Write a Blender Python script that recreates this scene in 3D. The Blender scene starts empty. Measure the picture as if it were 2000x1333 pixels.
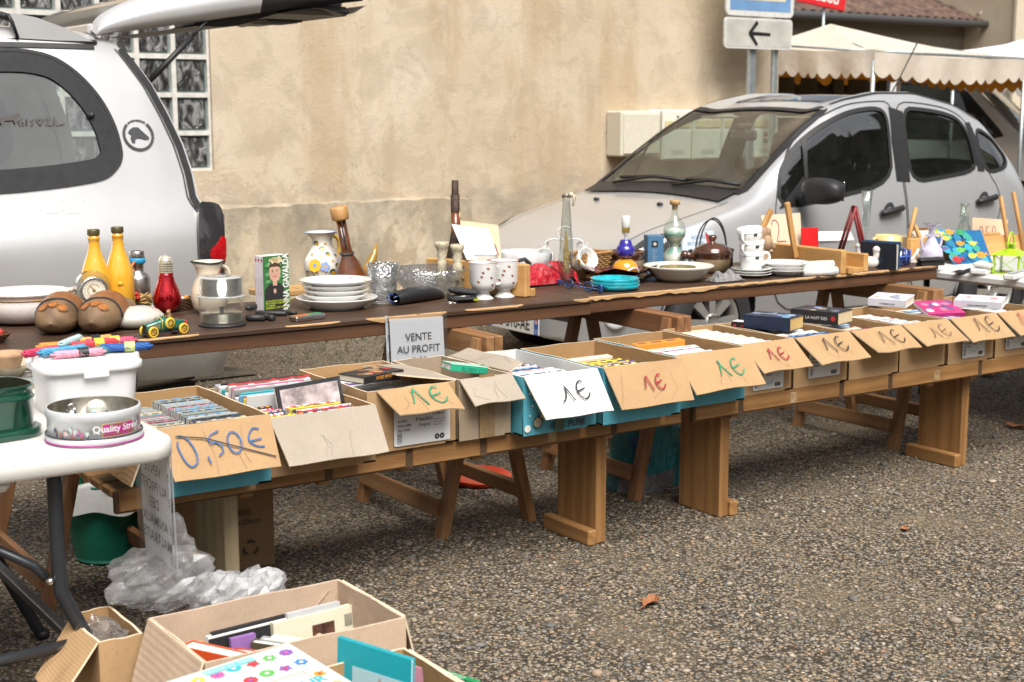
import bpy, math, random
import numpy as np
from mathutils import Vector, Matrix
R=math.radians
PI=math.pi
rnd=random.Random(11)
sc=bpy.context.scene
col=sc.collection

# ---------------------------------------------------------------- camera, world, sun, exposure
CAM_H, PITCH, ALPHA, FPX=1.45, 9.1, 55.5, 2778.0
cam_d=bpy.data.cameras.new("camera")
cam=bpy.data.objects.new("camera", cam_d)
col.objects.link(cam)
cam.location=(0, 0, CAM_H)
cam.rotation_euler=(R(90-PITCH), 0, R(ALPHA-90))
cam_d.lens=50.0
cam_d.sensor_width=36.0
cam_d.clip_start, cam_d.clip_end=0.05, 500
cam_d.dof.use_dof=True
cam_d.dof.focus_distance=4.4
cam_d.dof.aperture_fstop=5.6
sc.camera=cam

SUN_EL, SUN_AZ=R(54), R(196)
world=bpy.data.worlds.new("World")
sc.world=world
world.use_nodes=True
wt=world.node_tree
wt.nodes.clear()
sky=wt.nodes.new("ShaderNodeTexSky")
sky.sky_type='NISHITA'
sky.sun_disc=False
sky.sun_elevation, sky.sun_rotation=SUN_EL, SUN_AZ
sky.air_density, sky.dust_density, sky.ozone_density=1.0, 4.0, 1.0
hs=wt.nodes.new("ShaderNodeHueSaturation")
hs.inputs["Saturation"].default_value=0.22
hs.inputs["Value"].default_value=1.0
tc=wt.nodes.new("ShaderNodeTexCoord")
cn=wt.nodes.new("ShaderNodeTexNoise")
cn.inputs["Scale"].default_value=2.2
cn.inputs["Detail"].default_value=5
cr=wt.nodes.new("ShaderNodeValToRGB")
cr.color_ramp.elements[0].position, cr.color_ramp.elements[0].color=.35, (.72, .74, .78, 1)
cr.color_ramp.elements[1].position, cr.color_ramp.elements[1].color=.65, (1.15, 1.13, 1.1, 1)
mx=wt.nodes.new("ShaderNodeMix")
mx.data_type, mx.blend_type='RGBA', 'MULTIPLY'
mx.inputs[0].default_value=1
bg=wt.nodes.new("ShaderNodeBackground")
bg.inputs[1].default_value=0.075
wo=wt.nodes.new("ShaderNodeOutputWorld")
wt.links.new(sky.outputs[0], hs.inputs["Color"])
wt.links.new(tc.outputs["Generated"], cn.inputs["Vector"])
wt.links.new(cn.outputs[0], cr.inputs[0])
wt.links.new(hs.outputs[0], mx.inputs[6])
wt.links.new(cr.outputs[0], mx.inputs[7])
wt.links.new(mx.outputs[2], bg.inputs[0])
wt.links.new(bg.outputs[0], wo.inputs[0])

sun_d=bpy.data.lights.new("sun", 'SUN')
sun_d.energy, sun_d.angle, sun_d.color=2.9, R(42), (1, .96, .9)
sun=bpy.data.objects.new("sun", sun_d)
col.objects.link(sun)
_sv=Vector((math.sin(SUN_AZ)*math.cos(SUN_EL), math.cos(SUN_AZ)*math.cos(SUN_EL), math.sin(SUN_EL)))
sun.rotation_euler=_sv.to_track_quat('Z', 'Y').to_euler()

sc.view_settings.view_transform='Standard'
sc.view_settings.look='None'
sc.view_settings.exposure=0.88
sc.view_settings.gamma=1.0
sc.cycles.use_denoising=True
sc.cycles.max_bounces=12
sc.cycles.transparent_max_bounces=24
sc.cycles.transmission_bounces=10
sc.cycles.caustics_refractive=False
sc.cycles.caustics_reflective=False

# ---------------------------------------------------------------- pixel -> place on a real surface
_p, _a=R(PITCH), R(ALPHA)
_fw=np.array([math.cos(_a), math.sin(_a), 0]); _rt=np.array([math.sin(_a), -math.cos(_a), 0]); _z=np.array([0, 0, 1.])
_F=_fw*math.cos(_p)-_z*math.sin(_p); _U=_fw*math.sin(_p)+_z*math.cos(_p)
def _ray(u, v):return _F+_rt*(u-1000)/FPX-_U*(v-666.5)/FPX
def at(u, v, z):
 d=_ray(u, v); t=(z-CAM_H)/d[2]
 return Vector(d*t)+Vector((0, 0, CAM_H))
def aty(u, v, y):
 d=_ray(u, v); t=y/d[1]
 return Vector(d*t)+Vector((0, 0, CAM_H))
def pu(u, y, z):
 a, b=230, 1900
 for _ in range(40):
  v=(a+b)/2
  if at(u, v, z).y>y:a=v
  else:b=v
 return at(u, v, z)
def mpp(p):
 return float((np.array(p)-np.array([0, 0, CAM_H]))@_F)/FPX

 # ---------------------------------------------------------------- materials
MATS={}
def newmat(name):
 m=bpy.data.materials.new(name); m.use_nodes=True
 nt=m.node_tree; nt.nodes.clear()
 out=nt.nodes.new("ShaderNodeOutputMaterial")
 b=nt.nodes.new("ShaderNodeBsdfPrincipled")
 nt.links.new(b.outputs[0], out.inputs[0])
 return m, nt, b, out
def N(nt, t, **k):
 n=nt.nodes.new(t)
 for a, v in k.items():
  if a.startswith("i_"):
   key=a[2:]
   key=int(key)if key.isdigit()else key.replace("_", " ")
   n.inputs[key].default_value=v
  else:setattr(n, a, v)
 return n
def L(nt, a, b):nt.links.new(a, b)
def ramp(nt, src, stops):
 r=N(nt, "ShaderNodeValToRGB"); e=r.color_ramp.elements
 while len(e)<len(stops):e.new(.5)
 for k, (p, c)in enumerate(stops):
  e[k].position=p; e[k].color=(*c, 1)if len(c)==3 else c
 L(nt, src, r.inputs[0]); return r.outputs[0]
def coords(nt, scale=(1, 1, 1), rand=True):
 t=N(nt, "ShaderNodeTexCoord"); mp=N(nt, "ShaderNodeMapping")
 mp.inputs["Scale"].default_value=scale
 L(nt, t.outputs["Object"], mp.inputs[0])
 if rand:
  oi=N(nt, "ShaderNodeObjectInfo"); ml=N(nt, "ShaderNodeMath", operation='MULTIPLY', i_1=37.0)
  L(nt, oi.outputs["Random"], ml.inputs[0]); L(nt, ml.outputs[0], mp.inputs["Location"])
 return mp.outputs[0]
def mixc(nt, fac, a, b, blend='MIX'):
 m=N(nt, "ShaderNodeMix", data_type='RGBA', blend_type=blend)
 for k, x in((0, fac), (6, a), (7, b)):
  if hasattr(x, "links")or isinstance(x, bpy.types.NodeSocket):L(nt, x, m.inputs[k])
  else:m.inputs[k].default_value=x if k==0 else(*x, 1)
 return m.outputs[2]
def bump(nt, b, h, strength=.3, dist=.01):
 n=N(nt, "ShaderNodeBump"); n.inputs["Strength"].default_value=strength; n.inputs["Distance"].default_value=dist
 L(nt, h, n.inputs["Height"]); L(nt, n.outputs[0], b.inputs["Normal"]); return n
def noise(nt, c, scale, detail=4, rough=.6, dist=0):
 n=N(nt, "ShaderNodeTexNoise"); L(nt, c, n.inputs["Vector"])
 n.inputs["Scale"].default_value=scale; n.inputs["Detail"].default_value=detail
 n.inputs["Roughness"].default_value=rough; n.inputs["Distortion"].default_value=dist
 return n.outputs[0]
def sc3(c, k):return tuple(min(1, x*k)for x in c)

def M(color, rough=.5, metal=0., var=.12, scale=25., coat=0., bmp=0., bscale=200., spec=.5, sss=0., alpha=1.0):
 key=("M", tuple(color), rough, metal, var, scale, coat, bmp, bscale, spec, alpha)
 if key in MATS:return MATS[key]
 m, nt, b, o=newmat("paint_%02d"%len(MATS))
 c=coords(nt)
 n=noise(nt, c, scale, 5)
 L(nt, ramp(nt, n, [(.3, sc3(color, 1-var)), (.7, sc3(color, 1+var*.6))]), b.inputs["Base Color"])
 b.inputs["Roughness"].default_value=rough; b.inputs["Metallic"].default_value=metal
 b.inputs["Coat Weight"].default_value=coat; b.inputs["Specular IOR Level"].default_value=spec
 b.inputs["Alpha"].default_value=alpha
 if rough>.08:
  rr=N(nt, "ShaderNodeMapRange"); rr.inputs[3].default_value=rough*.85; rr.inputs[4].default_value=min(1, rough*1.15)
  L(nt, noise(nt, c, scale*2.3, 3), rr.inputs[0]); L(nt, rr.outputs[0], b.inputs["Roughness"])
 if bmp:bump(nt, b, noise(nt, c, bscale, 4), bmp, .004)
 MATS[key]=m
 return m

def glass_thin(tint=(.9, .95, .93), rough=.02, dirt=.0, refl=1.0, base=.075):
 key=("gt", tint, rough, dirt, refl, base)
 if key in MATS:return MATS[key]
 m, nt, b, o=newmat("pane_%02d"%len(MATS)); nt.nodes.remove(b)
 tr=N(nt, "ShaderNodeBsdfTransparent"); tr.inputs[0].default_value=(*tint, 1)
 gl=N(nt, "ShaderNodeBsdfGlossy"); gl.inputs["Roughness"].default_value=rough; gl.inputs[0].default_value=(refl, refl, refl, 1)
 lw=N(nt, "ShaderNodeLayerWeight"); lw.inputs[0].default_value=.5
 pw_=N(nt, "ShaderNodeMath", operation='POWER', i_1=4.5); L(nt, lw.outputs["Facing"], pw_.inputs[0])
 mul=N(nt, "ShaderNodeMath", operation='MULTIPLY_ADD', i_1=.9, i_2=base, use_clamp=True); L(nt, pw_.outputs[0], mul.inputs[0])
 mxs=N(nt, "ShaderNodeMixShader"); L(nt, mul.outputs[0], mxs.inputs[0]); L(nt, tr.outputs[0], mxs.inputs[1]); L(nt, gl.outputs[0], mxs.inputs[2])
 last=mxs.outputs[0]
 if dirt:
  df=N(nt, "ShaderNodeBsdfDiffuse"); df.inputs[0].default_value=(.62, .6, .56, 1)
  c=coords(nt); n=noise(nt, c, 9, 5)
  rr=N(nt, "ShaderNodeMapRange"); rr.inputs[1].default_value=.3; rr.inputs[2].default_value=.8; rr.inputs[3].default_value=dirt*.4; rr.inputs[4].default_value=dirt*1.6
  L(nt, n, rr.inputs[0])
  m2=N(nt, "ShaderNodeMixShader"); L(nt, rr.outputs[0], m2.inputs[0]); L(nt, last, m2.inputs[1]); L(nt, df.outputs[0], m2.inputs[2]); last=m2.outputs[0]
 L(nt, last, o.inputs[0]); MATS[key]=m
 return m
def glass(color=(.95, .98, .97), rough=.0, ior=1.45, bmp=0, bscale=80):
# vessel glass: clear wall, strong edge reflections, a little milky scatter from the far facets
 key=("g", color, rough, ior, bmp, bscale)
 if key in MATS:return MATS[key]
 m, nt, b, o=newmat("glass_%02d"%len(MATS)); nt.nodes.remove(b)
 tr=N(nt, "ShaderNodeBsdfTransparent"); tr.inputs[0].default_value=(*color, 1)
 gl=N(nt, "ShaderNodeBsdfGlossy"); gl.inputs["Roughness"].default_value=max(rough, .02)
 df=N(nt, "ShaderNodeBsdfTranslucent"); df.inputs[0].default_value=(*[.35+.6*x for x in color], 1)
 lw=N(nt, "ShaderNodeLayerWeight"); lw.inputs[0].default_value=.5
 pw_=N(nt, "ShaderNodeMath", operation='POWER', i_1=2.2); L(nt, lw.outputs["Facing"], pw_.inputs[0])
 ma=N(nt, "ShaderNodeMath", operation='MULTIPLY_ADD', i_1=.75, i_2=.10+.12*bool(bmp), use_clamp=True); L(nt, pw_.outputs[0], ma.inputs[0])
 if bmp:
  v=N(nt, "ShaderNodeTexVoronoi"); v.inputs["Scale"].default_value=bscale; L(nt, coords(nt), v.inputs["Vector"])
  bp_=N(nt, "ShaderNodeBump"); bp_.inputs["Strength"].default_value=bmp; bp_.inputs["Distance"].default_value=.006
  L(nt, v.outputs["Distance"], bp_.inputs["Height"]); L(nt, bp_.outputs[0], gl.inputs["Normal"]); L(nt, bp_.outputs[0], lw.inputs["Normal"])
 m0=N(nt, "ShaderNodeMixShader"); m0.inputs[0].default_value=.06+.22*bool(bmp)+1.2*rough; L(nt, tr.outputs[0], m0.inputs[1]); L(nt, df.outputs[0], m0.inputs[2])
 mxs=N(nt, "ShaderNodeMixShader"); L(nt, ma.outputs[0], mxs.inputs[0]); L(nt, m0.outputs[0], mxs.inputs[1]); L(nt, gl.outputs[0], mxs.inputs[2])
 L(nt, mxs.outputs[0], o.inputs[0]); MATS[key]=m
 return m

def wood(axis='x', c1=(.30, .15, .055), c2=(.55, .33, .14), rough=.6, ring=7., knots=True, wear=0.):
 key=("w", axis, c1, c2, rough, ring, knots, wear)
 if key in MATS:return MATS[key]
 m, nt, b, o=newmat("wood_%02d"%len(MATS))
 s={'x':(.09, 1, 1), 'y':(1, .09, 1), 'z':(1, 1, .09)}[axis]
 c=coords(nt, s)
 big=noise(nt, c, 5, 3, .5)
 w=N(nt, "ShaderNodeTexWave", wave_type='RINGS', rings_direction=axis.upper()); L(nt, c, w.inputs["Vector"])
 w.inputs["Scale"].default_value=ring; w.inputs["Distortion"].default_value=7; w.inputs["Detail"].default_value=3; w.inputs["Detail Scale"].default_value=1.6
 fine=noise(nt, c, 190, 3, .7)
 base=ramp(nt, w.outputs[0], [(.0, c1), (.45, tuple((x+y)/2 for x, y in zip(c1, c2))), (.9, c2)])
 mm=mixc(nt, .35, base, ramp(nt, fine, [(.3, sc3(c1, .75)), (.7, sc3(c2, 1.1))]))
 mm=mixc(nt, .45, mm, ramp(nt, big, [(.3, sc3(c1, .9)), (.7, sc3(c2, 1.05))]))
 if knots:
  v=N(nt, "ShaderNodeTexVoronoi"); v.inputs["Scale"].default_value=2.6
  s2={'x':(.5, 1, 1), 'y':(1, .5, 1), 'z':(1, 1, .5)}[axis]
  L(nt, coords(nt, s2), v.inputs["Vector"])
  k=ramp(nt, v.outputs["Distance"], [(.035, (1, 1, 1)), (.075, (0, 0, 0))])
  mm=mixc(nt, k, mm, sc3(c1, .35))
 if wear:
  wn=ramp(nt, noise(nt, coords(nt, s), 14, 6, .7), [(.60, (0, 0, 0)), (.68, (1, 1, 1))])
  wm=N(nt, "ShaderNodeMath", operation='MULTIPLY', i_1=wear); L(nt, wn, wm.inputs[0])
  mm=mixc(nt, wm.outputs[0], mm, (.42, .27, .14))
 L(nt, mm, b.inputs["Base Color"]); b.inputs["Roughness"].default_value=rough
 bump(nt, b, fine, .25, .002)
 MATS[key]=m
 return m

def kraft(color=(.50, .33, .18), stripe=None):
 key=("k", color, stripe)
 if key in MATS:return MATS[key]
 m, nt, b, o=newmat("cardboard_%02d"%len(MATS))
 c=coords(nt)
 f=ramp(nt, noise(nt, c, 260, 4, .8), [(.3, sc3(color, .82)), (.7, sc3(color, 1.15))])
 g=ramp(nt, noise(nt, c, 7, 4), [(.3, sc3(color, .85)), (.7, sc3(color, 1.12))])
 base=mixc(nt, .5, f, g)
 sp=ramp(nt, noise(nt, c, 45, 6, .75), [(.66, (0, 0, 0)), (.74, (1, 1, 1))])
 ms=N(nt, "ShaderNodeMath", operation='MULTIPLY', i_1=.35); L(nt, sp, ms.inputs[0])
 base=mixc(nt, ms.outputs[0], base, sc3(color, .62))
 L(nt, base, b.inputs["Base Color"]); b.inputs["Roughness"].default_value=.85; b.inputs["Specular IOR Level"].default_value=.25
 w=N(nt, "ShaderNodeTexWave", bands_direction='X'); w.inputs["Scale"].default_value=55; w.inputs["Distortion"].default_value=.4
 L(nt, coords(nt), w.inputs["Vector"])
 ad=N(nt, "ShaderNodeMath", operation='ADD'); L(nt, w.outputs[0], ad.inputs[0])
 m5=N(nt, "ShaderNodeMath", operation='MULTIPLY', i_1=9.0); L(nt, noise(nt, c, 12, 4), m5.inputs[0]); L(nt, m5.outputs[0], ad.inputs[1])
 bump(nt, b, ad.outputs[0], .22, .0022)
 MATS[key]=m
 return m

def carpaint(color=(.62, .63, .65), metal=.4, rough=.33):
 key=("cp", color, metal, rough)
 if key in MATS:return MATS[key]
 m, nt, b, o=newmat("car_paint_%02d"%len(MATS))
 c=coords(nt, rand=False)
 L(nt, ramp(nt, noise(nt, c, 3, 4), [(.3, sc3(color, .96)), (.7, sc3(color, 1.03))]), b.inputs["Base Color"])
 dirt=noise(nt, c, 4, 6, .7)
 rr=N(nt, "ShaderNodeMapRange"); rr.inputs[3].default_value=rough*.8; rr.inputs[4].default_value=rough*1.35
 L(nt, dirt, rr.inputs[0]); L(nt, rr.outputs[0], b.inputs["Roughness"])
 b.inputs["Metallic"].default_value=metal
 b.inputs["Coat Weight"].default_value=.7; b.inputs["Coat Roughness"].default_value=.06
 MATS[key]=m
 return m

 # ---------------------------------------------------------------- mesh builder
class MB:
 def __init__(s):s.v=[]; s.f=[]; s.m=[]; s.s=[]; s.mats=[]; s.T=Matrix()
 def add(s, vs, fs, mat, smooth=False, T=None):
  b=len(s.v); X=s.T@T if T is not None else s.T
  s.v+=[tuple(X@Vector(p))for p in vs]
  if mat not in s.mats:s.mats.append(mat)
  k=s.mats.index(mat)
  for f in fs:s.f.append([b+i for i in f]); s.m.append(k); s.s.append(smooth)
  return s
 def box(s, x0, x1, y0, y1, z0, z1, mat, bev=0., T=None, mats=None):
  if bev<=0:
   v=[(x, y, z)for z in(z0, z1)for y in(y0, y1)for x in(x0, x1)]
   F={'-z':(0, 2, 3, 1), '+z':(4, 5, 7, 6), '-y':(0, 1, 5, 4), '+y':(2, 6, 7, 3), '-x':(0, 4, 6, 2), '+x':(1, 3, 7, 5)}
   for k, f in F.items():
    s.add([v[i]for i in f], [(0, 1, 2, 3)], (mats or{}).get(k, mat), False, T)
   return s
  b=min(bev, (x1-x0)/2.01, (y1-y0)/2.01, (z1-z0)/2.01)
  X, Y, Z=(x0, x1), (y0, y1), (z0, z1); v=[]; idx={}
  for i in(0, 1):
   for j in(0, 1):
    for k in(0, 1):
     sx, sy, sz=(1-2*i), (1-2*j), (1-2*k)
     idx[i, j, k, 0]=len(v); v.append((X[i], Y[j]+sy*b, Z[k]+sz*b))
     idx[i, j, k, 1]=len(v); v.append((X[i]+sx*b, Y[j], Z[k]+sz*b))
     idx[i, j, k, 2]=len(v); v.append((X[i]+sx*b, Y[j]+sy*b, Z[k]))
  f=[]
  q=lambda a, b_, c, d, flip:f.append((a, b_, c, d)if not flip else(d, c, b_, a))
  for i in(0, 1):
   q(idx[i, 0, 0, 0], idx[i, 1, 0, 0], idx[i, 1, 1, 0], idx[i, 0, 1, 0], i==0)
   q(idx[0, i, 0, 1], idx[1, i, 0, 1], idx[1, i, 1, 1], idx[0, i, 1, 1], i==1)
   q(idx[0, 0, i, 2], idx[1, 0, i, 2], idx[1, 1, i, 2], idx[0, 1, i, 2], i==0)
   for j in(0, 1):
    q(idx[i, j, 0, 0], idx[i, j, 1, 0], idx[i, j, 1, 1], idx[i, j, 0, 1], (i+j)%2==1)
    q(idx[i, 0, j, 0], idx[i, 1, j, 0], idx[i, 1, j, 2], idx[i, 0, j, 2], (i+j)%2==0)
    q(idx[0, i, j, 1], idx[1, i, j, 1], idx[1, i, j, 2], idx[0, i, j, 2], (i+j)%2==1)
    for k in(0, 1):
     t=(idx[i, j, k, 0], idx[i, j, k, 1], idx[i, j, k, 2]); f.append(t if(i+j+k)%2==0 else t[::-1])
  return s.add(v, f, mat, False, T)
 def lathe(s, prof, mat, n=28, T=None, smooth=True, sx=1., sy=1., a0=0., a1=2*PI, fn=None, cap=False):
  full=abs(a1-a0-2*PI)<1e-6; nn=n if full else n+1; v=[]; f=[]
  for r, z in prof:
   for k in range(nn):
    a=a0+(a1-a0)*k/n
    rr=r*(fn(a, z)if fn else 1)
    v.append((rr*math.cos(a)*sx, rr*math.sin(a)*sy, z))
  for i in range(len(prof)-1):
   for k in range(n):
    k2=(k+1)%nn
    f.append((i*nn+k, i*nn+k2, (i+1)*nn+k2, (i+1)*nn+k))
  s.add(v, f, mat, smooth, T)
  for i, flip in((0, True), (len(prof)-1, False)):
   if cap and full and prof[i][0]>1e-5:
    ring=[v[i*nn+k]for k in range(n)]
    s.add(ring, [tuple(range(n))[::-1]if flip else tuple(range(n))], mat, False, T)
  return s
 def tube(s, pts, r, mat, n=8, T=None, smooth=True, close=False, radii=None):
  P=[Vector(p)for p in pts]; m=len(P); v=[]; f=[]; up=None
  for i, p in enumerate(P):
   if close:t=P[(i+1)%m]-P[i-1]
   else:t=P[min(i+1, m-1)]-P[max(i-1, 0)]
   t=t.normalized()if t.length>1e-9 else Vector((0, 0, 1))
   if up is None:up=t.orthogonal().normalized()
   up=(up-t*up.dot(t)); up=up.normalized()if up.length>1e-6 else t.orthogonal().normalized()
   w=t.cross(up); rr=radii[i]if radii else r
   for k in range(n):
    a=2*PI*k/n; v.append(tuple(p+(up*math.cos(a)+w*math.sin(a))*rr))
  for i in range(m if close else m-1):
   j=(i+1)%m
   for k in range(n):
    k2=(k+1)%n; f.append((i*n+k, i*n+k2, j*n+k2, j*n+k))
  if not close:f.append(tuple(range(n))[::-1]); f.append(tuple((m-1)*n+k for k in range(n)))
  return s.add(v, f, mat, smooth, T)
 def prism(s, poly, z0, z1, mat, T=None, side=None, smooth=False):
  n=len(poly)
  ar=sum(poly[i][0]*poly[(i+1)%n][1]-poly[(i+1)%n][0]*poly[i][1]for i in range(n))
  if ar<0:poly=poly[::-1]
  v=[(x, y, z0)for x, y in poly]+[(x, y, z1)for x, y in poly]
  s.add(v, [tuple(range(n))[::-1], tuple(range(n, 2*n))], mat, False, T)
  return s.add(v, [(i, (i+1)%n, n+(i+1)%n, n+i)for i in range(n)], side or mat, smooth, T)
 def slab(s, quad, th, mat, under=None, edge=None, T=None):
  a, b, c, d=[Vector(p)for p in quad]; nrm=(b-a).cross(d-a).normalized()*th
  v=[a, b, c, d]+[p-nrm for p in(a, b, c, d)]
  s.add(v, [(0, 1, 2, 3)], mat, False, T); s.add(v, [(7, 6, 5, 4)], under or mat, False, T)
  return s.add(v, [(0, 4, 5, 1), (1, 5, 6, 2), (2, 6, 7, 3), (3, 7, 4, 0)], edge or mat, False, T)
 def grid(s, fn, nu, nv, mat, T=None, smooth=True, th=0., wrap=False):
  v=[tuple(fn(i/nu, j/nv))for j in range(nv+1)for i in range(nu+1)]
  f=[(j*(nu+1)+i, j*(nu+1)+i+1, (j+1)*(nu+1)+i+1, (j+1)*(nu+1)+i)for j in range(nv)for i in range(nu)]
  return s.add(v, f, mat, smooth, T)
 def ball(s, c, r, mat, n=14, sc_=(1, 1, 1), T=None, smooth=True):
  prof=[(math.sin(PI*k/n)*r, -math.cos(PI*k/n)*r)for k in range(n+1)]
  prof[0]=(0, -r); prof[-1]=(0, r)
  X=Matrix.Translation(Vector(c))@Matrix.Diagonal((*sc_, 1))
  return s.lathe(prof, mat, n*2, (T@X)if T is not None else X, smooth)
 def stroke(s, pts, w, mat, T=None, z=0.):
 # flat ribbon in the local XY plane
  P=[Vector((p[0], p[1]))for p in pts]; m=len(P); v=[]; f=[]
  for i, p in enumerate(P):
   t=(P[min(i+1, m-1)]-P[max(i-1, 0)]); t=t.normalized()if t.length>1e-9 else Vector((1, 0))
   nn=Vector((-t.y, t.x))*w*(.40+.18*abs(math.sin(i*1.3+m)))
   v+=[(p.x+nn.x, p.y+nn.y, z), (p.x-nn.x, p.y-nn.y, z)]
  for i in range(m-1):f.append((2*i, 2*i+1, 2*i+3, 2*i+2))
  return s.add(v, f, mat, False, T)
 def poly(s, pts, mat, T=None, z=0.):
  n=len(pts); ar=sum(pts[i][0]*pts[(i+1)%n][1]-pts[(i+1)%n][0]*pts[i][1]for i in range(n))
  if ar<0:pts=pts[::-1]
  return s.add([(p[0], p[1], z)for p in pts], [tuple(range(n))], mat, False, T)
 def disc(s, x, y, r, mat, T=None, z=0., n=16, sy=1.):
  return s.poly([(x+r*math.cos(2*PI*k/n), y+r*sy*math.sin(2*PI*k/n))for k in range(n)], mat, T, z)
 def text(s, txt, size, mat, T=None, align='CENTER', ex=0., shear=0., bold=0., sx=1.):
  v, f=text_geo(txt, shear, bold)
  if not v:return s
  xs=[p[0]for p in v]; w=max(xs)
  ox={'CENTER':-w/2, 'LEFT':0, 'RIGHT':-w}[align]
  return s.add([((p[0]+ox)*size*sx, p[1]*size, ex)for p in v], f, mat, False, T)
 def build(s, name, parent=None, loc=(0, 0, 0), rot=(0, 0, 0)):
  me=bpy.data.meshes.new(name)
  me.from_pydata(s.v, [], s.f)
  for m in s.mats:me.materials.append(m)
  me.polygons.foreach_set("material_index", s.m); me.polygons.foreach_set("use_smooth", s.s)
  me.update()
  o=bpy.data.objects.new(name, me); col.objects.link(o)
  o.location=loc; o.rotation_euler=rot
  if parent is not None:o.parent=parent
  return o
_TG={}
def text_geo(txt, shear=0., bold=0.):
 k=(txt, shear, bold)
 if k not in _TG:
  cu=bpy.data.curves.new("lettering", 'FONT'); cu.body=txt; cu.shear=shear; cu.offset=bold; cu.resolution_u=3
  ob=bpy.data.objects.new("lettering", cu); col.objects.link(ob)
  dg=bpy.context.evaluated_depsgraph_get(); me=ob.evaluated_get(dg).to_mesh()
  _TG[k]=([tuple(x.co)for x in me.vertices], [tuple(p.vertices)for p in me.polygons])
  ob.evaluated_get(dg).to_mesh_clear(); bpy.data.objects.remove(ob); bpy.data.curves.remove(cu)
 return _TG[k]
def TR(x=0, y=0, z=0, rx=0, ry=0, rz=0, s=1.):
 return Matrix.Translation((x, y, z))@Matrix.Rotation(rz, 4, 'Z')@Matrix.Rotation(ry, 4, 'Y')@Matrix.Rotation(rx, 4, 'X')@Matrix.Scale(s, 4)
def FR(o, x, y):
# frame from origin, x dir, y dir (y made square to x)
 x=Vector(x).normalized(); y=Vector(y); y=(y-x*y.dot(x)).normalized(); z=x.cross(y)
 return Matrix(((x.x, y.x, z.x, o[0]), (x.y, y.y, z.y, o[1]), (x.z, y.z, z.z, o[2]), (0, 0, 0, 1)))
def tag(o, label=None, cat=None, group=None, kind=None):
 for k, x in(("label", label), ("category", cat), ("group", group), ("kind", kind)):
  if x:o[k]=x
 return o
def thing(name, label, cat, loc=(0, 0, 0), rz=0., group=None):
 o=bpy.data.objects.new(name, None); col.objects.link(o); o.empty_display_size=.05
 o.location=loc; o.rotation_euler=(0, 0, rz)
 return tag(o, label, cat, group)
def single(mb, name, label, cat, loc=(0, 0, 0), rot=(0, 0, 0), group=None):
 return tag(mb.build(name, None, loc, rot), label, cat, group)
KIDS={}
def copy_tree(o, parent=None):
 c=o.copy(); col.objects.link(c)
 if parent is not None:c.parent=parent
 for ch in list(o.children):copy_tree(ch, c)
 return c
def catmull(pts, n=8, close=False):
 P=[Vector(p)for p in pts]; out=[]; m=len(P)
 for i in range(m if close else m-1):
  p0=P[(i-1)%m]if close or i>0 else P[i]; p1=P[i]; p2=P[(i+1)%m]; p3=P[(i+2)%m]if close or i+2<m else p2
  for k in range(n):
   t=k/n
   out.append(.5*((2*p1)+(p2-p0)*t+(2*p0-5*p1+4*p2-p3)*t*t+(3*p1-p0-3*p2+p3)*t**3))
 if not close:out.append(P[-1])
 return out
def chaikin(P, n=3):
 for _ in range(n):
  Q=[]
  for i in range(len(P)):
   a, b=P[i], P[(i+1)%len(P)]; Q+=[(a[0]*.75+b[0]*.25, a[1]*.75+b[1]*.25), (a[0]*.25+b[0]*.75, a[1]*.25+b[1]*.75)]
  P=Q
 return P
def arc(cx, cy, r, a0, a1, n=10):return[(cx+r*math.cos(R(a0+(a1-a0)*k/n)), cy+r*math.sin(R(a0+(a1-a0)*k/n)))for k in range(n+1)]

# ================================================================ the setting
def mat_gravel():
 m, nt, b, o=newmat("gravel_ground")
 c=coords(nt, rand=False)
 def stones(scale):
  v=N(nt, "ShaderNodeTexVoronoi"); v.inputs["Scale"].default_value=scale; L(nt, c, v.inputs["Vector"])
  sp=N(nt, "ShaderNodeSeparateColor"); L(nt, v.outputs["Color"], sp.inputs[0])
  cl=ramp(nt, sp.outputs[0], [(.0, (.025, .022, .018)), (.2, (.10, .095, .085)), (.38, (.20, .172, .13)), (.52, (.34, .26, .16)), (.64, (.15, .155, .16)), (.76, (.44, .335, .20)), (.86, (.25, .13, .055)), (.93, (.62, .55, .43)), (1., (.07, .055, .04))])
  return cl, v.outputs["Distance"]
 c1, d1=stones(84); c2, d2=stones(150)
 f=ramp(nt, noise(nt, c, 20, 3), [(.42, (0, 0, 0)), (.5, (1, 1, 1))])
 base=mixc(nt, f, c1, c2)
 hh=mixc(nt, f, ramp(nt, d1, [(0, (1, 1, 1)), (.75, (0, 0, 0))]), ramp(nt, d2, [(0, (.6, .6, .6)), (.75, (.1, .1, .1))]))
 gap=ramp(nt, d1, [(.42, (0, 0, 0)), (.62, (1, 1, 1))])
 base=mixc(nt, gap, base, (.05, .039, .026))
 dirt=ramp(nt, noise(nt, c, 2.3, 6, .65), [(.48, (0, 0, 0)), (.68, (.62, .62, .62))])
 base=mixc(nt, dirt, base, ramp(nt, noise(nt, c, 150, 3), [(.3, (.06, .048, .030)), (.5, (.17, .135, .085)), (.7, (.36, .28, .175))]))
 L(nt, base, b.inputs["Base Color"]); b.inputs["Roughness"].default_value=.85; b.inputs["Specular IOR Level"].default_value=.35
 bump(nt, b, hh, .8, .011)
 return m
g=MB()
g.add([(-60, -30, 0), (90, -30, 0), (90, 120, 0), (-60, 120, 0)], [(0, 1, 2, 3)], mat_gravel())
tag(g.build("ground"), kind="structure")
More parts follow.
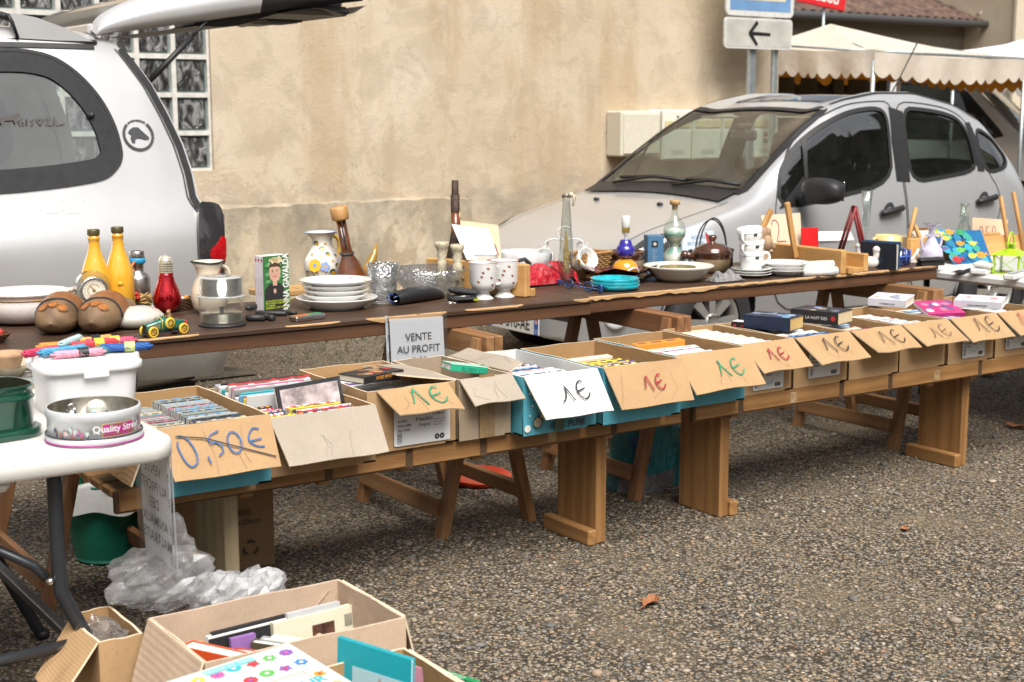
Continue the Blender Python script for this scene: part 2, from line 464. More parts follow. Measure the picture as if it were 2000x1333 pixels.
def unseen_tree_line():
# unseen tree mass added so the car windows and paint mirror something dark
 m, nt, b, o=newmat("leaf_mass"); c=coords(nt, rand=False)
 L(nt, ramp(nt, noise(nt, c, 1.6, 8, .75), [(.35, (.010, .014, .007)), (.6, (.045, .06, .025)), (.75, (.09, .11, .05))]), b.inputs["Base Color"]); b.inputs["Roughness"].default_value=.9
 q=MB(); r=random.Random(5); tops=[4.2+1.6*math.sin(i*.41)+1.1*math.sin(i*1.13+2)+r.uniform(-.5, .5)for i in range(81)]
 q.grid(lambda u, v:(-40+80*u, -17-3.5*math.sin(v*PI)+.8*math.sin(u*90+v*9), tops[int(u*80+.001)]*math.sin(v*PI/2)if v<1 else tops[int(u*80+.001)]), 80, 10, m)
 q.grid(lambda u, v:(15.5+2.5*math.sin(v*PI)+.9*math.sin(u*60+v*8)+1.5*u, -17+21*u, 2.1*tops[int(u*39+.001)]*math.sin(v*PI/2)*min(1, (1.02-u)*9)), 60, 10, m)
 q.grid(lambda u, v:(-40+80*u, -17-4*v, tops[int(u*80+.001)]*(1-v)), 80, 4, m)
 tag(q.build("unseen_tree_line"), "unseen dark tree mass added across the yard for the car windows to mirror", "wood", kind="stuff")
unseen_tree_line()

def mat_pebbles():
 m, nt, b, o=newmat("pebble_stone")
 ge=N(nt, "ShaderNodeNewGeometry")
 cl=ramp(nt, ge.outputs["Random Per Island"], [(.0, (.035, .033, .03)), (.16, (.09, .09, .09)), (.33, (.16, .145, .125)), (.48, (.29, .22, .145)), (.6, (.12, .128, .138)), (.72, (.37, .28, .185)), (.82, (.26, .13, .06)), (.9, (.46, .41, .33)), (1., (.10, .08, .06))])
 n=noise(nt, coords(nt, rand=False), 160, 4)
 L(nt, mixc(nt, .3, cl, ramp(nt, n, [(.3, (.03, .028, .025)), (.7, (.40, .35, .28))])), b.inputs["Base Color"])
 b.inputs["Roughness"].default_value=.7
 return m
def pebbles():
 rg=np.random.default_rng(5)
 t=(1+5**.5)/2
 V=np.array([(-1, t, 0), (1, t, 0), (-1, -t, 0), (1, -t, 0), (0, -1, t), (0, 1, t), (0, -1, -t), (0, 1, -t), (t, 0, -1), (t, 0, 1), (-t, 0, -1), (-t, 0, 1)])/1.9
 F=np.array([(0, 11, 5), (0, 5, 1), (0, 1, 7), (0, 7, 10), (0, 10, 11), (1, 5, 9), (5, 11, 4), (11, 10, 2), (10, 7, 6), (7, 1, 8), (3, 9, 4), (3, 4, 2), (3, 2, 6), (3, 6, 8), (3, 8, 9), (4, 9, 5), (2, 4, 11), (6, 2, 10), (8, 6, 7), (9, 8, 1)])
 n=36000
 # uniform over the picture-side wedge of the yard, thinning with distance
 d=2.6+9.5*rg.random(n)**1.7
 az=R(ALPHA)+(rg.random(n)-.5)*R(46)
 x=d*np.cos(az); y=d*np.sin(az)
 k=(y<9.15); x, y=x[k], y[k]; n=len(x)
 s=(.0028+.0052*rg.random(n)**2.2)
 s[rg.random(n)<.012]*=2.1
 sx, sy, sz=s*(1+.7*rg.random(n)), s*(1+.5*rg.random(n)), s*(.45+.4*rg.random(n))
 jit=1+.3*(rg.random((n, 12, 1))-.5)
 P=V[None]*jit*np.stack([sx, sy, sz], 1)[:, None]
 a=rg.random(n)*6.28; ca, sa=np.cos(a)[:, None], np.sin(a)[:, None]
 X=P[..., 0]*ca-P[..., 1]*sa+x[:, None]; Y=P[..., 0]*sa+P[..., 1]*ca+y[:, None]; Z=P[..., 2]+sz[:, None]*.45
 VV=np.stack([X, Y, Z], 2).reshape(-1, 3); FF=(F[None]+12*np.arange(n)[:, None, None]).reshape(-1, 3)
 me=bpy.data.meshes.new("gravel_stones")
 me.vertices.add(len(VV)); me.vertices.foreach_set("co", VV.ravel().astype('f'))
 me.loops.add(FF.size); me.loops.foreach_set("vertex_index", FF.ravel().astype('i'))
 me.polygons.add(len(FF)); me.polygons.foreach_set("loop_start", np.arange(0, FF.size, 3, dtype='i')); me.polygons.foreach_set("loop_total", np.full(len(FF), 3, dtype='i'))
 me.update(); me.validate(); me.materials.append(mat_pebbles())
 me.polygons.foreach_set("use_smooth", np.ones(len(FF), dtype=bool))
 o=bpy.data.objects.new("gravel_stones", me); col.objects.link(o)
 tag(o, "loose grey and tan gravel stones scattered over the yard", "gravel", kind="stuff")
pebbles()

# ---- the plastered house wall
def mat_plaster(c1, c2, stain, peel, grey=.0):
 m, nt, b, o=newmat("plaster_%02d"%len(MATS)); MATS[("pl", len(MATS))]=m
 c=coords(nt, rand=False)
 n1=noise(nt, c, .9, 6, .62, .4)
 base=ramp(nt, n1, [(.3, c1), (.55, tuple((a+b_)/2 for a, b_ in zip(c1, c2))), (.7, c2)])
 n2=noise(nt, coords(nt, (1.6, 1, .35), rand=False), 1.1, 6, .6)
 base=mixc(nt, ramp(nt, n2, [(.52, (0, 0, 0)), (.60, (.55, .55, .55)), (.72, (.8, .8, .8))]), base, stain)
 bl=noise(nt, c, 3.1, 8, .7, .6)
 base=mixc(nt, ramp(nt, bl, [(.50, (0, 0, 0)), (.56, (.35+.3*grey, )*3), (.7, (.5+.3*grey, )*3)]), base, sc3(c1, .72))
 n3=noise(nt, c, 2.1, 9, .68, .3)
 pm=ramp(nt, n3, [(.525, (0, 0, 0)), (.535, (.75, .75, .75)), (.60, (.6, .6, .6)), (.61, (.0, .0, .0))])
 z=N(nt, "ShaderNodeSeparateXYZ"); L(nt, c, z.inputs[0])
 zr=ramp(nt, z.outputs[2], [(.55, (1, 1, 1)), (1., (.0, .0, .0))])
 zz=N(nt, "ShaderNodeMapRange"); zz.inputs[1].default_value=.7; zz.inputs[2].default_value=1.75; zz.inputs[3].default_value=1.; zz.inputs[4].default_value=0.; L(nt, z.outputs[2], zz.inputs[0])
 pk=N(nt, "ShaderNodeMath", operation='MULTIPLY'); L(nt, pm, pk.inputs[0]); L(nt, zz.outputs[0], pk.inputs[1])
 base=mixc(nt, pk.outputs[0], base, peel)
 cr_=N(nt, "ShaderNodeTexVoronoi", feature='DISTANCE_TO_EDGE'); cr_.inputs["Scale"].default_value=1.7
 wv=N(nt, "ShaderNodeVectorMath", operation='ADD'); L(nt, c, wv.inputs[0]); nv=N(nt, "ShaderNodeTexNoise"); nv.inputs["Scale"].default_value=4; nv.inputs["Detail"].default_value=6; L(nt, c, nv.inputs["Vector"]); L(nt, nv.outputs[1], wv.inputs[1])
 L(nt, wv.outputs[0], cr_.inputs["Vector"])
 ck=ramp(nt, cr_.outputs["Distance"], [(.004, (.5, .5, .5)), (.012, (0, 0, 0))])
 ck2=N(nt, "ShaderNodeMath", operation='MULTIPLY'); L(nt, ck, ck2.inputs[0]); L(nt, ramp(nt, noise(nt, c, 1.3, 3), [(.5, (0, 0, 0)), (.6, (1, 1, 1))]), ck2.inputs[1])
 base=mixc(nt, ck2.outputs[0], base, sc3(c1, .4))
 gm=ramp(nt, noise(nt, coords(nt, (1, 1, .5), rand=False), 2.6, 7, .7), [(.55-grey*.15, (0, 0, 0)), (.72-grey*.1, (.7, .7, .7))])
 if grey:base=mixc(nt, gm, base, (.20, .19, .16))
 zg_=N(nt, "ShaderNodeMapRange"); zg_.inputs[1].default_value=1.0-.3*grey; zg_.inputs[2].default_value=.80-.01*grey if not grey else.80; zg_.inputs[3].default_value=0; zg_.inputs[4].default_value=1; L(nt, z.outputs[2], zg_.inputs[0])
 gr_=N(nt, "ShaderNodeMath", operation='MULTIPLY'); L(nt, zg_.outputs[0], gr_.inputs[0]); L(nt, ramp(nt, noise(nt, coords(nt, (1, 1, 1.5), rand=False), 2.2, 8, .72), [(.42, (0, 0, 0)), (.6, (.75, .75, .75))]), gr_.inputs[1])
 base=mixc(nt, gr_.outputs[0], base, (.23, .205, .165))
 fine=noise(nt, c, 70, 6, .75)
 base=mixc(nt, .18, base, ramp(nt, fine, [(.3, sc3(c1, .6)), (.7, sc3(c2, 1.15))]))
 L(nt, base, b.inputs["Base Color"]); b.inputs["Roughness"].default_value=.92; b.inputs["Specular IOR Level"].default_value=.2
 ad=N(nt, "ShaderNodeMath", operation='ADD'); L(nt, fine, ad.inputs[0])
 m3=N(nt, "ShaderNodeMath", operation='MULTIPLY', i_1=3.); L(nt, n3, m3.inputs[0]); L(nt, m3.outputs[0], ad.inputs[1])
 bump(nt, b, ad.outputs[0], .45, .01)
 return m
WY=9.3
PLA=mat_plaster((.49, .39, .27), (.64, .55, .43), (.41, .29, .165), (.41, .315, .225))
PLB=mat_plaster((.43, .34, .225), (.60, .50, .365), (.30, .235, .15), (.58, .50, .38), 1.)
house=thing("plaster_house", "beige plastered house wall with peeling stains behind the parked cars", "house", (0, WY, 0))
GX0, GX1, GZ0, GZ1=2.38, 3.9, 1.06, 2.34
w=MB()
for x0, x1, z0, z1 in((-9, GX0, 0, 5), (GX1, 9.28, 0, 5), (GX0, GX1, 0, GZ0), (GX0, GX1, GZ1, 5)):
 w.box(x0, x1, 0, .3, z0, z1, PLA)
w.box(8.98, 9.28, .3, 7, 0, 5, PLA); w.box(-9, -8.7, .3, 7, 0, 5, PLA); w.box(-8.7, 8.98, 6.7, 7, 0, 5, PLA)
w.build("wall", house)
w=MB()
_pr=random.Random(3)
def plinth_pt(i, j):
 x=-6+i*11.96;
 z=j*.80
 wob=.004*math.sin(x*7.1)+.008*math.sin(x*1.3+1)+.004*math.sin(x*17)+.004*math.sin(x*41)
 if j>.99:z+=wob
 return(x, -.065+.012*math.sin(x*5+z*9)+.008*math.sin(x*13+z*4), z)
w.grid(plinth_pt, 240, 8, PLB)
w.add([plinth_pt(i/240, 1)for i in range(241)]+[(-6+i*11.96/240, 0.01, .818+.006*math.sin(i*.7)+.006*math.sin(i*.23))for i in range(241)], [(i, i+1, 242+i, 241+i)for i in range(240)], PLB, True)
w.add([(5.96, -.07, 0), (5.96, .01, 0), (5.96, .01, .82), (5.96, -.07, .80)], [(0, 1, 2, 3)], PLB)
w.build("plinth", house)
rf=MB(); rf.box(-9.3, 9.6, -.4, 7.3, 5, 5.2, M((.3, .14, .09), .8)); rf.build("roof", house)
gbw=thing("glass_block_window", "window of ribbed glass blocks in white mortar set in plaster wall", "window", (GX0, WY+.06, GZ0))
gm=MB(); MORT=M((.60, .58, .54), .85, var=.2, scale=20)
nc, nr=6, 5; pw, ph=(GX1-GX0)/nc, (GZ1-GZ0)/nr
for k in range(nc+1):gm.box(k*pw-.016, k*pw+.016, -.03, .1, 0, GZ1-GZ0, MORT)
for k in range(nr+1):gm.box(0, GX1-GX0, -.027, .097, k*ph-.016*(k>0), k*ph+.016*(k<nr), MORT)
gm.build("mortar_frame", gbw)
def mat_block():
 m, nt, b, o=newmat("block_glass")
 c=coords(nt)
 n=noise(nt, coords(nt, (3, 1, 1.4)), 6, 3, .5, 1.2)
 L(nt, ramp(nt, n, [(.38, (.015, .015, .016)), (.5, (.06, .058, .056)), (.62, (.26, .26, .26)), (.72, (.09, .085, .08))]), b.inputs["Base Color"])
 b.inputs["Roughness"].default_value=.06; b.inputs["Specular IOR Level"].default_value=.8
 bump(nt, b, n, .8, .03)
 return m
BLK=mat_block(); GRN=M((.20, .27, .26), .15, var=.2)
blk=MB(); a, b_=.016, .016
blk.box(a, pw-a, .0, .08, b_, ph-b_, GRN); blk.box(a+.012, pw-a-.012, -.012, 0, b_+.012, ph-b_-.012, BLK, .01)
b0=blk.build("glass_block", gbw)
for i in range(nc):
 for j in range(nr):
  if i or j:
   o=b0.copy(); col.objects.link(o); o.location=(i*pw, 0, j*ph); o.parent=gbw

   # ---- mailboxes on the wall
MBX=M((.62, .58, .47), .5, var=.06); MBW=M((.70, .68, .60), .45, var=.05)
cab=thing("meter_cabinet", "plain beige meter cabinet on wall left of the mailboxes", "cabinet", (7.33, WY-.2, 1.1))
c_=MB(); c_.box(0, .42, 0, .2, 0, .37, MBX, .012); c_.build("housing", cab)
c_=MB(); c_.box(.02, .40, -.012, 0, .02, .35, MBX, .006); c_.build("door", cab)
names=["cream mailbox beside the beige cabinet, seen past the windscreen pillar", "cream mailbox without sticker seen through windscreen, second of four", "cream mailbox with coloured sticker, left one of the stickered pair", "cream mailbox with coloured sticker, nearest to the signpost"]
for k in range(4):
 mb_=thing("mailbox", names[k], "mailbox", (7.77+k*.335, WY-.2, 1.06), group="mailboxes on the plaster wall")
 c_=MB(); c_.box(0, .32, 0, .2, 0, .42, MBW, .01)
 if k==0:c_.disc(.16, .36, .012, M((.1, .1, .1), .5), TR(0, -.002, 0, R(90)))
 c_.build("housing", mb_)
 c_=MB(); c_.box(.02, .30, -.01, 0, .27, .33, M((.62, .52, .30), .4), .004); c_.build("letter_slot", mb_)
 c_=MB(); c_.box(.012, .308, -.008, 0, .012, .25, MBW, .004)
 c_.box(.09, .23, -.010, -.008, .05, .085, M((.5, .48, .4), .5)); c_.build("door", mb_)
 if k>=2:
  c_=MB()
  c_.poly([(0, 0), (.07, 0), (.07, .12), (0, .12)], M((.75, .72, .66), .5)); c_.poly([(.008, .07), (.062, .07), (.062, .112), (.008, .112)], M((.25, .4, .12), .5), z=.001)
  c_.disc(.04, .08, .018, M((.6, .08, .1), .5), z=.002); c_.poly([(.008, .01), (.062, .01), (.062, .05), (.008, .05)], M((.12, .25, .08), .5), z=.001)
  o=c_.build("sticker", mb_, (.125, -.0105, .12), (R(90), 0, 0))

  # ---- traffic sign on two posts
STEEL=M((.50, .55, .58), .45, .8, var=.2, scale=14); SIGNW=M((.48, .475, .43), .4, var=.2, scale=7); SIGNB=M((.62, .62, .60), .35)
p0=aty(1412, 94, 8.95); p1=aty(1543, 97, 8.95)
sgw=p1.x-p0.x
sp=thing("parking_sign", "grey arrow sign under a blue one on two galvanised posts", "road sign", (p0.x, 8.95, 0))
for fx in(.47, .83):
 c_=MB(); c_.box(sgw*fx-.04, sgw*fx+.04-(.02 if fx>.7 else 0), .02, .06, 0, 2.9, STEEL, .006); c_.build("post", sp)
z0=p0.z; zt=aty(1412, 33, 8.95).z
def rrect(w_, h_, r, n=6):return[(x, y)for cx, cy, a0 in((w_-r, r, -90), (w_-r, h_-r, 0), (r, h_-r, 90), (r, r, 180))for x, y in arc(cx, cy, r, a0, a0+90, n)]
c_=MB(); h_=zt-z0
c_.prism(rrect(sgw, h_, .035), 0, .02, SIGNB); c_.prism([(x*(sgw-.03)/sgw+.015, y*(h_-.03)/h_+.015)for x, y in rrect(sgw, h_, .03)], .02, .022, SIGNW)
BLKP=M((.012, .012, .012), .5)
cx, cy=sgw*.36, h_*.5
c_.stroke([(cx, cy), (cx+.24, cy-.005)], .03, BLKP, z=.0235)
c_.stroke([(cx+.085, cy+.095), (cx-.005, cy)], .032, BLKP, z=.0245); c_.stroke([(cx-.005, cy+.006), (cx+.085, cy-.095)], .032, BLKP, z=.0255)
c_.build("arrow_plate", sp, (0, 0, z0), (R(90), 0, 0))
c_=MB(); c_.prism(rrect(sgw, sgw, .05), 0, .02, SIGNB); BLU=M((.16, .30, .52), .35, var=.15, scale=9)
c_.poly([(.04, .045), (sgw-.04, .045), (sgw-.04, sgw-.045), (.04, sgw-.045)], BLU, z=.0215); c_.poly([(.1, .13), (sgw-.1, .13), (sgw-.1, sgw-.1), (.1, sgw-.1)], M((.6, .55, .42), .5), z=.023)
c_.build("blue_plate", sp, (.01, 0, zt+.015), (R(90), 0, 0))

# ---- far house with tiled roof, gutter and downpipe
FY=19.0
fa=aty(1560, 52, FY); fb=aty(1990, 0, FY)
far=thing("tiled_house", "shadowed grey house with mossy tile roof and gutter beyond the awning", "house", (0, FY, 0))
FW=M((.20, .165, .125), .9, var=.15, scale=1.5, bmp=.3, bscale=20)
zg=aty(1700, 38, FY).z
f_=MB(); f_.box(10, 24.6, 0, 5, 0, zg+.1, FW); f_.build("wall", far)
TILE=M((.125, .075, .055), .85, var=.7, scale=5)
f_=MB(); nt_=60
def tile_pt(i, j):
 x=9.7+i*15.2
 return(x, -.45+j*5, zg+.02+j*2+.06*abs(math.sin(x*PI/.24))-.05*((j*14)%1))
f_.grid(tile_pt, 500, 56, TILE, smooth=False); f_.build("roof", far)
f_=MB(); f_.tube([(9.7, -.52, zg-.03), (24.9, -.52, zg-.03)], .075, M((.10, .10, .105), .45, .3), 10)
f_.build("gutter", far)
dp=aty(1925, 30, FY-.5)
f_=MB(); q=[aty(u, v, FY-.35)for u, v in((1915, 22), (1920, 38), (1965, 65), (1975, 90))]
q=[Vector((p.x, p.y-FY, p.z))for p in q]; q.append(Vector((q[-1].x, q[-1].y, 0)))
f_.tube(q, .07, M((.42, .36, .27), .5), 10); f_.build("downpipe", far)
corner=aty(1990, 60, FY-1.2)
nb=thing("beige_house", "pale beige house corner at the right edge beyond the awning", "house", (corner.x-.12, FY-1.2, 0))
f_=MB(); f_.box(0, 5, 0, 4, 0, 7, M((.50, .42, .31), .9, var=.15, scale=2, bmp=.3, bscale=20)); f_.box(-.06, .22, -.06, .0, 0, 7, M((.58, .5, .38), .9, var=.1)); f_.build("wall", nb)
f_=MB(); f_.box(-.3, 5.3, -.3, 4.3, 7, 7.2, TILE); f_.build("roof", nb)
rs=aty(1603, 8, 15.0)
r_=thing("red_sign", "red sign with white lettering on a pole above the awning", "sign", (rs.x, 15, 0))
f_=MB(); f_.tube([(.12, .05, 0), (.12, .05, rs.z+.05)], .022, STEEL); f_.build("pole", r_)
f_=MB(); f_.box(-.5, .5, -.02, .02, -.04, .36, M((.62, .015, .02), .4), .01)
f_.text("maudu", .26, M((.8, .78, .75), .5), TR(0, -.0225, .04, R(90)), shear=.2, bold=.01); f_.build("red_board", r_, (0, 0, rs.z-.0), (0, R(6), 0))

# ---- market awnings
CAN=M((.66, .58, .47), .9, var=.1, scale=4, bmp=.25, bscale=30)
def mat_canvas():
 m, nt, b, o=newmat("awning_canvas"); c=coords(nt, rand=False)
 b.inputs["Base Color"].default_value=(.74, .66, .53, 1); b.inputs["Roughness"].default_value=.9
 n=noise(nt, c, 5, 4); L(nt, ramp(nt, n, [(.3, (.76, .68, .56)), (.7, (.83, .78, .69))]), b.inputs["Base Color"])
 tl=N(nt, "ShaderNodeBsdfTranslucent"); tl.inputs[0].default_value=(.62, .36, .08, 1)
 mxs=N(nt, "ShaderNodeMixShader"); mxs.inputs[0].default_value=.35; L(nt, b.outputs[0], mxs.inputs[1]); L(nt, tl.outputs[0], mxs.inputs[2]); L(nt, mxs.outputs[0], o.inputs[0])
 bump(nt, b, noise(nt, c, 8, 3), .4, .02)
 return m
CANV=mat_canvas(); OCH=M((.42, .22, .035), .9, var=.15, scale=3)
def awning(label, corners, peak, drop, mat, n=26, sc_amp=.05):
# corners: near-left, near-right, far-right, far-left (x,y,z); a hipped cloth roof with scalloped valances
 t=thing("market_awning", label, "awning", (peak[0], peak[1], 0), group="market awnings")
 L0=Vector((peak[0], peak[1], 0)); C_=[Vector(c)-L0 for c in corners]; P_=Vector(peak)-L0
 r=MB()
 for i in range(4):
  A, B=C_[i], C_[(i+1)%4]
  def fn(u, v, A=A, B=B):
   e=A.lerp(B, u); p=e.lerp(P_, v); p.z-=.12*math.sin(PI*v)*(1-.5*v)*.6+.05*math.sin(PI*u)*(1-v)
   return p
  r.grid(fn, 16, 8, mat)
 r.build("canopy", t)
 va=MB()
 for i in range(4):
  A, B=C_[i], C_[(i+1)%4]; m_=n
  def fv(u, v, A=A, B=B, i=i):
   e=A.lerp(B, u); e.z-=.05*math.sin(PI*u)
   d=drop*(1 if v>0 else 0)
   ln=drop*(1.45 if i>1 else 1)-sc_amp*(1-abs(math.sin(u*m_*PI/2)))
   e.z-=v*ln; out=(A.cross(Vector((0, 0, 1)))*0)
   nrm=Vector((B-A)).cross(Vector((0, 0, 1))).normalized()
   e+=nrm*(.02*math.sin(u*23)*v); return e
  va.grid(fv, m_*4, 3, OCH if mat is CANV and i>1 else mat)
 va.build("valance", t)
 fr=MB()
 for c in C_:
  fr.tube([(c.x*.98, c.y*.98, 0), (c.x*.98, c.y*.98, c.z-.01)], .02, STEEL)
  fr.tube([(c.x*.97, c.y*.97, c.z-.03), (P_.x, P_.y, P_.z-.1)], .014, STEEL)
 fr.tube([C_[0]*.99, C_[1]*.99, C_[2]*.99, C_[3]*.99], .015, STEEL, close=True)
 fr.build("frame", t)
 return t
def at_d(u, v, dist):
 d=_ray(u, v); return Vector(d*dist)+Vector((0, 0, CAM_H))
nl, nr_, pk=at_d(1440, 80, 13.2), at_d(1709, 96, 12.2), at_d(1622, 47, 13.8)
fr_=at_d(2010, 112, 14.4); fl=nl+(fr_-nr_)
awn=awning("cream awning with peaked top and scalloped edge beside the sign posts", (nl, nr_, fr_, fl), pk, .24, CANV)
q=MB(); d_=fl-nl; o_=nl.copy(); o_.z=0
q.grid(lambda u, v:(d_.x*(.03+.9*u)+.06*math.sin(u*50), d_.y*(.03+.9*u)+.06*math.cos(u*37), .1+(nl.z-.42)*v), 80, 4, M((.018, .016, .016), .9, var=.5, scale=3))  # dark sheet added to stand in for the dark space under the awning
single(q, "dark_infill_sheet", "dark sheet added for the dark space under the cream awning, beside the sign posts", "dark sheet", o_)
WCAN=M((.72, .72, .72), .8, var=.06, scale=3)
nl, nr_=at_d(1860, 100, 15.5), at_d(2100, 160, 14.6); fr_=at_d(2260, 120, 18); fl=nl+(fr_-nr_); pk=(nl+fr_)/2; pk.z+=.35
awning("plain white awning at the right edge behind the cream one", (nl, nr_, fr_, fl), pk, .25, WCAN)

# ================================================================ vehicles
def inpoly(px, py, P):
 c=np.zeros(px.shape, bool); n=len(P)
 for i in range(n):
  x1, y1=P[i]; x2, y2=P[(i+1)%n]
  if y1==y2:continue
  k=((y1>py)!=(y2>py))&(px<(x2-x1)*(py-y1)/(y2-y1)+x1); c^=k
 return c
class Shell:
 """A car body swept from stations (distance a from the nose); local frame: x = a, y = across, z up."""
 def __init__(s, rows, step=.016, smooth=.07):
  rows=np.array(rows, float); a0, a1=rows[0, 0], rows[-1, 0]
  s.A=np.arange(a0, a1+1e-6, step); fine=np.arange(a0-.3, a1+.3, step)
  K=[]
  for c in range(1, rows.shape[1]):
   y=np.interp(fine, rows[:, 0], rows[:, c]); k=max(1, int(smooth/step)); ker=np.hanning(2*k+3)[1:-1]; ker/=ker.sum()
   ys=np.convolve(np.pad(y, k, mode='edge'), ker, 'valid')[:len(fine)]
   w=np.clip(np.minimum((s.A-a0)/.12, 1), 0, 1)
   yi=np.interp(s.A, fine, ys); yr=np.interp(s.A, rows[:, 0], rows[:, c])
   K.append(yi*w+yr*(1-w))
  zc, zr, wr, zs, ws, zm, wm, zb, wb=K
  n=len(s.A)
  C=np.stack([np.stack([wb*.55, zb-.005], 1), np.stack([wb, zb], 1), np.stack([wm, zm], 1), np.stack([ws, zs], 1), np.stack([wr, zr], 1), np.stack([wr*.6, zr+(zc-zr)*.68], 1), np.stack([wr*0, zc], 1)], 1)
  pts=[]
  m=C.shape[1]; ns=[3, 16, 14, 22, 8, 10]
  for i in range(m-1):
   p1, p2=C[:, i], C[:, i+1]; p0=C[:, i-1]if i else 2*p1-p2; p3=C[:, i+2]if i+2<m else C[:, i+1]*np.array([-1, 1])+np.array([0, 0])
   if i+2>=m:p3=np.stack([-C[:, i, 0], C[:, i, 1]], 1)
   if i==0:p0=p1
   if i==1:p0=p1+(p1-p2)*.2
   for k in range(ns[i]):
    t=k/ns[i]; te=.5
    pts.append(p1+te*((p2-p0)*t+(2*p0-5*p1+4*p2-p3)*t*t+(3*p1-p0-3*p2+p3)*t**3))
  pts.append(C[:, -1])
  H=np.stack(pts, 1)
  k=H.shape[1]; s.k=k
  Lh=np.concatenate([np.stack([-H[..., 0], H[..., 1]], -1), np.stack([H[:, ::-1, 0], H[:, ::-1, 1]], -1)[:, 1:]], 1)
  s.P=np.concatenate([np.repeat(s.A[:, None, None], Lh.shape[1], 1), Lh], 2)
  s.nA, s.nK=s.P.shape[:2]
  da=np.gradient(s.P, axis=0); dk=np.gradient(s.P, axis=1)
  nn=np.cross(da, dk); ln=np.linalg.norm(nn, axis=2, keepdims=True); ln[ln<1e-12]=1; s.Nn=nn/ln
  out=np.sign((s.Nn*np.stack([0*s.P[..., 0], s.P[..., 1], s.P[..., 2]-.7], -1)).sum())
  s.Nn*=out; s.flip=out<0
  ctr=(s.P[:-1, :-1]+s.P[1:, :-1]+s.P[:-1, 1:]+s.P[1:, 1:])/4
  s.fa, s.fy, s.fz=ctr[..., 0], ctr[..., 1], ctr[..., 2]
  kk=np.arange(s.nK-1)[None]+np.zeros_like(s.fa)
  s.kk=kk; s.side=(kk<3+16+14+22-.5)|(kk>s.nK-1-(3+16+14+22)-.5)
  s.reg=np.zeros(s.fa.shape, int)
  s.names={}
 def mark(s, name, mask):
  if name is None:s.reg[mask]=-1; return
  i=s.names.setdefault(name, len(s.names)+1); s.reg[mask&(s.reg>=0)]=i
 def build(s, reg, name, mat, parent, off=0.):
  i=0 if reg is None else s.names[reg]
  fi=np.argwhere(s.reg==i)
  if len(fi)==0:return None
  idx=np.array([[f[0]*s.nK+f[1], (f[0]+1)*s.nK+f[1], (f[0]+1)*s.nK+f[1]+1, f[0]*s.nK+f[1]+1]for f in fi])
  if s.flip:idx=idx[:, ::-1]
  u, inv=np.unique(idx, return_inverse=True); inv=inv.reshape(idx.shape)
  V=s.P.reshape(-1, 3)[u]+s.Nn.reshape(-1, 3)[u]*off; NN=s.Nn.reshape(-1, 3)[u]
  me=bpy.data.meshes.new(name); me.from_pydata(V.tolist(), [], inv.tolist()); me.materials.append(mat)
  me.polygons.foreach_set("use_smooth", [True]*len(me.polygons)); me.update()
  me.normals_split_custom_set_from_vertices([tuple(x)for x in NN])
  o=bpy.data.objects.new(name, me); col.objects.link(o); o.parent=parent
  return o
 def on_side(s, a, z, sg=-1, off=0.):
  i=min(max((a-s.A[0])/(s.A[1]-s.A[0]), 0), s.nA-1.001); i0=int(i); t=i-i0
  k0, k1=3, 3+16+14+22+3
  row=s.P[i0, k0:k1]*(1-t)+s.P[i0+1, k0:k1]*t; nr=s.Nn[i0, k0:k1]
  zz=row[:, 2]; j=int(np.argmin(np.abs(zz-z)))
  y=np.interp(z, zz, row[:, 1])if np.all(np.diff(zz)>0)else row[j, 1]
  n_=Vector(nr[j]); p=Vector((a, y, z))+n_*off
  if sg>0:p.y=-p.y
  return p
 def on_top(s, a, y, off=0.):
  i=min(max((a-s.A[0])/(s.A[1]-s.A[0]), 0), s.nA-1.001); i0=int(i); t=i-i0
  c=s.nK//2; row=s.P[i0, c-30:c+31]*(1-t)+s.P[i0+1, c-30:c+31]*t
  o=np.argsort(row[:, 1]); z=np.interp(y, row[o, 1], row[o, 2])
  nn=Vector(s.Nn[i0, int(np.clip(c-30+np.argmin(np.abs(row[:, 1]-y)), 0, s.nK-1))])
  return Vector((a, y, z))+nn*off
 def band(s, mb, pts, w, mat, where='side', sg=-1, off=.004, close=True, thick=0.):
  P=[Vector(p)for p in pts]; m=len(P); v=[]; f=[]
  for i, p in enumerate(P):
   A=P[(i-1)%m]if close or i else P[i]; B=P[(i+1)%m]if close or i<m-1 else P[i]
   t=(B-A); t=t.normalized()if t.length>1e-9 else Vector((1, 0)); nn=Vector((-t.y, t.x))
   for sgn in(-.5, .5):
    q=p+nn*w*sgn
    v.append(tuple(s.on_side(q.x, q.y, sg, off)if where=='side' else s.on_top(q.x, q.y, off)))
  for i in range(m if close else m-1):
   j=(i+1)%m; f.append((2*i, 2*i+1, 2*j+1, 2*j))
  mb.add(v, f, mat, True)
  return mb
def dens(P, n=8, close=True):return[(p.x, p.y)for p in catmull([(x, y)for x, y in P], n, close)]
def polyd(P, d=.04, close=True):
 out=[]
 for i in range(len(P)if close else len(P)-1):
  a, b=Vector(P[i]), Vector(P[(i+1)%len(P)]); n=max(1, int((b-a).length/d))
  out+=[tuple(a.lerp(b, k/n))for k in range(n)]
 if not close:out.append(P[-1])
 return out

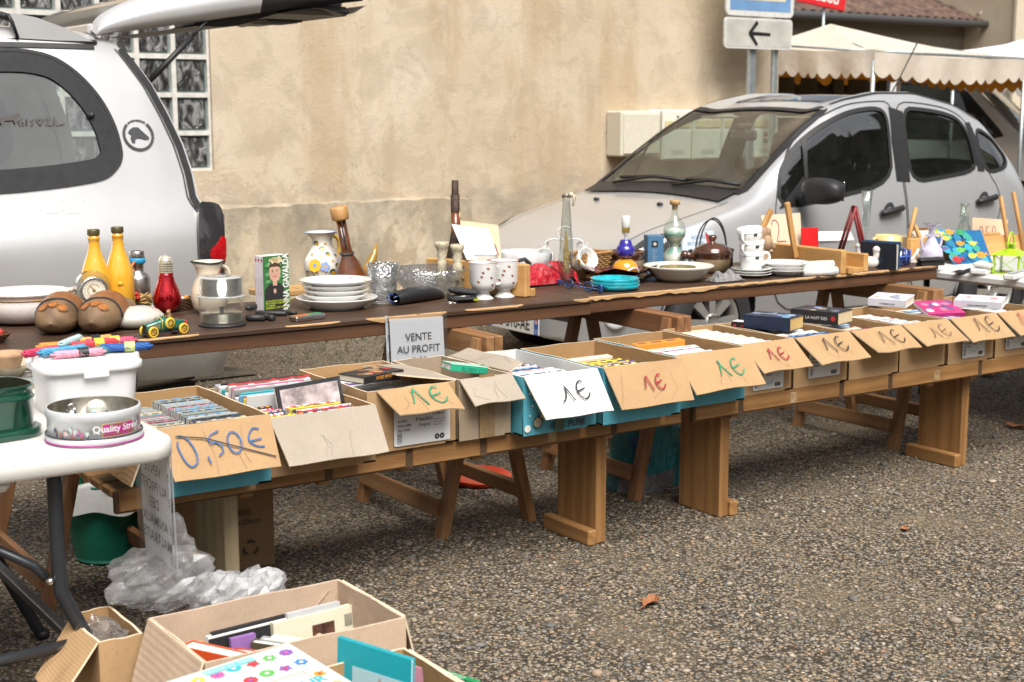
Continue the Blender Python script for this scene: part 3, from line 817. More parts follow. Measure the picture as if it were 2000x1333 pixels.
def px_side(sh, ox, oy, pts):
 out=[]
 for u, v in pts:
  Y=oy-.8
  for _ in range(6):
   p=aty(u, v, Y); Y=oy+sh.on_side(p.x-ox, p.z).y
  out.append((p.x-ox, p.z))
 return out
BLACKPL=M((.018, .018, .019), .5, var=.25, bmp=.15, bscale=500)
RUBBER=M((.02, .02, .021), .75, var=.3)
SEAM=M((.03, .03, .032), .7)
GLS=glass_thin((.50, .58, .54), .015, .01, 1., .24)
GLSW=glass_thin((.84, .90, .86), .015, .02)
ALLOY=M((.50, .49, .46), .35, .7, var=.08)
LAMPG=glass_thin((.9, .93, .93), .02, .02)
CHROME=M((.75, .75, .75), .12, 1., var=.03)
def wheel(parent, x, y, r, face=-1, spokes=8, rimr=.19, w=.185):
# a wheel whose axle lies along y, outer face toward face*y
 t=MB()
 prof=[(rimr, -w/2), (rimr+.02, -w/2-.004), (r-.035, -w/2+.004), (r-.01, -w/2+.018), (r, -w/2+.035), (r, w/2-.035), (r-.01, w/2-.018), (r-.035, w/2-.004), (rimr+.02, w/2+.004), (rimr, w/2)]
 t.lathe(prof, RUBBER, 48)
 for k in range(4):
  z=-w/2+.045+k*(w-.09)/3; t.tube([(r*math.cos(a)*1.0, r*math.sin(a), z)for a in np.linspace(0, 2*PI, 49)[:-1]], .003, SEAM, 4, close=True)
 ty=t.build("wheel", parent, (x, y, r), (R(90)*(1 if face<0 else-1), 0, 0))
 q=MB(); zf=w/2-.02
 q.lathe([(rimr, -w/2), (rimr-.02, -w/2+.02), (rimr-.02, zf), (rimr-.004, zf+.012), (rimr, zf+.002)], ALLOY, 40)
 q.lathe([(0, zf-.075), (rimr-.02, zf-.075)], M((.02, .02, .02), .8), 24)
 for k in range(spokes):
  a=2*PI*k/spokes; c, s_=math.cos(a), math.sin(a)
  def pp(rr, ww, z):return[(rr*c-ww*s_, rr*s_+ww*c, z), (rr*c+ww*s_, rr*s_-ww*c, z)]
  A=pp(.035, .016, zf-.004); B=pp(rimr-.012, .031, zf-.002); A2=pp(.035, .012, zf-.05); B2=pp(rimr-.012, .022, zf-.05)
  q.add(A+B+A2+B2, [(0, 2, 3, 1), (0, 4, 6, 2), (1, 3, 7, 5)], ALLOY)
 q.lathe([(.052, zf-.05), (.050, zf+.002), (.036, zf+.008), (.034, zf+.002), (0, zf+.004)], ALLOY, 24)
 for k in range(4):
  a=2*PI*(k+.5)/4; q.lathe([(.008, zf), (.008, zf+.008), (0, zf+.01)], SEAM, 8, TR(.043*math.cos(a), .043*math.sin(a), 0))
 q.build("rim", ty)
 return ty

 # ---- silver hatchback
SILV=carpaint((.53, .535, .545), .5, .3)
#        a    zc   zr   wr   zs   ws   zm   wm   zb   wb
rows=[(.00, .56, .52, .05, .50, .06, .42, .07, .24, .06), (.015, .60, .57, .26, .52, .30, .42, .32, .22, .28), (.05, .65, .62, .42, .56, .50, .42, .53, .21, .48), (.13, .71, .68, .55, .62, .64, .43, .67, .20, .62), (.26, .77, .74, .62, .68, .73, .45, .76, .19, .70), (.45, .84, .81, .66, .76, .775, .50, .805, .19, .74), (.75, .915, .885, .69, .83, .80, .53, .828, .19, .75), (.98, .965, .945, .70, .875, .805, .54, .832, .19, .755), (1.10, 1.015, .995, .70, .895, .806, .54, .833, .19, .755), (1.35, 1.185, 1.16, .69, .915, .806, .54, .833, .19, .755), (1.60, 1.345, 1.318, .66, .93, .806, .54, .833, .19, .755), (1.85, 1.475, 1.447, .63, .945, .806, .55, .833, .19, .755), (2.00, 1.52, 1.488, .615, .95, .805, .55, .833, .19, .755), (2.30, 1.57, 1.534, .605, .97, .803, .55, .833, .19, .755), (2.65, 1.573, 1.537, .60, .99, .80, .56, .832, .19, .755), (3.05, 1.52, 1.478, .585, 1.01, .79, .57, .828, .20, .75), (3.35, 1.43, 1.38, .56, 1.02, .77, .58, .815, .22, .735), (3.55, 1.31, 1.25, .53, 1.00, .735, .59, .79, .26, .70), (3.70, 1.10, 1.05, .50, .92, .68, .60, .74, .30, .65), (3.80, .92, .90, .45, .82, .58, .60, .62, .33, .55), (3.86, .75, .74, .2, .70, .25, .60, .3, .36, .25)]
hb=Shell(rows)
FW_A, RW_A=.755, 3.215
near=hb.side&(hb.fz>.1)
for wa in(FW_A, RW_A):hb.mark(None, near&(((hb.fa-wa)**2+(hb.fz-.31)**2)<.345**2))
CX0, CY0=4.605, 5.83+.815
PXS=lambda P:px_side(hb, CX0, CY0, P)
WF=PXS([(1519, 410), (1519, 346), (1532, 307), (1554, 276), (1600, 248), (1640, 226), (1675, 215), (1715, 211), (1731, 225), (1736, 275), (1742, 357), (1640, 384)])
WR=PXS([(1760, 212), (1800, 214), (1845, 222), (1872, 234), (1890, 262), (1901, 300), (1906, 334), (1840, 347), (1782, 357), (1770, 290)])
WQ=PXS([(1902, 247), (1937, 270), (1960, 300), (1966, 318), (1958, 331), (1926, 338), (1912, 298)])
DF=PXS([(1508, 612), (1510, 500), (1511, 385), (1520, 305), (1568, 245), (1640, 206), (1700, 198), (1740, 199), (1750, 280), (1767, 380), (1771, 480), (1772, 588), (1640, 602)])
DR=PXS([(1776, 588), (1774, 480), (1770, 380), (1753, 280), (1743, 199), (1800, 202), (1860, 215), (1895, 250), (1925, 330), (1955, 378), (1948, 440), (1905, 490), (1880, 540), (1868, 578)])
dfd, drd=(polyd(chaikin(P, 2), .04)for P in(DF, DR))
hb.mark("door_front", near&inpoly(hb.fa, hb.fz, dfd)); hb.mark("door_rear", near&inpoly(hb.fa, hb.fz, drd))
wfd, wrd, wqd=(polyd(chaikin(P, 2), .03)for P in(WF, WR, WQ))
hb.mark("window_front", hb.side&inpoly(hb.fa, hb.fz, wfd)); hb.mark("window_rear", hb.side&inpoly(hb.fa, hb.fz, wrd)); hb.mark("window_quarter", hb.side&inpoly(hb.fa, hb.fz, wqd))
top=~hb.side
ayW=lambda a:.675-(a-1.08)*.12
hb.mark("windscreen", top&(hb.fa>1.10)&(hb.fa<1.87-hb.fy**2*.12)&(np.abs(hb.fy)<ayW(hb.fa)))
hb.mark("rear_window", top&(hb.fa>3.38)&(hb.fa<3.70)&(np.abs(hb.fy)<.46))
hb.mark("sunroof", top&(hb.fa>2.05)&(hb.fa<2.6)&(np.abs(hb.fy)<.40))
hoodP=[(.20, -.56), (.5, -.665), (1.0, -.69), (1.0, .69), (.5, .665), (.20, .56), (.13, .3), (.115, 0), (.13, -.3)]
hb.mark("hood", (hb.fz>.68)&(hb.fa<1.03)&inpoly(hb.fa, hb.fy, hoodP))
HL=[(.085, .575), (.20, .68), (.42, .785), (.60, .80), (.55, .73), (.36, .62), (.2, .565)]
hld=dens(HL, 6)
hb.mark("headlight", (hb.side|(hb.fa<.7))&inpoly(hb.fa, hb.fz, hld)&(np.abs(hb.fy)>.3))
hb.mark("grille", (hb.fa<.16)&(hb.fz>.315)&(hb.fz<.44)&(np.abs(hb.fy)<.50))
hat=thing("hatchback_car", "silver hatchback with black mirror and door handles parked right of the van", "car", (CX0, CY0, 0))
hb.build(None, "body", SILV, hat)
hood=hb.build("hood", "hood", SILV, hat)
d1=hb.build("door_front", "door", SILV, hat); d2=hb.build("door_rear", "door", SILV, hat)
hb.build("windscreen", "windscreen", GLSW, hat, -.004); hb.build("rear_window", "rear_window", GLS, hat, -.004)
hb.build("window_front", "window", GLS, hat, -.006); hb.build("window_rear", "window", GLS, hat, -.006); hb.build("window_quarter", "window", GLS, hat, -.006)
hb.build("sunroof", "sunroof", M((.015, .016, .018), .06, coat=.6), hat)
hb.build("grille", "grille", BLACKPL, hat)
hb.build("headlight", "headlight", LAMPG, hat)
for sg in(-1, 1):
 for P in(wfd, wrd, wqd):t_=MB(); hb.band(t_, P, .024, BLACKPL, 'side', sg, .0035); hb.band(t_, P, .05, BLACKPL, 'side', sg, -.012); t_.build("window_trim", hat)
t_=MB()
for sg in(-1, 1):
 hb.band(t_, polyd(PXS([(1748, 214), (1754, 280), (1764, 355)]), close=False), .12, BLACKPL, 'side', sg, .005, False)
 hb.band(t_, polyd(PXS([(1888, 240), (1903, 280), (1916, 335)]), close=False), .07, BLACKPL, 'side', sg, .005, False)
 hb.band(t_, polyd(PXS([(1567, 274), (1572, 320), (1574, 396)]), close=False), .028, BLACKPL, 'side', sg, .006, False)
 hb.band(t_, polyd([(1.1, .345), (3.0, .345)], close=False), .0, BLACKPL, 'side', sg, .006, False)
 hb.band(t_, [(wa+.35*math.cos(a), .31+.35*math.sin(a))for wa in(FW_A, )for a in np.linspace(-.3, PI+.3, 30)], .02, SILV, 'side', sg, .006, False)
 hb.band(t_, [(wa+.35*math.cos(a), .31+.35*math.sin(a))for wa in(RW_A, )for a in np.linspace(-.3, PI+.3, 30)], .02, SILV, 'side', sg, .006, False)
ws=[(1.085, y)for y in np.linspace(-.66, .66, 24)]+[(a, ayW(a))for a in np.linspace(1.12, 1.83, 22)]+[(1.87-y*y*.12, y)for y in np.linspace(.54, -.54, 24)]+[(a, -ayW(a))for a in np.linspace(1.83, 1.12, 22)]
hb.band(t_, ws, .045, BLACKPL, 'top', off=.004)
hb.band(t_, [(1.055-y*y*.1, y)for y in np.linspace(-.64, .64, 30)], .13, BLACKPL, 'top', off=.012, close=False)
sr=polyd([(2.05, -.40), (2.6, -.40), (2.6, .40), (2.05, .40)]); hb.band(t_, sr, .03, BLACKPL, 'top', off=.004)
rw_=polyd([(3.38, -.46), (3.70, -.46), (3.70, .46), (3.38, .46)]); hb.band(t_, rw_, .05, BLACKPL, 'top', off=.004)
for sg in(-1, 1):hb.band(t_, [(a, sg*(.555+.01*math.sin(a)))for a in np.linspace(1.9, 3.3, 30)], .016, BLACKPL, 'top', off=.004, close=False)
for sg in(-1, 1):hb.band(t_, [(a, .578)for a in np.linspace(.013, .15, 18)], .045, BLACKPL, 'side', sg, .004, False)
for sg in(-1, 1):t_.box(1.93, 2.0, sg*.555-.012, sg*.555+.012, 1.415, 1.44, BLACKPL, .006)
t_.build("body_trim", hat)
s_=MB()
for sg in(-1, 1):
 for P in(dfd, drd):hb.band(s_, P, .007, SEAM, 'side', sg, .003)
 hb.band(s_, hld, .012, SEAM, 'side', sg, .003)
for y in(-1, 1):hb.band(s_, [(a, y*(.60+(a-.2)*.1))for a in np.linspace(.25, .98, 20)], .006, SEAM, 'top', off=.002, close=False)
s_.build("panel_gaps", hat)
# headlight innards, chevron strip, plate, lower fascia
for sg in(-1, 1):
 q=MB();
 for a_, z_, rr in((.24, .655, .062), (.40, .70, .05)):
  p=hb.on_side(a_, z_, sg, -.03); q.ball(p, rr, CHROME, 8, (1, .8, 1))
 q.build("lamp_reflector", hat)
q=MB(); yb=-.02
for sg in(-1, 1):q.stroke([(0, .0), (sg*.10, -.045)], .022, CHROME, TR(-.012, 0, .66, R(90), 0, -R(90)), z=.004)
q.build("badge", hat)
pl=MB(); WHT=M((.72, .72, .70), .4, var=.06)
pl.box(-.26, .26, -.055, .055, 0, .006, WHT, .003)
pl.poly([(.215, -.053), (.257, -.053), (.257, .053), (.215, .053)], M((.02, .10, .42), .4), z=.0068); pl.poly([(-.257, -.053), (-.215, -.053), (-.215, .053), (-.257, .053)], M((.02, .10, .42), .4), z=.0068)
pl.disc(.236, .02, .013, M((.7, .35, .3), .5), z=.0075); pl.text("35", .035, WHT, TR(.236, -.045, .0075))
pl.text("BS-510-AE", .098, BLKP, TR(0, -.034, .0075), sx=.82, bold=.012)
pl.build("number_plate", hat, (-.03, -.0, .275), (R(90), 0, R(-90)))
q=MB()
for k in range(3):hb.band(q, [(.0, 0)], .01, BLACKPL)if 0 else q.tube([(.16-.14*math.cos(y*2.6), y, .325+k*.045)for y in np.linspace(-.46, .46, 16)], .008, BLACKPL, 6)
q.build("grille_bars", hat)
for sg in(-1, 1):
 q=MB(); p=hb.on_side(.17, .36, sg, .0); q.lathe([(.07, 0), (.065, .012), (.05, .004), (0, .002)], M((.45, .45, .45), .4), 20, FR(p, (.55, sg*-.83*-1, 0)if sg<0 else(-.55, .83, 0), (0, 0, 1))); q.build("fog_lamp", hat)
for sg, y in((-1, -.745), (1, .745)):
 wheel(hat, FW_A, y, .30, sg); wheel(hat, RW_A, y, .30, sg)
q=MB()
for wa in(FW_A, RW_A):
 for sg in(-1, 1):q.lathe([(.36, 0), (.36, .24), (0, .24)], SEAM, 28, TR(wa, sg*.80, .31, R(90)if sg<0 else R(-90))@Matrix.Scale(-1, 4, (0, 0, 1)), True)
q.box(.3, 3.6, -.6, .6, .17, .2, SEAM); q.build("underbody", hat)
HND=PXS([(1736, 413), (1921, 391)])
for dr, ah, zh in((d1, *HND[0]), (d2, *HND[1])):
 for sg in(-1, ):
  q=MB(); p=hb.on_side(ah, zh, sg, .03)
  q.tube([(p.x-.085, p.y+.012, p.z-.014), (p.x-.07, p.y, p.z-.01), (p.x, p.y-.004, p.z), (p.x+.085, p.y, p.z+.012), (p.x+.1, p.y+.012, p.z+.013)], .019, BLACKPL, 10)
  X=FR(hb.on_side(ah, zh, sg, .0015), (1, 0, .1), (0, -.12, 1))
  q.disc(0, .008, .047, M((.05, .05, .055), .6), X, .0, 20); q.disc(0, -.02, .045, SILV, X, .0015, 20)
  q.build("handle", dr)
MA, MZ=PXS([(1548, 392)])[0]
q=MB(); p=hb.on_side(MA, MZ, -1, 0)
q.tube([(p.x+.05, p.y+.03, MZ), (p.x+.04, p.y-.06, MZ+.01), (p.x+.05, p.y-.12, MZ+.03)], .032, BLACKPL, 10)
se=lambda t, e:math.copysign(abs(t)**e, t)
q.grid(lambda u, v:(p.x+.04+.07*se(math.sin(PI*v), .7)*se(math.cos(2*PI*u), .7), p.y-.195-.14*se(math.cos(PI*v), .75), MZ+.06+.075*(1-.12*math.cos(PI*v))*se(math.sin(PI*v), .7)*se(math.sin(2*PI*u), .7)), 28, 18, BLACKPL); q.box(p.x+.108, p.x+.114, p.y-.29, p.y-.10, MZ+.005, MZ+.115, CHROME, .003)
q.add([tuple(hb.on_side(a, z, -1, .008))for a, z in PXS([(1520, 408), (1572, 394), (1568, 345)])], [(0, 1, 2)], BLACKPL)
q.build("wing_mirror", hat)
for y0, y1 in((.45, -.16), (-.12, -.62)):
 q=MB(); pts=[hb.on_top(1.06, y0 if y0>0 else-.1, .03)];
 a0_=hb.on_top(1.06, y0, .03); a1_=hb.on_top(1.13, (y0+y1)/2, .035); a2_=hb.on_top(1.12, y1, .03)
 q.tube([a0_, a1_, a2_], .009, BLACKPL, 6); q.tube([hb.on_top(1.135, y0+.02, .02), hb.on_top(1.145, (y0+y1)/2, .024), hb.on_top(1.13, y1, .02)], .012, BLACKPL, 6); q.build("wiper", hat)
q=MB()
for y in(.3, -.3):q.ball(hb.on_top(.80, y, .008), .018, BLACKPL, 6, (1, 1.3, .6))
q.build("washer_jets", hat)
q=MB(); ar=hb.on_top(3.05, 0, 0); q.tube([ar, ar+Vector((.12, 0, .16)), ar+Vector((.30, 0, .42))], .005, BLACKPL, 6); q.build("antenna", hat)
# interior
DARK=M((.035, .035, .037), .8, var=.3); SEATF=M((.05, .05, .052), .9, var=.3)
q=MB(); q.grid(lambda u, v:(1.12+.42*v+.06*math.sin(u*PI), -.66+1.32*u, .86+.10*math.sin(v*PI*.8)-.04*v), 14, 8, DARK); q.box(1.3, 1.6, -.68, .68, .5, .84, DARK, .04); q.build("dashboard", hat)
q=MB(); q.tube([(1.60+.05*math.sin(a), -.34+.18*math.cos(a), .90+.17*math.sin(a))for a in np.linspace(0, 2*PI, 25)[:-1]], .016, DARK, 8, close=True); q.tube([(1.5, -.34, .84), (1.62, -.34, .91)], .03, DARK, 8); q.build("steering_wheel", hat)
def seat(parent, x, y, z):
 q=MB()
 q.box(x-.05, x+.42, y-.23, y+.23, z-.15, z, SEATF, .05)
 q.box(-.06, .06, -.23, .23, 0, .58, SEATF, .055, TR(x+.44, y, z-.04, 0, R(14), 0)); q.box(-.05, .05, -.13, .13, .62, .84, SEATF, .048, TR(x+.44, y, z-.04, 0, R(14), 0))
 q.tube([(x+.57, y-.06, z+.5), (x+.60, y-.06, z+.62)], .008, CHROME, 6); q.tube([(x+.57, y+.06, z+.5), (x+.60, y+.06, z+.62)], .008, CHROME, 6)
 return q.build("seat", parent)
seat(hat, 1.85, -.36, .56); seat(hat, 1.85, .36, .56)
q=MB(); q.box(2.75, 3.2, -.62, .62, .42, .58, SEATF, .05); q.box(-.06, .06, -.62, .62, 0, .55, SEATF, .05, TR(3.2, 0, .55, 0, R(14))); q.build("rear_seat", hat)
q=MB(); q.box(1.0, 3.7, -.72, .72, .2, .26, DARK); q.box(3.3, 3.6, -.6, .6, .26, .95, DARK); q.build("cabin_floor", hat)
q=MB(); m0=hb.on_top(1.72, 0, -.03); q.box(m0.x-.015, m0.x+.015, -.12, .12, m0.z-.1, m0.z-.035, DARK, .014); q.tube([m0, m0+Vector((0, 0, -.05))], .01, DARK, 6); q.box(m0.x-.02, m0.x+.04, -.05, .05, m0.z-.02, m0.z+.005, DARK, .01); q.build("rear_view_mirror", hat)
for y in(.35, -.35):
 q=MB(); m0=hb.on_top(1.84, y, -.03); q.box(m0.x-.02, m0.x+.12, y-.17, y+.17, m0.z-.015, m0.z, M((.3, .29, .27), .8), .006); q.build("sun_visor", hat)
q=MB(); m0=hb.on_top(1.9, 0, 0)
q.build("headliner", hat)if 0 else None

# ---- silver people carrier with raised tailgate (faces left, only its rear quarter is in the picture)
VANP=carpaint((.60, .60, .60), .5, .33)
vr=[(.00, .60, .56, .05, .52, .06, .45, .07, .28, .06), (.02, .66, .62, .35, .56, .45, .45, .48, .25, .42), (.12, .78, .74, .58, .66, .70, .48, .74, .23, .66), (.35, .90, .87, .68, .78, .80, .55, .85, .22, .76), (.80, 1.0, .97, .72, .90, .84, .70, .89, .22, .80), (1.10, 1.07, 1.03, .73, .95, .85, .80, .905, .22, .82), (1.60, 1.42, 1.36, .70, 1.0, .86, .88, .91, .22, .82), (2.00, 1.66, 1.60, .67, 1.03, .865, .80, .91, .22, .82), (2.30, 1.73, 1.665, .665, 1.05, .865, .80, .91, .22, .82), (3.20, 1.83, 1.755, .665, 1.08, .865, .80, .91, .24, .82), (3.90, 1.81, 1.735, .665, 1.10, .862, .80, .908, .27, .82), (4.15, 1.75, 1.675, .66, 1.10, .855, .80, .90, .29, .82), (4.30, 1.68, 1.60, .65, 1.10, .845, .80, .89, .30, .81), (4.42, 1.62, 1.55, .64, 1.09, .835, .80, .88, .30, .805), (4.62, 1.50, 1.43, .60, 1.05, .77, .80, .82, .32, .74)]
VL=4.40; VX0=2.47-VL; VY0=5.83+.90
vb=Shell(vr, .018)
_re=px_side(vb, VX0, VY0, [(222, 84), (255, 120), (291, 168), (324, 228), (351, 285), (369, 339), (379, 390)])
_rz=[.2, .35, .6, .95]+[z for a, z in _re][::-1]+[1.9]; _ra=[4.36, 4.41, 4.415, 4.385]+[a for a, z in _re][::-1]+[_re[0][0]-.06]
def rear_a(z):return np.interp(z, _rz, _ra)
vb.mark(None, vb.fa>rear_a(vb.fz))
vnear=vb.side&(vb.fz>.1)
for wa in(.85, 3.62):vb.mark(None, vnear&(((vb.fa-wa)**2+(vb.fz-.33)**2)<.37**2))
VW3=px_side(vb, VX0, VY0, [(-250, 112), (-100, 104), (0, 103), (54, 106), (99, 117), (135, 138), (168, 168), (198, 207), (219, 249), (230, 288), (231, 309), (222, 327), (198, 345), (135, 357), (60, 366), (0, 371), (-100, 376), (-250, 376)])
v3d=dens(VW3, 8)
VW2=[(1.55, 1.12), (1.95, 1.50), (2.4, 1.56), (2.42, 1.14), (2.0, 1.12)]; v2d=polyd(VW2, .05)
vb.mark("window", vb.side&inpoly(vb.fa, vb.fz, v3d)); vb.mark("window2", vb.side&inpoly(vb.fa, vb.fz, v2d))
vb.mark("windscreen", ~vb.side&(vb.fa>1.15)&(vb.fa<1.95)&(np.abs(vb.fy)<.62))
van=thing("people_carrier", "silver people carrier with raised tailgate and greyhound sticker at the left", "car", (VX0, VY0, 0))
vb.build(None, "body", VANP, van)
VGL=glass_thin((.55, .63, .59), .02, .04, 1., .2)
vb.build("window", "window", VGL, van, -.006); vb.build("window2", "window", VGL, van, -.006); vb.build("windscreen", "windscreen", GLSW, van, -.006)
t_=MB()
FRIT=M((.028, .028, .030), .12, var=.2)
def inset(P, d):
 m_=len(P); out=[]
 for i in range(m_):
  t=Vector(P[(i+1)%m_])-Vector(P[i-1]); t=t.normalized(); out.append((P[i][0]+(-t.y)*d, P[i][1]+t.x*d))
 return out
sgn_=1 if sum(v3d[i][0]*v3d[(i+1)%len(v3d)][1]-v3d[(i+1)%len(v3d)][0]*v3d[i][1]for i in range(len(v3d)))>0 else-1
for sg in(-1, 1):
 vb.band(t_, inset(v3d, .035*sgn_), .085, FRIT, 'side', sg, .004); vb.band(t_, inset(v3d, -.010*sgn_), .014, RUBBER, 'side', sg, .006)
 vb.band(t_, v2d, .06, FRIT, 'side', sg, .004); vb.band(t_, inset(v3d, .035*sgn_), .085, FRIT, 'side', sg, -.012)
 zz=np.linspace(.62, 1.72, 36); vb.band(t_, [(float(rear_a(z))-.006, z)for z in zz], .03, BLACKPL, 'side', sg, .006, False)
 vb.band(t_, [(float(rear_a(z))-.006, z)for z in zz], .07, VANP, 'side', sg, -.015, False); vb.band(t_, [(float(rear_a(z))-.03, z)for z in zz], .006, SEAM, 'side', sg, .003, False)
t_.build("window_trim", van)
q=MB(); vb.band(q, [(a, 1.725)for a in np.linspace(2.4, 3.95, 50)], .02, BLACKPL, 'side', -1, .006, False); q.build("roof_seam", van)
# pin of the hinged pane, stickers
q=MB(); _wp=px_side(vb, VX0, VY0, [(177, 227)])[0]; p=vb.on_side(*_wp, -1, .012); q.ball(p, .014, BLACKPL, 8); q.build("window_pin", van)
q=MB(); p=vb.on_side(3.93+.28, 1.345, -1, .002)
p=aty(283, 265, 5.83+.03)-Vector((VX0, VY0, 0)); p=vb.on_side(p.x, p.z, -1, .005)
X=FR(p, Vector(vb.on_side(p.x+.05, p.z, -1, .005))-p, Vector(vb.on_side(p.x, p.z+.05, -1, .005))-p)
STK=M((.045, .045, .05), .5)
ring=[(math.cos(a), math.sin(a))for a in np.linspace(-3.95, .8, 48)]
q.stroke([(x*.064, y*.064)for x, y in ring], .011, STK, X)
q.stroke([(.064*math.cos(a), .064*math.sin(a))for a in np.linspace(.95, 2.2, 14)], .0045, STK, X)
hd=[(-.045, .012), (-.036, .024), (-.018, .034), (.004, .033), (.014, .022), (.030, .004), (.046, -.012), (.044, -.020), (.026, -.021), (.008, -.014), (-.006, -.012), (-.018, -.018), (-.022, -.034), (-.034, -.030), (-.037, -.010), (-.030, .002)]
q.poly(hd, STK, X, .0004)
for k, ch in enumerate("UN AMI LEVRIER"):
 a=R(126-k*5.6); q.text(ch, .011, STK, X@TR(.0605*math.cos(a), .0605*math.sin(a), .0006, 0, 0, a-PI/2), bold=.03)
q.build("dog_sticker", van)
q=MB(); p=aty(38, 236, 5.9)-Vector((VX0, VY0, 0)); p=vb.on_side(p.x, p.z, -1, .004); X=FR(p, (1, 0, 0), Vector(vb.on_side(p.x, p.z+.05, -1, .004))-p)
STG=M((.07, .06, .06), .7)
line=[(-.16, -.02), (-.12, -.02), (-.11, .01), (-.095, -.03), (-.085, .0), (-.07, -.005)]
q.stroke(line, .005, STG, X)
q.poly([(-.075, -.01), (-.055, .012), (-.025, .018), (-.005, .024), (.01, .030), (.022, .022), (.012, .016), (.006, .004), (-.004, -.02), (-.012, .0), (-.045, -.002), (-.06, -.02), (-.066, -.004)], STG, X)
q.stroke([(.03, .01), (.012, .0), (.014, -.02), (.028, -.02), (.03, -.006), (.022, -.006)], .005, STG, X); q.stroke([(.042, -.02), (.045, .008)], .005, STG, X)
q.stroke([(.075, .006), (.06, -.002), (.072, -.012), (.06, -.022)], .005, STG, X); q.stroke([(.098, -.02), (.083, .0), (.09, .01), (.098, .002), (.106, .01), (.113, .0), (.098, -.02)], .005, STG, X)
q.stroke([(.12, .004), (.132, .01), (.134, -.002), (.12, -.02), (.145, -.02)], .005, STG, X); q.stroke([(.155, -.02), (.158, .018), (.165, -.02), (.195, -.016)], .005, STG, X)
q.text("VÉRANDA", .02, M((.5, .5, .5), .7), X@TR(-.05, -.16, .001), sx=1.2)if 0 else None
q.build("window_sticker", van)
q=MB(); SMU=M((.56, .56, .56), .5, .4)
for u0 in(108, 150):
 p=aty(u0, 415, 5.83)-Vector((VX0, VY0, 0)); p=vb.on_side(p.x, p.z, -1, .0015); X=FR(p, (1, 0, 0), Vector(vb.on_side(p.x, p.z+.05, -1, .0015))-p)
 q.poly([(-.055, -.05), (-.048, .0), (-.06, .03), (-.05, .02), (-.04, .03), (-.01, .03), (.015, .035), (.022, .06), (.035, .065), (.05, .052), (.036, .045), (.034, .015), (.03, -.05), (.022, -.05), (.02, -.005), (-.03, -.005), (-.045, -.05)], SMU, X)
q.build("faded_dog_transfer", van)
# tail light: dark housing that wraps the corner with a red round lens
q=MB(); SMOKE=M((.03, .028, .03), .12, coat=.6)
tl0=px_side(vb, VX0, VY0, [(386, 402), (400, 397), (418, 400), (428, 412), (433, 450), (434, 500), (432, 545), (418, 552), (396, 538), (387, 510), (384, 450)])
tld=dens(tl0, 6); v=[tuple(vb.on_side(a, z, -1, .022))for a, z in tld]; n_=len(v)
v2=[tuple(vb.on_side(a, z, -1, -.02))for a, z in tld]
_tc=px_side(vb, VX0, VY0, [(410, 475), (412, 488)]); ctr_=tuple(vb.on_side(*_tc[0], -1, .04))
q.add(v+[ctr_], [(i, (i+1)%n_, n_)for i in range(n_)], SMOKE, True); q.add(v+v2, [(i, (i+1)%n_, n_+(i+1)%n_, n_+i)for i in range(n_)], SMOKE, True)
q.box(4.39, 4.44, -.86, -.74, .78, 1.03, SMOKE, .02)
tlo=q.build("tail_light", van)
q=MB(); rl_=polyd(chaikin(px_side(vb, VX0, VY0, [(396, 478), (402, 466), (420, 461), (435, 462), (436, 485), (435, 510), (420, 514), (404, 509), (397, 496)]), 2), .01); n_=len(rl_); REDL=M((.42, .006, .010), .1, coat=.8, var=.3, scale=120)
v=[tuple(vb.on_side(a, z, -1, .0265))for a, z in rl_]; c_=px_side(vb, VX0, VY0, [(416, 487)])[0]; q.add(v+[tuple(vb.on_side(*c_, -1, .044))], [(i, (i+1)%n_, n_)for i in range(n_)], REDL, True); q.build("red_lens", tlo)
# rear bumper
q=MB(); BUMP=M((.40, .385, .36), .45, .25, var=.1)
def bmp_(u, v):
 a=3.98+(4.50-3.98)*u; z=.31+.33*v
 y=-.905-.03*math.sin(v*PI)+max(0, (u-.70)/.30)**2.2*.22+.06*(1-v)**2
 return(a, y, z-.015*u*(1-v))
q.grid(bmp_, 24, 14, BUMP); e=[bmp_(1, v/14)for v in range(15)]
q.add(e+[(x, .9-.14, z)for x, y, z in e], [(i, i+1, 16+i, 15+i)for i in range(14)], BUMP, True)
tp=[bmp_(i/24, 1)for i in range(25)]; q.add(tp+[(x, -.7, z)for x, y, z in tp], [(i, i+1, 26+i, 25+i)for i in range(24)], BUMP, True)
bm_=q.build("rear_bumper", van)
q=MB(); q.ball((4.33, -.935, .58), .055, M((.13, .125, .12), .6), 10, (1.7, .25, .5)); q.build("reflector_recess", bm_)
for sg, y in((-1, -.80), (1, .80)):wheel(van, .85, y, .315, sg, 7, .2); wheel(van, 3.62, y, .315, sg, 7, .2)
q=MB()
for wa in(.85, 3.62):
 for sg in(-1, 1):q.lathe([(.385, 0), (.385, .26), (0, .26)], SEAM, 28, TR(wa, sg*.875, .33, R(90)if sg<0 else R(-90))@Matrix.Scale(-1, 4, (0, 0, 1)), True)
q.box(.3, 4.35, -.66, .66, .2, .24, SEAM); q.build("underbody", van)
q=MB(); q.box(1.0, 4.3, -.78, .78, .28, .34, DARK); q.box(3.2, 3.32, -.7, .7, .34, 1.15, SEATF, .05); q.box(1.3, 1.6, -.7, .7, .5, .95, DARK, .04); q.build("cabin_floor", van)
seat(van, 1.95, -.38, .75); seat(van, 1.95, .38, .75)
q=MB()
ra=[(2.2, -.655, 1.74), (2.32, -.65, 1.80), (2.6, -.645, 1.85), (3.3, -.64, 1.862), (3.58, -.64, 1.845), (3.66, -.64, 1.80)]
q.tube(catmull(ra, 6), .016, BLACKPL, 8)
fs=[(3.63, 1.755), (3.615, 1.82), (3.60, 1.85), (3.63, 1.855), (3.72, 1.84), (3.84, 1.80), (3.96, 1.745)]
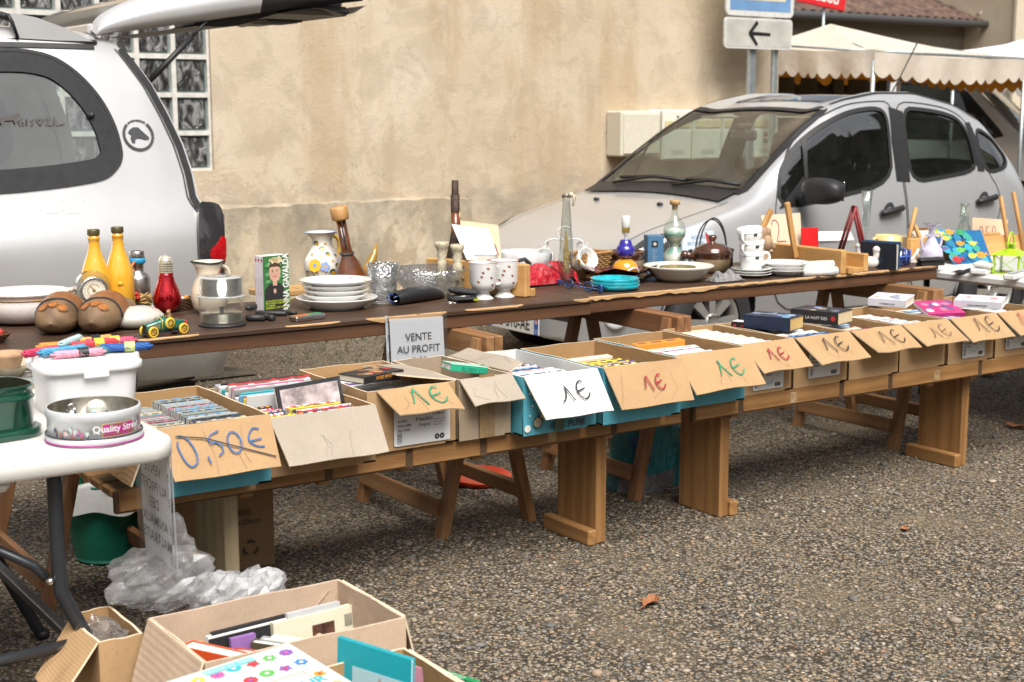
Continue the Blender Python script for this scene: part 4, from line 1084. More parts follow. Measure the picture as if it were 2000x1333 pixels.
v=[(a, -.66, z)for a, z in fs]+[(a, -.615, z)for a, z in fs]; k=len(fs)
q.add(v, [tuple(range(k)), tuple(range(k, 2*k))[::-1]]+[(i, (i+1)%k, k+(i+1)%k, k+i)for i in range(k)], VANP); q.tube([(3.635, -.665, 1.755), (3.615, -.665, 1.82), (3.60, -.66, 1.85)], .008, BLACKPL, 6)
q.box(2.1, 3.97, -.66, -.625, 1.735, 1.758, BLACKPL, .008); q.build("roof_rail", van)
# the raised tailgate
tg=MB(); WW=.63
GP=[(3.97, 1.775, .0), (4.02, 1.79, .05), (4.2, 1.815, .11), (4.50, 1.865, .13), (4.80, 1.915, .14), (5.08, 1.955, .14), (5.30, 1.985, .13)]
GPs=[tuple(p)for p in catmull(GP, 5)]
def skirt(y, sg):
 pass
nG=len(GPs)
def ring_(p, sg):
 a, z, t=p; wd=WW-.06*max(0, (a-4.7)/.6)
 return[(a, sg*(wd-.07), z), (a, sg*(wd-.01), z-.004), (a, sg*(wd+.015), z+t*.35), (a, sg*wd, z+t*.8+.01), (a, sg*(wd-.07), z+t+.03)]
for sg in(-1, 1):
 vv=[q_ for p in GPs for q_ in ring_(p, sg)]; k=5
 cut=[i for i, p in enumerate(GPs)if p[0]<=4.80]; last=cut[-1]
 fs=[(i*k+j, (i+1)*k+j, (i+1)*k+j+1, i*k+j+1)for i in range(last)for j in range(4)]
 tg.add(vv, fs, VANP, True)
 fs=[(i*k+j, (i+1)*k+j, (i+1)*k+j+1, i*k+j+1)for i in range(last, nG-1)for j in range(4)]
 tg.add(vv, fs, BLACKPL, True)
 # outer skin below the glass, inner trim
o_=[(p[0], p[1]+p[2]+.03)for p in GPs]
gi=[i for i, p in enumerate(GPs)if p[0]>=4.52]
tg.add([(o_[i][0], y, o_[i][1]+.02)for i in gi for y in(-WW+.07, WW-.07)], [(2*i, 2*i+1, 2*i+3, 2*i+2)for i in range(len(gi)-1)], VANP, True)
tg.box(3.96, 4.08, -WW+.06, WW-.06, 1.785, 1.83, VANP, .01)
tgo=tg.build("tailgate", van)
q=MB(); GREYT=M((.16, .155, .145), .6, var=.2, bmp=.1, bscale=300)
ii=[i for i, p in enumerate(GPs)if p[0]>=4.40]
def und(i, y):return(GPs[i][0], y, GPs[i][1]-.012-.035*math.exp(-((GPs[i][0]-4.62)/.16)**2)-.05*math.exp(-((GPs[i][0]-5.2)/.09)**2))
ys=np.linspace(-WW+.03, WW-.03, 9)
q.add([und(i, y)for i in ii for y in ys], [(i*9+j, i*9+j+1, (i+1)*9+j+1, (i+1)*9+j)for i in range(len(ii)-1)for j in range(8)], BLACKPL, True)
e_=GPs[-1]
q.box(4.86, 5.26, -.52, .52, e_[1]-.075, e_[1]-.03, GREYT, .02); q.box(5.0, 5.2, -.12, .12, e_[1]-.085, e_[1]-.07, BLACKPL, .004); q.box(5.25, 5.36, -.25, .25, e_[1]-.02, e_[1]+.05, BLACKPL, .015)
for k_ in range(6):q.box(5.02, 5.18, -.1+k_*.036, -.09+k_*.036, e_[1]-.09, e_[1]-.084, GREYT)
q.build("inner_trim", tgo)
q=MB(); gi=[i for i, p in enumerate(GPs)if 4.10<=p[0]<=4.56]
q.add([(o_[i][0], y, o_[i][1]+.0)for i in gi for y in(-WW+.08, WW-.08)], [(2*i, 2*i+1, 2*i+3, 2*i+2)for i in range(len(gi)-1)], glass_thin((.50, .46, .38), .02, .12), True); q.build("rear_window", tgo)
q=MB(); s0=aty(290, 160, 6.12)-Vector((VX0, VY0, 0)); s1=aty(375, 72, 6.12)-Vector((VX0, VY0, 0)); s2=aty(408, 38, 6.12)-Vector((VX0, VY0, 0))
q.tube([s0, s1], .014, BLACKPL, 8); q.tube([s1, s2], .007, BLACKPL, 8); q.build("gas_strut", van)

# ---- white van further off, behind the hatchback
wr_=[(.00, .70, .66, .05, .6, .06, .5, .07, .28, .06), (.03, .80, .76, .5, .66, .6, .5, .62, .25, .56), (.2, .98, .95, .72, .82, .84, .55, .88, .23, .8), (.5, 1.08, 1.05, .78, .95, .9, .65, .95, .22, .86), (.95, 1.2, 1.16, .8, 1.08, .93, .75, .97, .22, .88), (1.3, 1.55, 1.48, .78, 1.12, .935, .8, .97, .22, .88), (1.7, 1.95, 1.86, .75, 1.14, .935, .8, .97, .22, .88), (2.0, 2.1, 2.0, .74, 1.15, .935, .8, .97, .22, .88), (4.6, 2.12, 2.02, .74, 1.15, .93, .8, .97, .24, .88), (4.75, 2.05, 1.97, .7, 1.1, .88, .8, .92, .3, .84), (4.80, 1.6, 1.5, .1, 1.1, .12, .8, .12, .4, .1)]
WVP=carpaint((.74, .74, .74), .1, .35)
wb_=Shell(wr_, .025)
ws_=wb_.side&(wb_.fz>.1)
for wa in(.9, 3.8):wb_.mark(None, ws_&(((wb_.fa-wa)**2+(wb_.fz-.33)**2)<.37**2))
WP=[(1.15, 1.2), (1.6, 1.68), (1.85, 1.8), (2.35, 1.82), (2.35, 1.18), (1.7, 1.17)]; wpd=polyd(WP, .06)
WP2=polyd([(2.5, 1.18), (2.5, 1.82), (4.5, 1.82), (4.5, 1.18)], .06)
wb_.mark("window", wb_.side&(inpoly(wb_.fa, wb_.fz, wpd)|inpoly(wb_.fa, wb_.fz, WP2))); wb_.mark("windscreen", ~wb_.side&(wb_.fa>1.0)&(wb_.fa<1.85)&(np.abs(wb_.fy)<.7))
wpos=at_d(2190, 330, 16.2)
wv=thing("white_van", "white van with dark windows half hidden behind the silver hatchback", "van", (wpos.x, wpos.y, 0), R(115))
wb_.build(None, "body", WVP, wv); GLD=M((.015, .02, .02), .05, coat=.6); wb_.build("window", "window", GLD, wv, -.006); wb_.build("windscreen", "windscreen", GLD, wv, -.006)
q=MB()
for sg in(-1, 1):wb_.band(q, wpd, .05, BLACKPL, 'side', sg, .005); wb_.band(q, WP2, .05, BLACKPL, 'side', sg, .005)
q.build("window_trim", wv)
q=MB(); q.box(.9, 4.6, -.8, .8, .3, .36, DARK); q.box(1.0, 1.3, -.8, .8, .5, 1.1, DARK, .05); q.box(2.45, 2.5, -.85, .85, .3, 1.95, DARK); q.build("cabin_floor", wv)
seat(wv, 1.75, -.4, .85); seat(wv, 1.75, .4, .85)
for sg in(-1, 1):
 wheel(wv, .9, sg*.84, .32, sg, 6, .2); wheel(wv, 3.8, sg*.84, .32, sg, 6, .2)
 q=MB(); q.ball((1.35, sg*1.08, 1.28), .13, BLACKPL, 10, (.5, .7, 1)); q.build("wing_mirror", wv)
 q=MB(); q.ball(wb_.on_side(.25, .86, sg, -.02), .12, M((.6, .3, .1), .2), 10, (1.2, .5, .7)); q.build("headlight", wv)

 # ================================================================ benches, trestles, tables
PINE=dict(c1=(.17, .075, .020), c2=(.41, .215, .078))
PX, PY_, PZ=(wood(a, **PINE)for a in 'xyz')
RED=dict(c1=(.13, .052, .02), c2=(.31, .145, .06))
RY, RZ=wood('y', **RED), wood('z', **RED)
GW=dict(c1=(.23, .175, .105), c2=(.40, .32, .20)); GZ=wood('z', **GW)
EG=M((.40, .27, .14), .8, var=.3, scale=60)
BY=3.60
def bench(label, x0, x1, legs, cuts, battens):
 t=thing("low_bench", label, "bench", (x0, BY, 0), group="low slatted benches under the book boxes")
 q=MB(); n=5; wd=.078
 for k in range(n):y=.03+k*.096; q.box(.0, x1-x0, y, y+wd, .438, .460, PX, .003)
 q.build("seat", t)
 q=MB(); q.box(.004, x1-x0-.004, .006, .028, .398, .455, M((.09, .05, .025), .8))
 xs=[x0]+[aty(u, v, BY).x for u, v in cuts]+[x1]
 for a, b in zip(xs[:-1], xs[1:]):q.box(a-x0+.012, b-x0-.012, 0, .024, .406-.006*rnd.random(), .461, PX, .003)
 for u, v in battens:
  x=aty(u, v, BY).x-x0; q.box(x-.017, x+.017, -.002, .003, .409, .450, EG, .002)
 q.build("apron", t)
 q=MB()
 for u, v in battens+cuts:x=aty(u, v, BY).x-x0; q.box(x-.02, x+.02, .03, .48, .380, .437, PY_, .003)
 q.build("batten", t)
 for lx, foot, mt in legs:
  q=MB(); q.box(-.022, .022, .09, .315, 0, .402, mt, .004); lo=q.build("leg", t, (lx-x0, 0, 0))
  if foot:
   q=MB(); a=-.062 if foot<0 else.024; q.box(a, a+.038, .08, .345, 0, .055, PY_, .005)
   q.disc(.1, 0, .006, SEAM, TR(a-.0004 if foot<0 else a+.0384, 0, .03, R(90), 0, R(-90*(1 if foot<0 else-1))))if 0 else None
   q.build("foot", lo)
 return t
bench("low slatted wooden bench with grey left leg, carrying the left book boxes", 1.2, 3.19, [(1.565, 0, GZ), (2.905, -1, PZ)], [(642, 905), (800, 885), (945, 858), (1200, 840)], [(490, 950), (1078, 850)])
bench("low slatted wooden bench with orange legs, carrying the right book boxes", 3.235, 5.26, [(3.47, 1, PZ), (4.815, -1, PZ)], [(1448, 787), (1645, 757), (1740, 745), (1915, 727)], [(1550, 775), (1830, 738)])

def trestle(label, x, ry=RY, rz=RZ, y0=4.0, y1=4.84, top=.695):
 t=thing("trestle", label, "trestle", (x, 4.35, 0), group="wooden trestles holding up the sale tables")
 for s_ in(-1, 1):
  q=MB(); q.box(.001 if s_>0 else-.034, .034 if s_>0 else-.001, y0-4.35, y1-4.35, top-.075, top, ry, .004); q.build("beam", t)
  for yy in(4.06, 4.63):
   q=MB(); L_=math.hypot(top-.03, .155)
   q.box(-.018, .018, -.024, .024, -.03, L_, rz, .003, TR(s_*.182, yy-4.35, .018, 0, -s_*math.atan2(.155, top-.03), 0)); q.build("leg", t)
  q=MB(); q.box(-.012, .012, -.27, .27, -.03, .03, ry, .003, TR(s_*(.182-.155*.10/.66+.028), 0, .10, 0, -s_*.23, 0)); q.build("rung", t)
 return t
trestle("reddish trestle under the left end of the dark table, beside the green bucket", 1.32)
trestle("trestle under the dark table near the paper sale notice", 2.68, wood('y', (.17, .075, .026), (.36, .185, .075)), wood('z', (.17, .075, .026), (.36, .185, .075)))
trestle("trestle under the joint of the dark tables, in front of the teal sack", 3.54)
trestle("trestle with splayed legs seen left of the right-hand bench leg", 5.0, wood('y', (.15, .07, .025), (.33, .17, .07)), wood('z', (.15, .07, .025), (.33, .17, .07)))

TZ=.76
DK=wood('x', (.030, .015, .009), (.085, .044, .024), .48, 6., True, .25)
DKE=wood('x', (.03, .013, .007), (.12, .052, .022), .6, 9., False, .55)
RAW=wood('x', (.36, .20, .085), (.58, .38, .19), .75)
def plank_table(label, x0, x1, y0, y1, worn):
 t=thing("plank_table", label, "table", (x0, y0, 0), group="dark plank table tops on trestles")
 w_=x1-x0
 q=MB()
 def topf(i, j):return(i*w_, (y1-y0)*j, TZ)
 q.box(0, w_, 0.0, y1-y0, TZ-.018, TZ, DK, .003); q.build("tabletop", t)
 q=MB(); q.box(.002, w_-.002, .008, .032, .697, TZ-.0185, DKE, .002); q.box(.002, w_-.002, y1-y0-.03, y1-y0-.004, .697, TZ-.0185, DKE)
 q.box(.004, .03, .034, y1-y0-.032, .697, TZ-.0185, DKE); q.box(w_-.03, w_-.004, .034, y1-y0-.032, .697, TZ-.0185, RAW); q.build("apron", t)
 q=MB()
 rr=random.Random(int(x0*100))
 for a, b, hgt in worn:
 # splintered strips where the veneer has broken away
  n=max(3, int((b-a)/.03)); top=[]; bot=[]
  for k in range(n+1):
   x=a+(b-a)*k/n-x0; e=1 if 0<k<n else 0
   top.append((x, -.0015, TZ-.001-.003*rr.random()*e)); bot.append((x, -.0015, TZ-.003-hgt*(.35+.65*rr.random())*e))
  v=top+bot; q.add(v, [(i, n+1+i, n+2+i, i+1)for i in range(n)], RAW)
  v=top+[(p[0], .002+.004*rr.random(), TZ+.0008)for p in top]; q.add(v, [(i, i+1, n+2+i, n+1+i)for i in range(n)], RAW)
 q.build("broken_edge", t)
 return t
plank_table("dark brown plank table with chipped front edge and clogs, left of the joint", .5, 3.27, 4.22, 4.86, [(2.3, 2.62, .016), (2.7, 2.95, .006), (1.5, 1.7, .004), (2.0, 2.2, .004), (3.18, 3.268, .010)])
plank_table("dark brown plank table with pale splintered front edge, right of the joint", 3.274, 5.30, 4.25, 4.88, [(3.275, 3.95, .017), (3.95, 4.5, .008), (4.52, 5.1, .009), (5.12, 5.29, .005)])

# white folding tables
WPL=M((.66, .65, .62), .45, var=.04, scale=60, bmp=.12, bscale=400); GREYM=M((.05, .054, .062), .38, .55, var=.1)
def rr2(x0, x1, y0, y1, r, n=8):return[(x+x0, y+y0)for x, y in rrect(x1-x0, y1-y0, r, n)]
ft=thing("folding_table", "white plastic folding table with grey steel legs holding the green tin", "table", (-.725, 2.95, 0), group="white plastic folding tables")
q=MB(); P=rr2(0, 1.86, 0, 1.06, .06, 8)
def rim_prism(P, ins, z):
 c=Vector((.93, .53)); return[((x-c.x)*(1-ins/.93)+c.x, (y-c.y)*(1-ins/.53)+c.y, z)for x, y in P]
n_=len(P); lv=[(.012, .690), (.0, .70), (.0, .728), (.004, .737), (.012, .74)]
V_=[p for ins, z in lv for p in rim_prism(P, ins, z)]
q.add(V_, [(i*n_+k, i*n_+(k+1)%n_, (i+1)*n_+(k+1)%n_, (i+1)*n_+k)for i in range(4)for k in range(n_)], WPL, True)
q.add(rim_prism(P, .012, .74), [tuple(range(n_))], WPL); q.add(rim_prism(P, .012, .69), [tuple(range(n_))[::-1]], WPL)
q.box(.05, 1.5, .03, .09, .665, .692, WPL, .01)
q.build("tabletop", ft)
lp=[aty(100, 925, 3.0), aty(112, 1140, 3.0), aty(128, 1195, 3.0), aty(200, 1320, 3.0)]
lp=[Vector((p.x+.745, .10, p.z))for p in lp]; d_=(lp[3]-lp[2]).normalized(); lp.append(lp[3]+d_*(lp[3].z/-d_.z)*.98)
for yy in(.10, .92):
 q=MB(); q.tube(catmull([(p.x, yy, p.z)for p in lp], 5), .0165, GREYM, 12); lg=q.build("leg", ft)
 q=MB(); q.tube([(p.x, yy, p.z)for p in(lp[4]+Vector((0, 0, .02)), lp[4])], .02, BLACKPL, 10); q.build("foot_cap", lg)
q=MB(); a_=lp[3]+Vector((0, 0, .06)); q.box(a_.x-.05-.012, a_.x-.05+.012, .08, .94, a_.z-.012, a_.z+.012, GREYM, .003)
c0=lp[3]; q.tube([(c0.x-.04, .1, c0.z+.07), (c0.x-.55, .11, c0.z+.05)], .014, GREYM, 8); q.build("crossbar", ft)
q=MB(); s0=aty(92, 1150, 3.0); s1=aty(70, 1128, 3.0); s2=aty(-60, 1075, 3.0)
q.tube([(s0.x+.745, .12, s0.z), (s1.x+.745, .13, s1.z), (s2.x+.745, .16, s2.z)], .011, GREYM, 8); q.ball((s0.x+.745, .094, s0.z), .009, CHROME, 6); q.build("brace", ft)
for lx in(.35, ):
 for yy in(.10, .92):
  q=MB(); q.tube([(lx, yy, .68), (lx, yy, .3), (lx-.15, yy, 0)], .0165, GREYM, 10); q.build("leg", ft)
f2=thing("folding_table", "white plastic folding table at right edge, holding the fish picture", "table", (5.315, 3.05, 0), group="white plastic folding tables")
q=MB(); q.box(0, 1.8, 0, 1.82, .69, .735, WPL, .012); q.build("tabletop", f2)
for x, y in((.27, 1.75), (.58, 1.75), (.4, .1), (1.5, .1)):
 q=MB(); q.tube([(x, y, .69), (x, y, 0)], .0165, BLACKPL, 10); q.build("leg", f2)
q=MB(); q.box(.55, .95, .75, 1.15, .52, .688, GREYM, .02); q.lathe([(.05, 0), (.05, .05), (.03, .06), (0, .06)], M((.4, .4, .4), .4, .7), 16, TR(.55, 1.0, .6, 0, R(-90))); q.build("underframe", f2)

# ================================================================ cardboard boxes on the benches
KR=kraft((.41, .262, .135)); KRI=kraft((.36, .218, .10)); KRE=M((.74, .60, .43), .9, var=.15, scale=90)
TAN=kraft((.33, .255, .18)); TANF=kraft((.36, .305, .245)); CYAN=M((.085, .36, .46), .55, var=.16, scale=9, bmp=.08, bscale=60); WCARD=M((.66, .66, .64), .7, var=.06, scale=12, bmp=.1, bscale=90)
INK={'blue':M((.02, .10, .30), .5), 'green':M((.01, .26, .14), .5), 'black':M((.012, .013, .02), .5), 'red':M((.33, .012, .03), .5), 'faint':M((.20, .13, .08), .7)}
LBL=M((.66, .67, .68), .5, var=.03); LBK=M((.03, .03, .035), .5)
def price_one(q, X, cx, cy, h, ink, w_, style=0):
 s_=h
 if style==0:one=[(-.42, -.3), (-.36, -.24), (-.12, .5), (-.08, .46), (.2, -.5)]
 elif style==1:one=[(-.5, -.48), (-.38, -.44), (-.24, -.26), (-.1, .1), (-.12, .42), (-.02, .14), (.12, -.28), (.2, -.5)]
 else:one=[(-.42, -.42), (-.3, -.2), (-.12, .42), (-.17, .5), (-.2, .42), (-.05, .05), (.24, -.5)]
 q.stroke([(cx-.28*s_+x*s_, cy+y*s_)for x, y in one], w_, ink, X, .0006)
 c=[(.28, .42), (.12, .5), (-.1, .32), (-.2, .0), (-.12, -.32), (.1, -.48), (.34, -.36), (.46, -.18)]
 q.stroke([(cx+.45*s_+p.x*s_, cy+p.y*s_)for p in catmull([(x, y, 0)for x, y in c], 5)], w_, ink, X, .0006)
 q.stroke([(cx+.27*s_, cy-.05*s_), (cx+.75*s_, cy+.1*s_)], w_, ink, X, .0009)
def ship_label(parent, X0, w_, h_, kind, top=None):
 q=MB(); q.prism(rrect(w_, h_, .006, 3), 0, .0006, LBL)
 if top:q.poly([(0.002, h_*.84), (w_-.002, h_*.84), (w_-.002, h_), (0.002, h_)], top, z=.0010)
 if top and kind!='yellow':q.stroke([(w_*.5+w_*.17*math.cos(a), h_*.42+w_*.17*math.sin(a))for a in np.linspace(3.3, 6.0, 14)], .004, top, z=.001)
 y=h_*.62
 for k, s in enumerate(("02/2022", "3NQLA080", "20/11/2021")):q.text(s, h_*.085, LBK, TR(w_*.06, y-k*h_*.12, .001), 'LEFT', bold=.02)
 q.text("Fresubin", h_*.15, LBK, TR(w_*.53, h_*.60, .001), bold=.015); q.text({'o':"Original"}.get(kind, "Impact"), h_*.11, LBK, TR(w_*.53, h_*.46, .001), bold=.01)
 q.text("4 x 500 ml", h_*.075, LBK, TR(w_*.78, h_*.72, .001), bold=.02)
 for k in range(3):q.poly([(w_*.70, h_*(.58-k*.07)), (w_*(.93-k*.04), h_*(.58-k*.07)), (w_*(.93-k*.04), h_*(.60-k*.07)), (w_*.70, h_*(.60-k*.07))], M((.35, .35, .36), .6), z=.001)
 r_=random.Random(4)
 yy=h_*.06
 while yy<h_*.36:
  d=h_*.008*(1+r_.randint(0, 2)); q.poly([(w_*.05, yy), (w_*.14, yy), (w_*.14, yy+d), (w_*.05, yy+d)], LBK, z=.001); yy+=d+h_*.010*(1+r_.randint(0, 1))
 for cx in(.76, .85):q.disc(w_*cx, h_*.13, h_*.075, LBK, z=.001); q.disc(w_*cx, h_*.13, h_*.03, LBL, z=.0014, n=3)
 q.build("shipping_label", parent, X0, (R(90), 0, 0))
class Box:pass
def carton(label, x0, x1, y0, y1, z0=.4625, z1=.65, ext=None, inn=None, edge=None, flap=None, ftop=None, funder=None, rz=0., cat="cardboard box", group=None, th=.005, name="cardboard_box"):
 ext=ext or KR; inn=inn or KRI; edge=edge or KRE
 t=thing(name, label, cat, (x0, y0, z0), rz, group)
 w_, d_, h_=x1-x0, y1-y0, z1-z0
 q=MB(); rr=random.Random(int(x0*991))
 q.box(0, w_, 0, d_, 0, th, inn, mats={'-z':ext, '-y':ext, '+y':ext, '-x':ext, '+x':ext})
 def wall(a, b, nrm):
  A, B=Vector(a), Vector(b); n_=Vector(nrm); N_=8; bow=(.004 if(A-B).length<.45 else.008)*(rr.random()-.3)
  out=[]; ins=[]
  for j in range(4):
   for i in range(N_+1):
    u=i/N_; p=A.lerp(B, u); e=math.sin(PI*u)*j/3
    p=p+n_*bow*e; p.z+=j/3*(h_-.001)+(j==3)*.002*math.sin(u*9+x0*40)*math.sin(PI*u); out.append(tuple(p)); ins.append(tuple(p-n_*th*.999))
  k=N_+1; F=[(j*k+i, j*k+i+1, (j+1)*k+i+1, (j+1)*k+i)for j in range(3)for i in range(N_)]
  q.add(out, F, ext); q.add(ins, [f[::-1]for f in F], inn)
  top=out[-k:]+ins[-k:]; q.add(top, [(i, i+1, k+i+1, k+i)for i in range(N_)], edge)
  q.add([out[0], out[-k], ins[-k], ins[0]], [(0, 1, 2, 3)], ext); q.add([out[N_], out[-1], ins[-1], ins[N_]], [(3, 2, 1, 0)], ext)
 wall((0, 0, 0), (w_, 0, 0), (0, -1, 0)); wall((w_, .001, 0), (w_, d_-.001, 0), (1, 0, 0)); wall((w_, d_, 0), (0, d_, 0), (0, 1, 0)); wall((0, d_-.001, 0), (0, .001, 0), (-1, 0, 0))
 q.build("box_body", t)
 b=Box(); b.t=t; b.w=w_; b.d=d_; b.h=h_; b.x0=x0; b.y0=y0; b.z0=z0
 if flap:
  dy, dz, s0, s1=flap
  b.flap=add_flap(b, (s0, -.003, h_+.002), (w_-s1, -.003, h_+.002), (0, -dy, -dz), ftop or KR, funder or ext, edge, cut=(.012, .01))
 return b
def add_flap(b, h0, h1, d, top, under, edge, cut=(0, 0), name="flap", writing=None):
 h0, h1, d=Vector(h0), Vector(h1), Vector(d)
 e=(h1-h0).normalized(); a=h0+d+e*cut[0]; c=h1+d-e*cut[1]
 q=MB(); N_=8; X=FR(a, c-a, h0-a); nz=Vector((X[0][2], X[1][2], X[2][2]))
 # gently curled sheet: top and under surfaces and edges
 T_=[]; U_=[]; rr=random.Random(int(b.x0*77)); cl_=rr.uniform(-.004, .009); ph_=rr.uniform(-.5, .5)
 for j in range(6):
  for i in range(N_+1):
   u, v=i/N_, j/5; p=a.lerp(c, u).lerp(h0.lerp(h1, u), v); p+=nz*(cl_*math.sin(PI*u+ph_)*(1-v)+.004*math.sin(u*8+ph_*5)*(1-v)**2); T_.append(tuple(p)); U_.append(tuple(p-nz*.0045))
 k=N_+1; F=[(j*k+i, j*k+i+1, (j+1)*k+i+1, (j+1)*k+i)for j in range(5)for i in range(N_)]
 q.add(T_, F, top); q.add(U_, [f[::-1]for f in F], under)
 per=[i for i in range(k)]+[j*k+N_ for j in range(1, 6)]+[5*k+i for i in range(N_-1, -1, -1)]+[j*k for j in range(4, 0, -1)]
 m_=len(per); v=[T_[i]for i in per]+[U_[i]for i in per]; q.add(v, [(i, m_+i, m_+(i+1)%m_, (i+1)%m_)for i in range(m_)], edge)
 wl=(c-a).length; hl=(h0-a).length
 XX=X@Matrix.Translation((0, 0, .0085 if cl_>0 else.0055))
 CRS=M((.40, .26, .14), .9)if top in(KR, KRI)else M((.38, .33, .27), .9)
 if top is not WCARD:
  for _ in range(3):x_=wl*rr.uniform(.1, .8); q.stroke([(x_, hl*rr.uniform(.5, .95)), (x_+wl*rr.uniform(-.1, .1), hl*rr.uniform(.3, .5)), (x_+wl*rr.uniform(-.15, .2), hl*rr.uniform(.03, .2))], .0012, CRS, XX, -.0002)
 if writing:writing(q, XX, wl, hl)
 return q.build(name, b.t)

def W1(ink, cx=.5, cy=.5, h=.42, w_=.0045, style=0):return lambda q, X, wl, hl:price_one(q, X, wl*cx, hl*cy, hl*h, INK[ink], w_, style)
def W50(q, X, wl, hl):
 k=INK['blue']; s=hl
 q.stroke([(p.x*wl, p.y*hl)for p in catmull([(.11, .70, 0), (.10, .60, 0), (.13, .34, 0), (.18, .22, 0), (.24, .3, 0), (.245, .5, 0), (.20, .72, 0), (.14, .80, 0), (.12, .77, 0)], 5)], .0042, k, X, .0006)
 q.stroke([(.345, .36), (.36, .24)], .0042, k, X@Matrix.Diagonal((wl, hl, 1, 1)), .0006)if 0 else q.stroke([(.345*wl, .36*hl), (.36*wl, .22*hl)], .0042, k, X, .0006)
 q.stroke([(.50*wl, .80*hl), (.42*wl, .75*hl), (.385*wl, .66*hl), (.40*wl, .58*hl), (.45*wl, .60*hl), (.495*wl, .52*hl), (.50*wl, .42*hl), (.45*wl, .35*hl)], .0042, k, X, .0006)
 q.stroke([(wl*(.62+.062*math.cos(a)), hl*(.55+.2*math.sin(a)))for a in np.linspace(2.6, 8.9, 26)], .0042, k, X, .0006)
 q.stroke([(p.x*wl, p.y*hl)for p in catmull([(.88, .74, 0), (.82, .76, 0), (.765, .62, 0), (.77, .5, 0), (.83, .42, 0), (.89, .40, 0)], 5)], .0042, k, X, .0006); q.stroke([(.765*wl, .53*hl), (.88*wl, .55*hl)], .0042, k, X, .0008)
 q.stroke([(.10*wl, .80*hl), (.35*wl, .70*hl), (.97*wl, .18*hl)], .0035, INK['black'], X, .001)
def front_flap(b, dy, dz, top, under, writing, s0=.0, s1=.0, cut=(.01, .01), edge=None):
 return add_flap(b, (s0, -.004, b.h+.001), (b.w-s1, -.004, b.h+.001), (0, -dy, -dz), top, under, edge or KRE, cut, "flap", writing)
BXG="cardboard boxes of second-hand books on the low benches"
b1=carton("blue-sided box of CDs with crossed-out 0,50€ flap, leftmost on the benches", 1.27, 1.585, 3.46, 3.96, ext=CYAN, group=BXG)
front_flap(b1, .085, .125, KR, KRI, W50)
add_flap(b1, (-.004, .3, b1.h), (-.004, .02, b1.h), (-.06, 0, -.15), KR, KRI, KRE, (.01, .01), "flap")
b2=carton("box of magazines and films with a blank grey flap, second from left", 1.60, 1.93, 3.50, 3.99, ext=KR, z1=.63, group=BXG)
front_flap(b2, .10, .115, TANF, KRI, None, cut=(.012, .012))
b3=carton("box with green 1€ flap and large white shipping label", 1.952, 2.255, 3.585, 4.03, group=BXG)
front_flap(b3, .10, .062, KR, KRI, W1('green', .52, .52, .62, .0045), s0=.03, s1=.03, cut=(.02, .0))
ship_label(b3.t, (.085, -.006, .012), .195, .115, 'o')
b4=carton("plain tan box with brown parcel tape and a torn unmarked flap", 2.262, 2.452, 3.575, 3.98, ext=TAN, inn=TAN, group=BXG, z1=.655)
front_flap(b4, .075, .07, TANF, TAN, None, s0=.0, cut=(.01, .0))
add_flap(b4, (-.004, .34, b4.h), (-.004, .01, b4.h), (-.15, 0, .012), TANF, TAN, KRE, (.02, .10), "flap")
add_flap(b4, (b4.w+.003, .01, b4.h+.004), (b4.w+.003, .36, b4.h+.004), (.06, 0, .02), TANF, TAN, KRE, (.02, .02), "flap")
q=MB(); q.box(.07, .125, -.0072, -.0062, .002, .2, M((.25, .165, .085), .25, var=.3, scale=30, bmp=.2, bscale=60)); q.build("parcel_tape", b4.t)
b5=carton("white-lined box with black 1€ on its white flap", 2.462, 2.745, 3.52, 3.97, ext=CYAN, inn=WCARD, edge=M((.7, .68, .64), .9), group=BXG)
front_flap(b5, .10, .12, WCARD, CYAN, W1('black', .52, .52, .42, .005, 1))
q=MB(); GR2=M((.03, .10, .09), .4, var=.4, scale=60); WDOT=M((.75, .75, .72), .6)
for x, y, r_ in((.05, .035, .02), (.068, .055, .011)):q.disc(x, y, r_, GR2); q.disc(x, y, r_*.75, M((.4, .34, .25), .6, var=.5, scale=200), z=.0004)
q.stroke([(.05, .055), (.045, .075), (.055, .085), (.06, .07)], .002, GR2)
for x, y, r_ in((.02, .13, .004), (.035, .11, .003), (.03, .09, .003), (.06, .12, .003), (.085, .095, .003), (.02, .06, .003), (.012, .02, .012), (.2, .05, .003), (.22, .09, .003)):q.disc(x, y, r_, WDOT)
q.text("100% PURE", .03, LBK, TR(.165, .008, .0005), shear=.2, bold=.02); q.box(.115, .15, 0, .05, .0003, .0012, M((.06, .10, .07), .3, var=.3))
q.build("printed_pattern", b5.t, (0, -.0062, .004), (R(90), 0, 0))
b6=carton("blue-sided box with red 1€ on a plain brown flap", 2.762, 3.088, 3.505, 3.97, ext=CYAN, group=BXG)
front_flap(b6, .08, .125, KR, KRI, W1('red', .50, .5, .36, .0048))
b7=carton("blue-sided box with green 1€ flap and a small pale tear", 3.103, 3.432, 3.56, 4.0, ext=CYAN, group=BXG)
front_flap(b7, .11, .115, KR, KRI, W1('green', .58, .5, .44, .0045, 2))
b8=carton("box with red 1€ flap and blue-banded shipping label", 3.445, 3.70, 3.60, 4.02, group=BXG)
front_flap(b8, .10, .09, KR, KRI, W1('red', .42, .5, .42, .0045), cut=(.02, .0)); ship_label(b8.t, (.06, -.006, .015), .15, .105, 'i', M((.22, .45, .60), .5))
b9=carton("box with black 1€ flap above a yellow-banded shipping label", 3.712, 3.99, 3.60, 4.02, group=BXG)
front_flap(b9, .11, .085, KR, KRI, W1('black', .45, .55, .5, .0045), cut=(.03, .0)); ship_label(b9.t, (.07, -.006, .03), .165, .11, 'yellow', M((.62, .55, .03), .5))
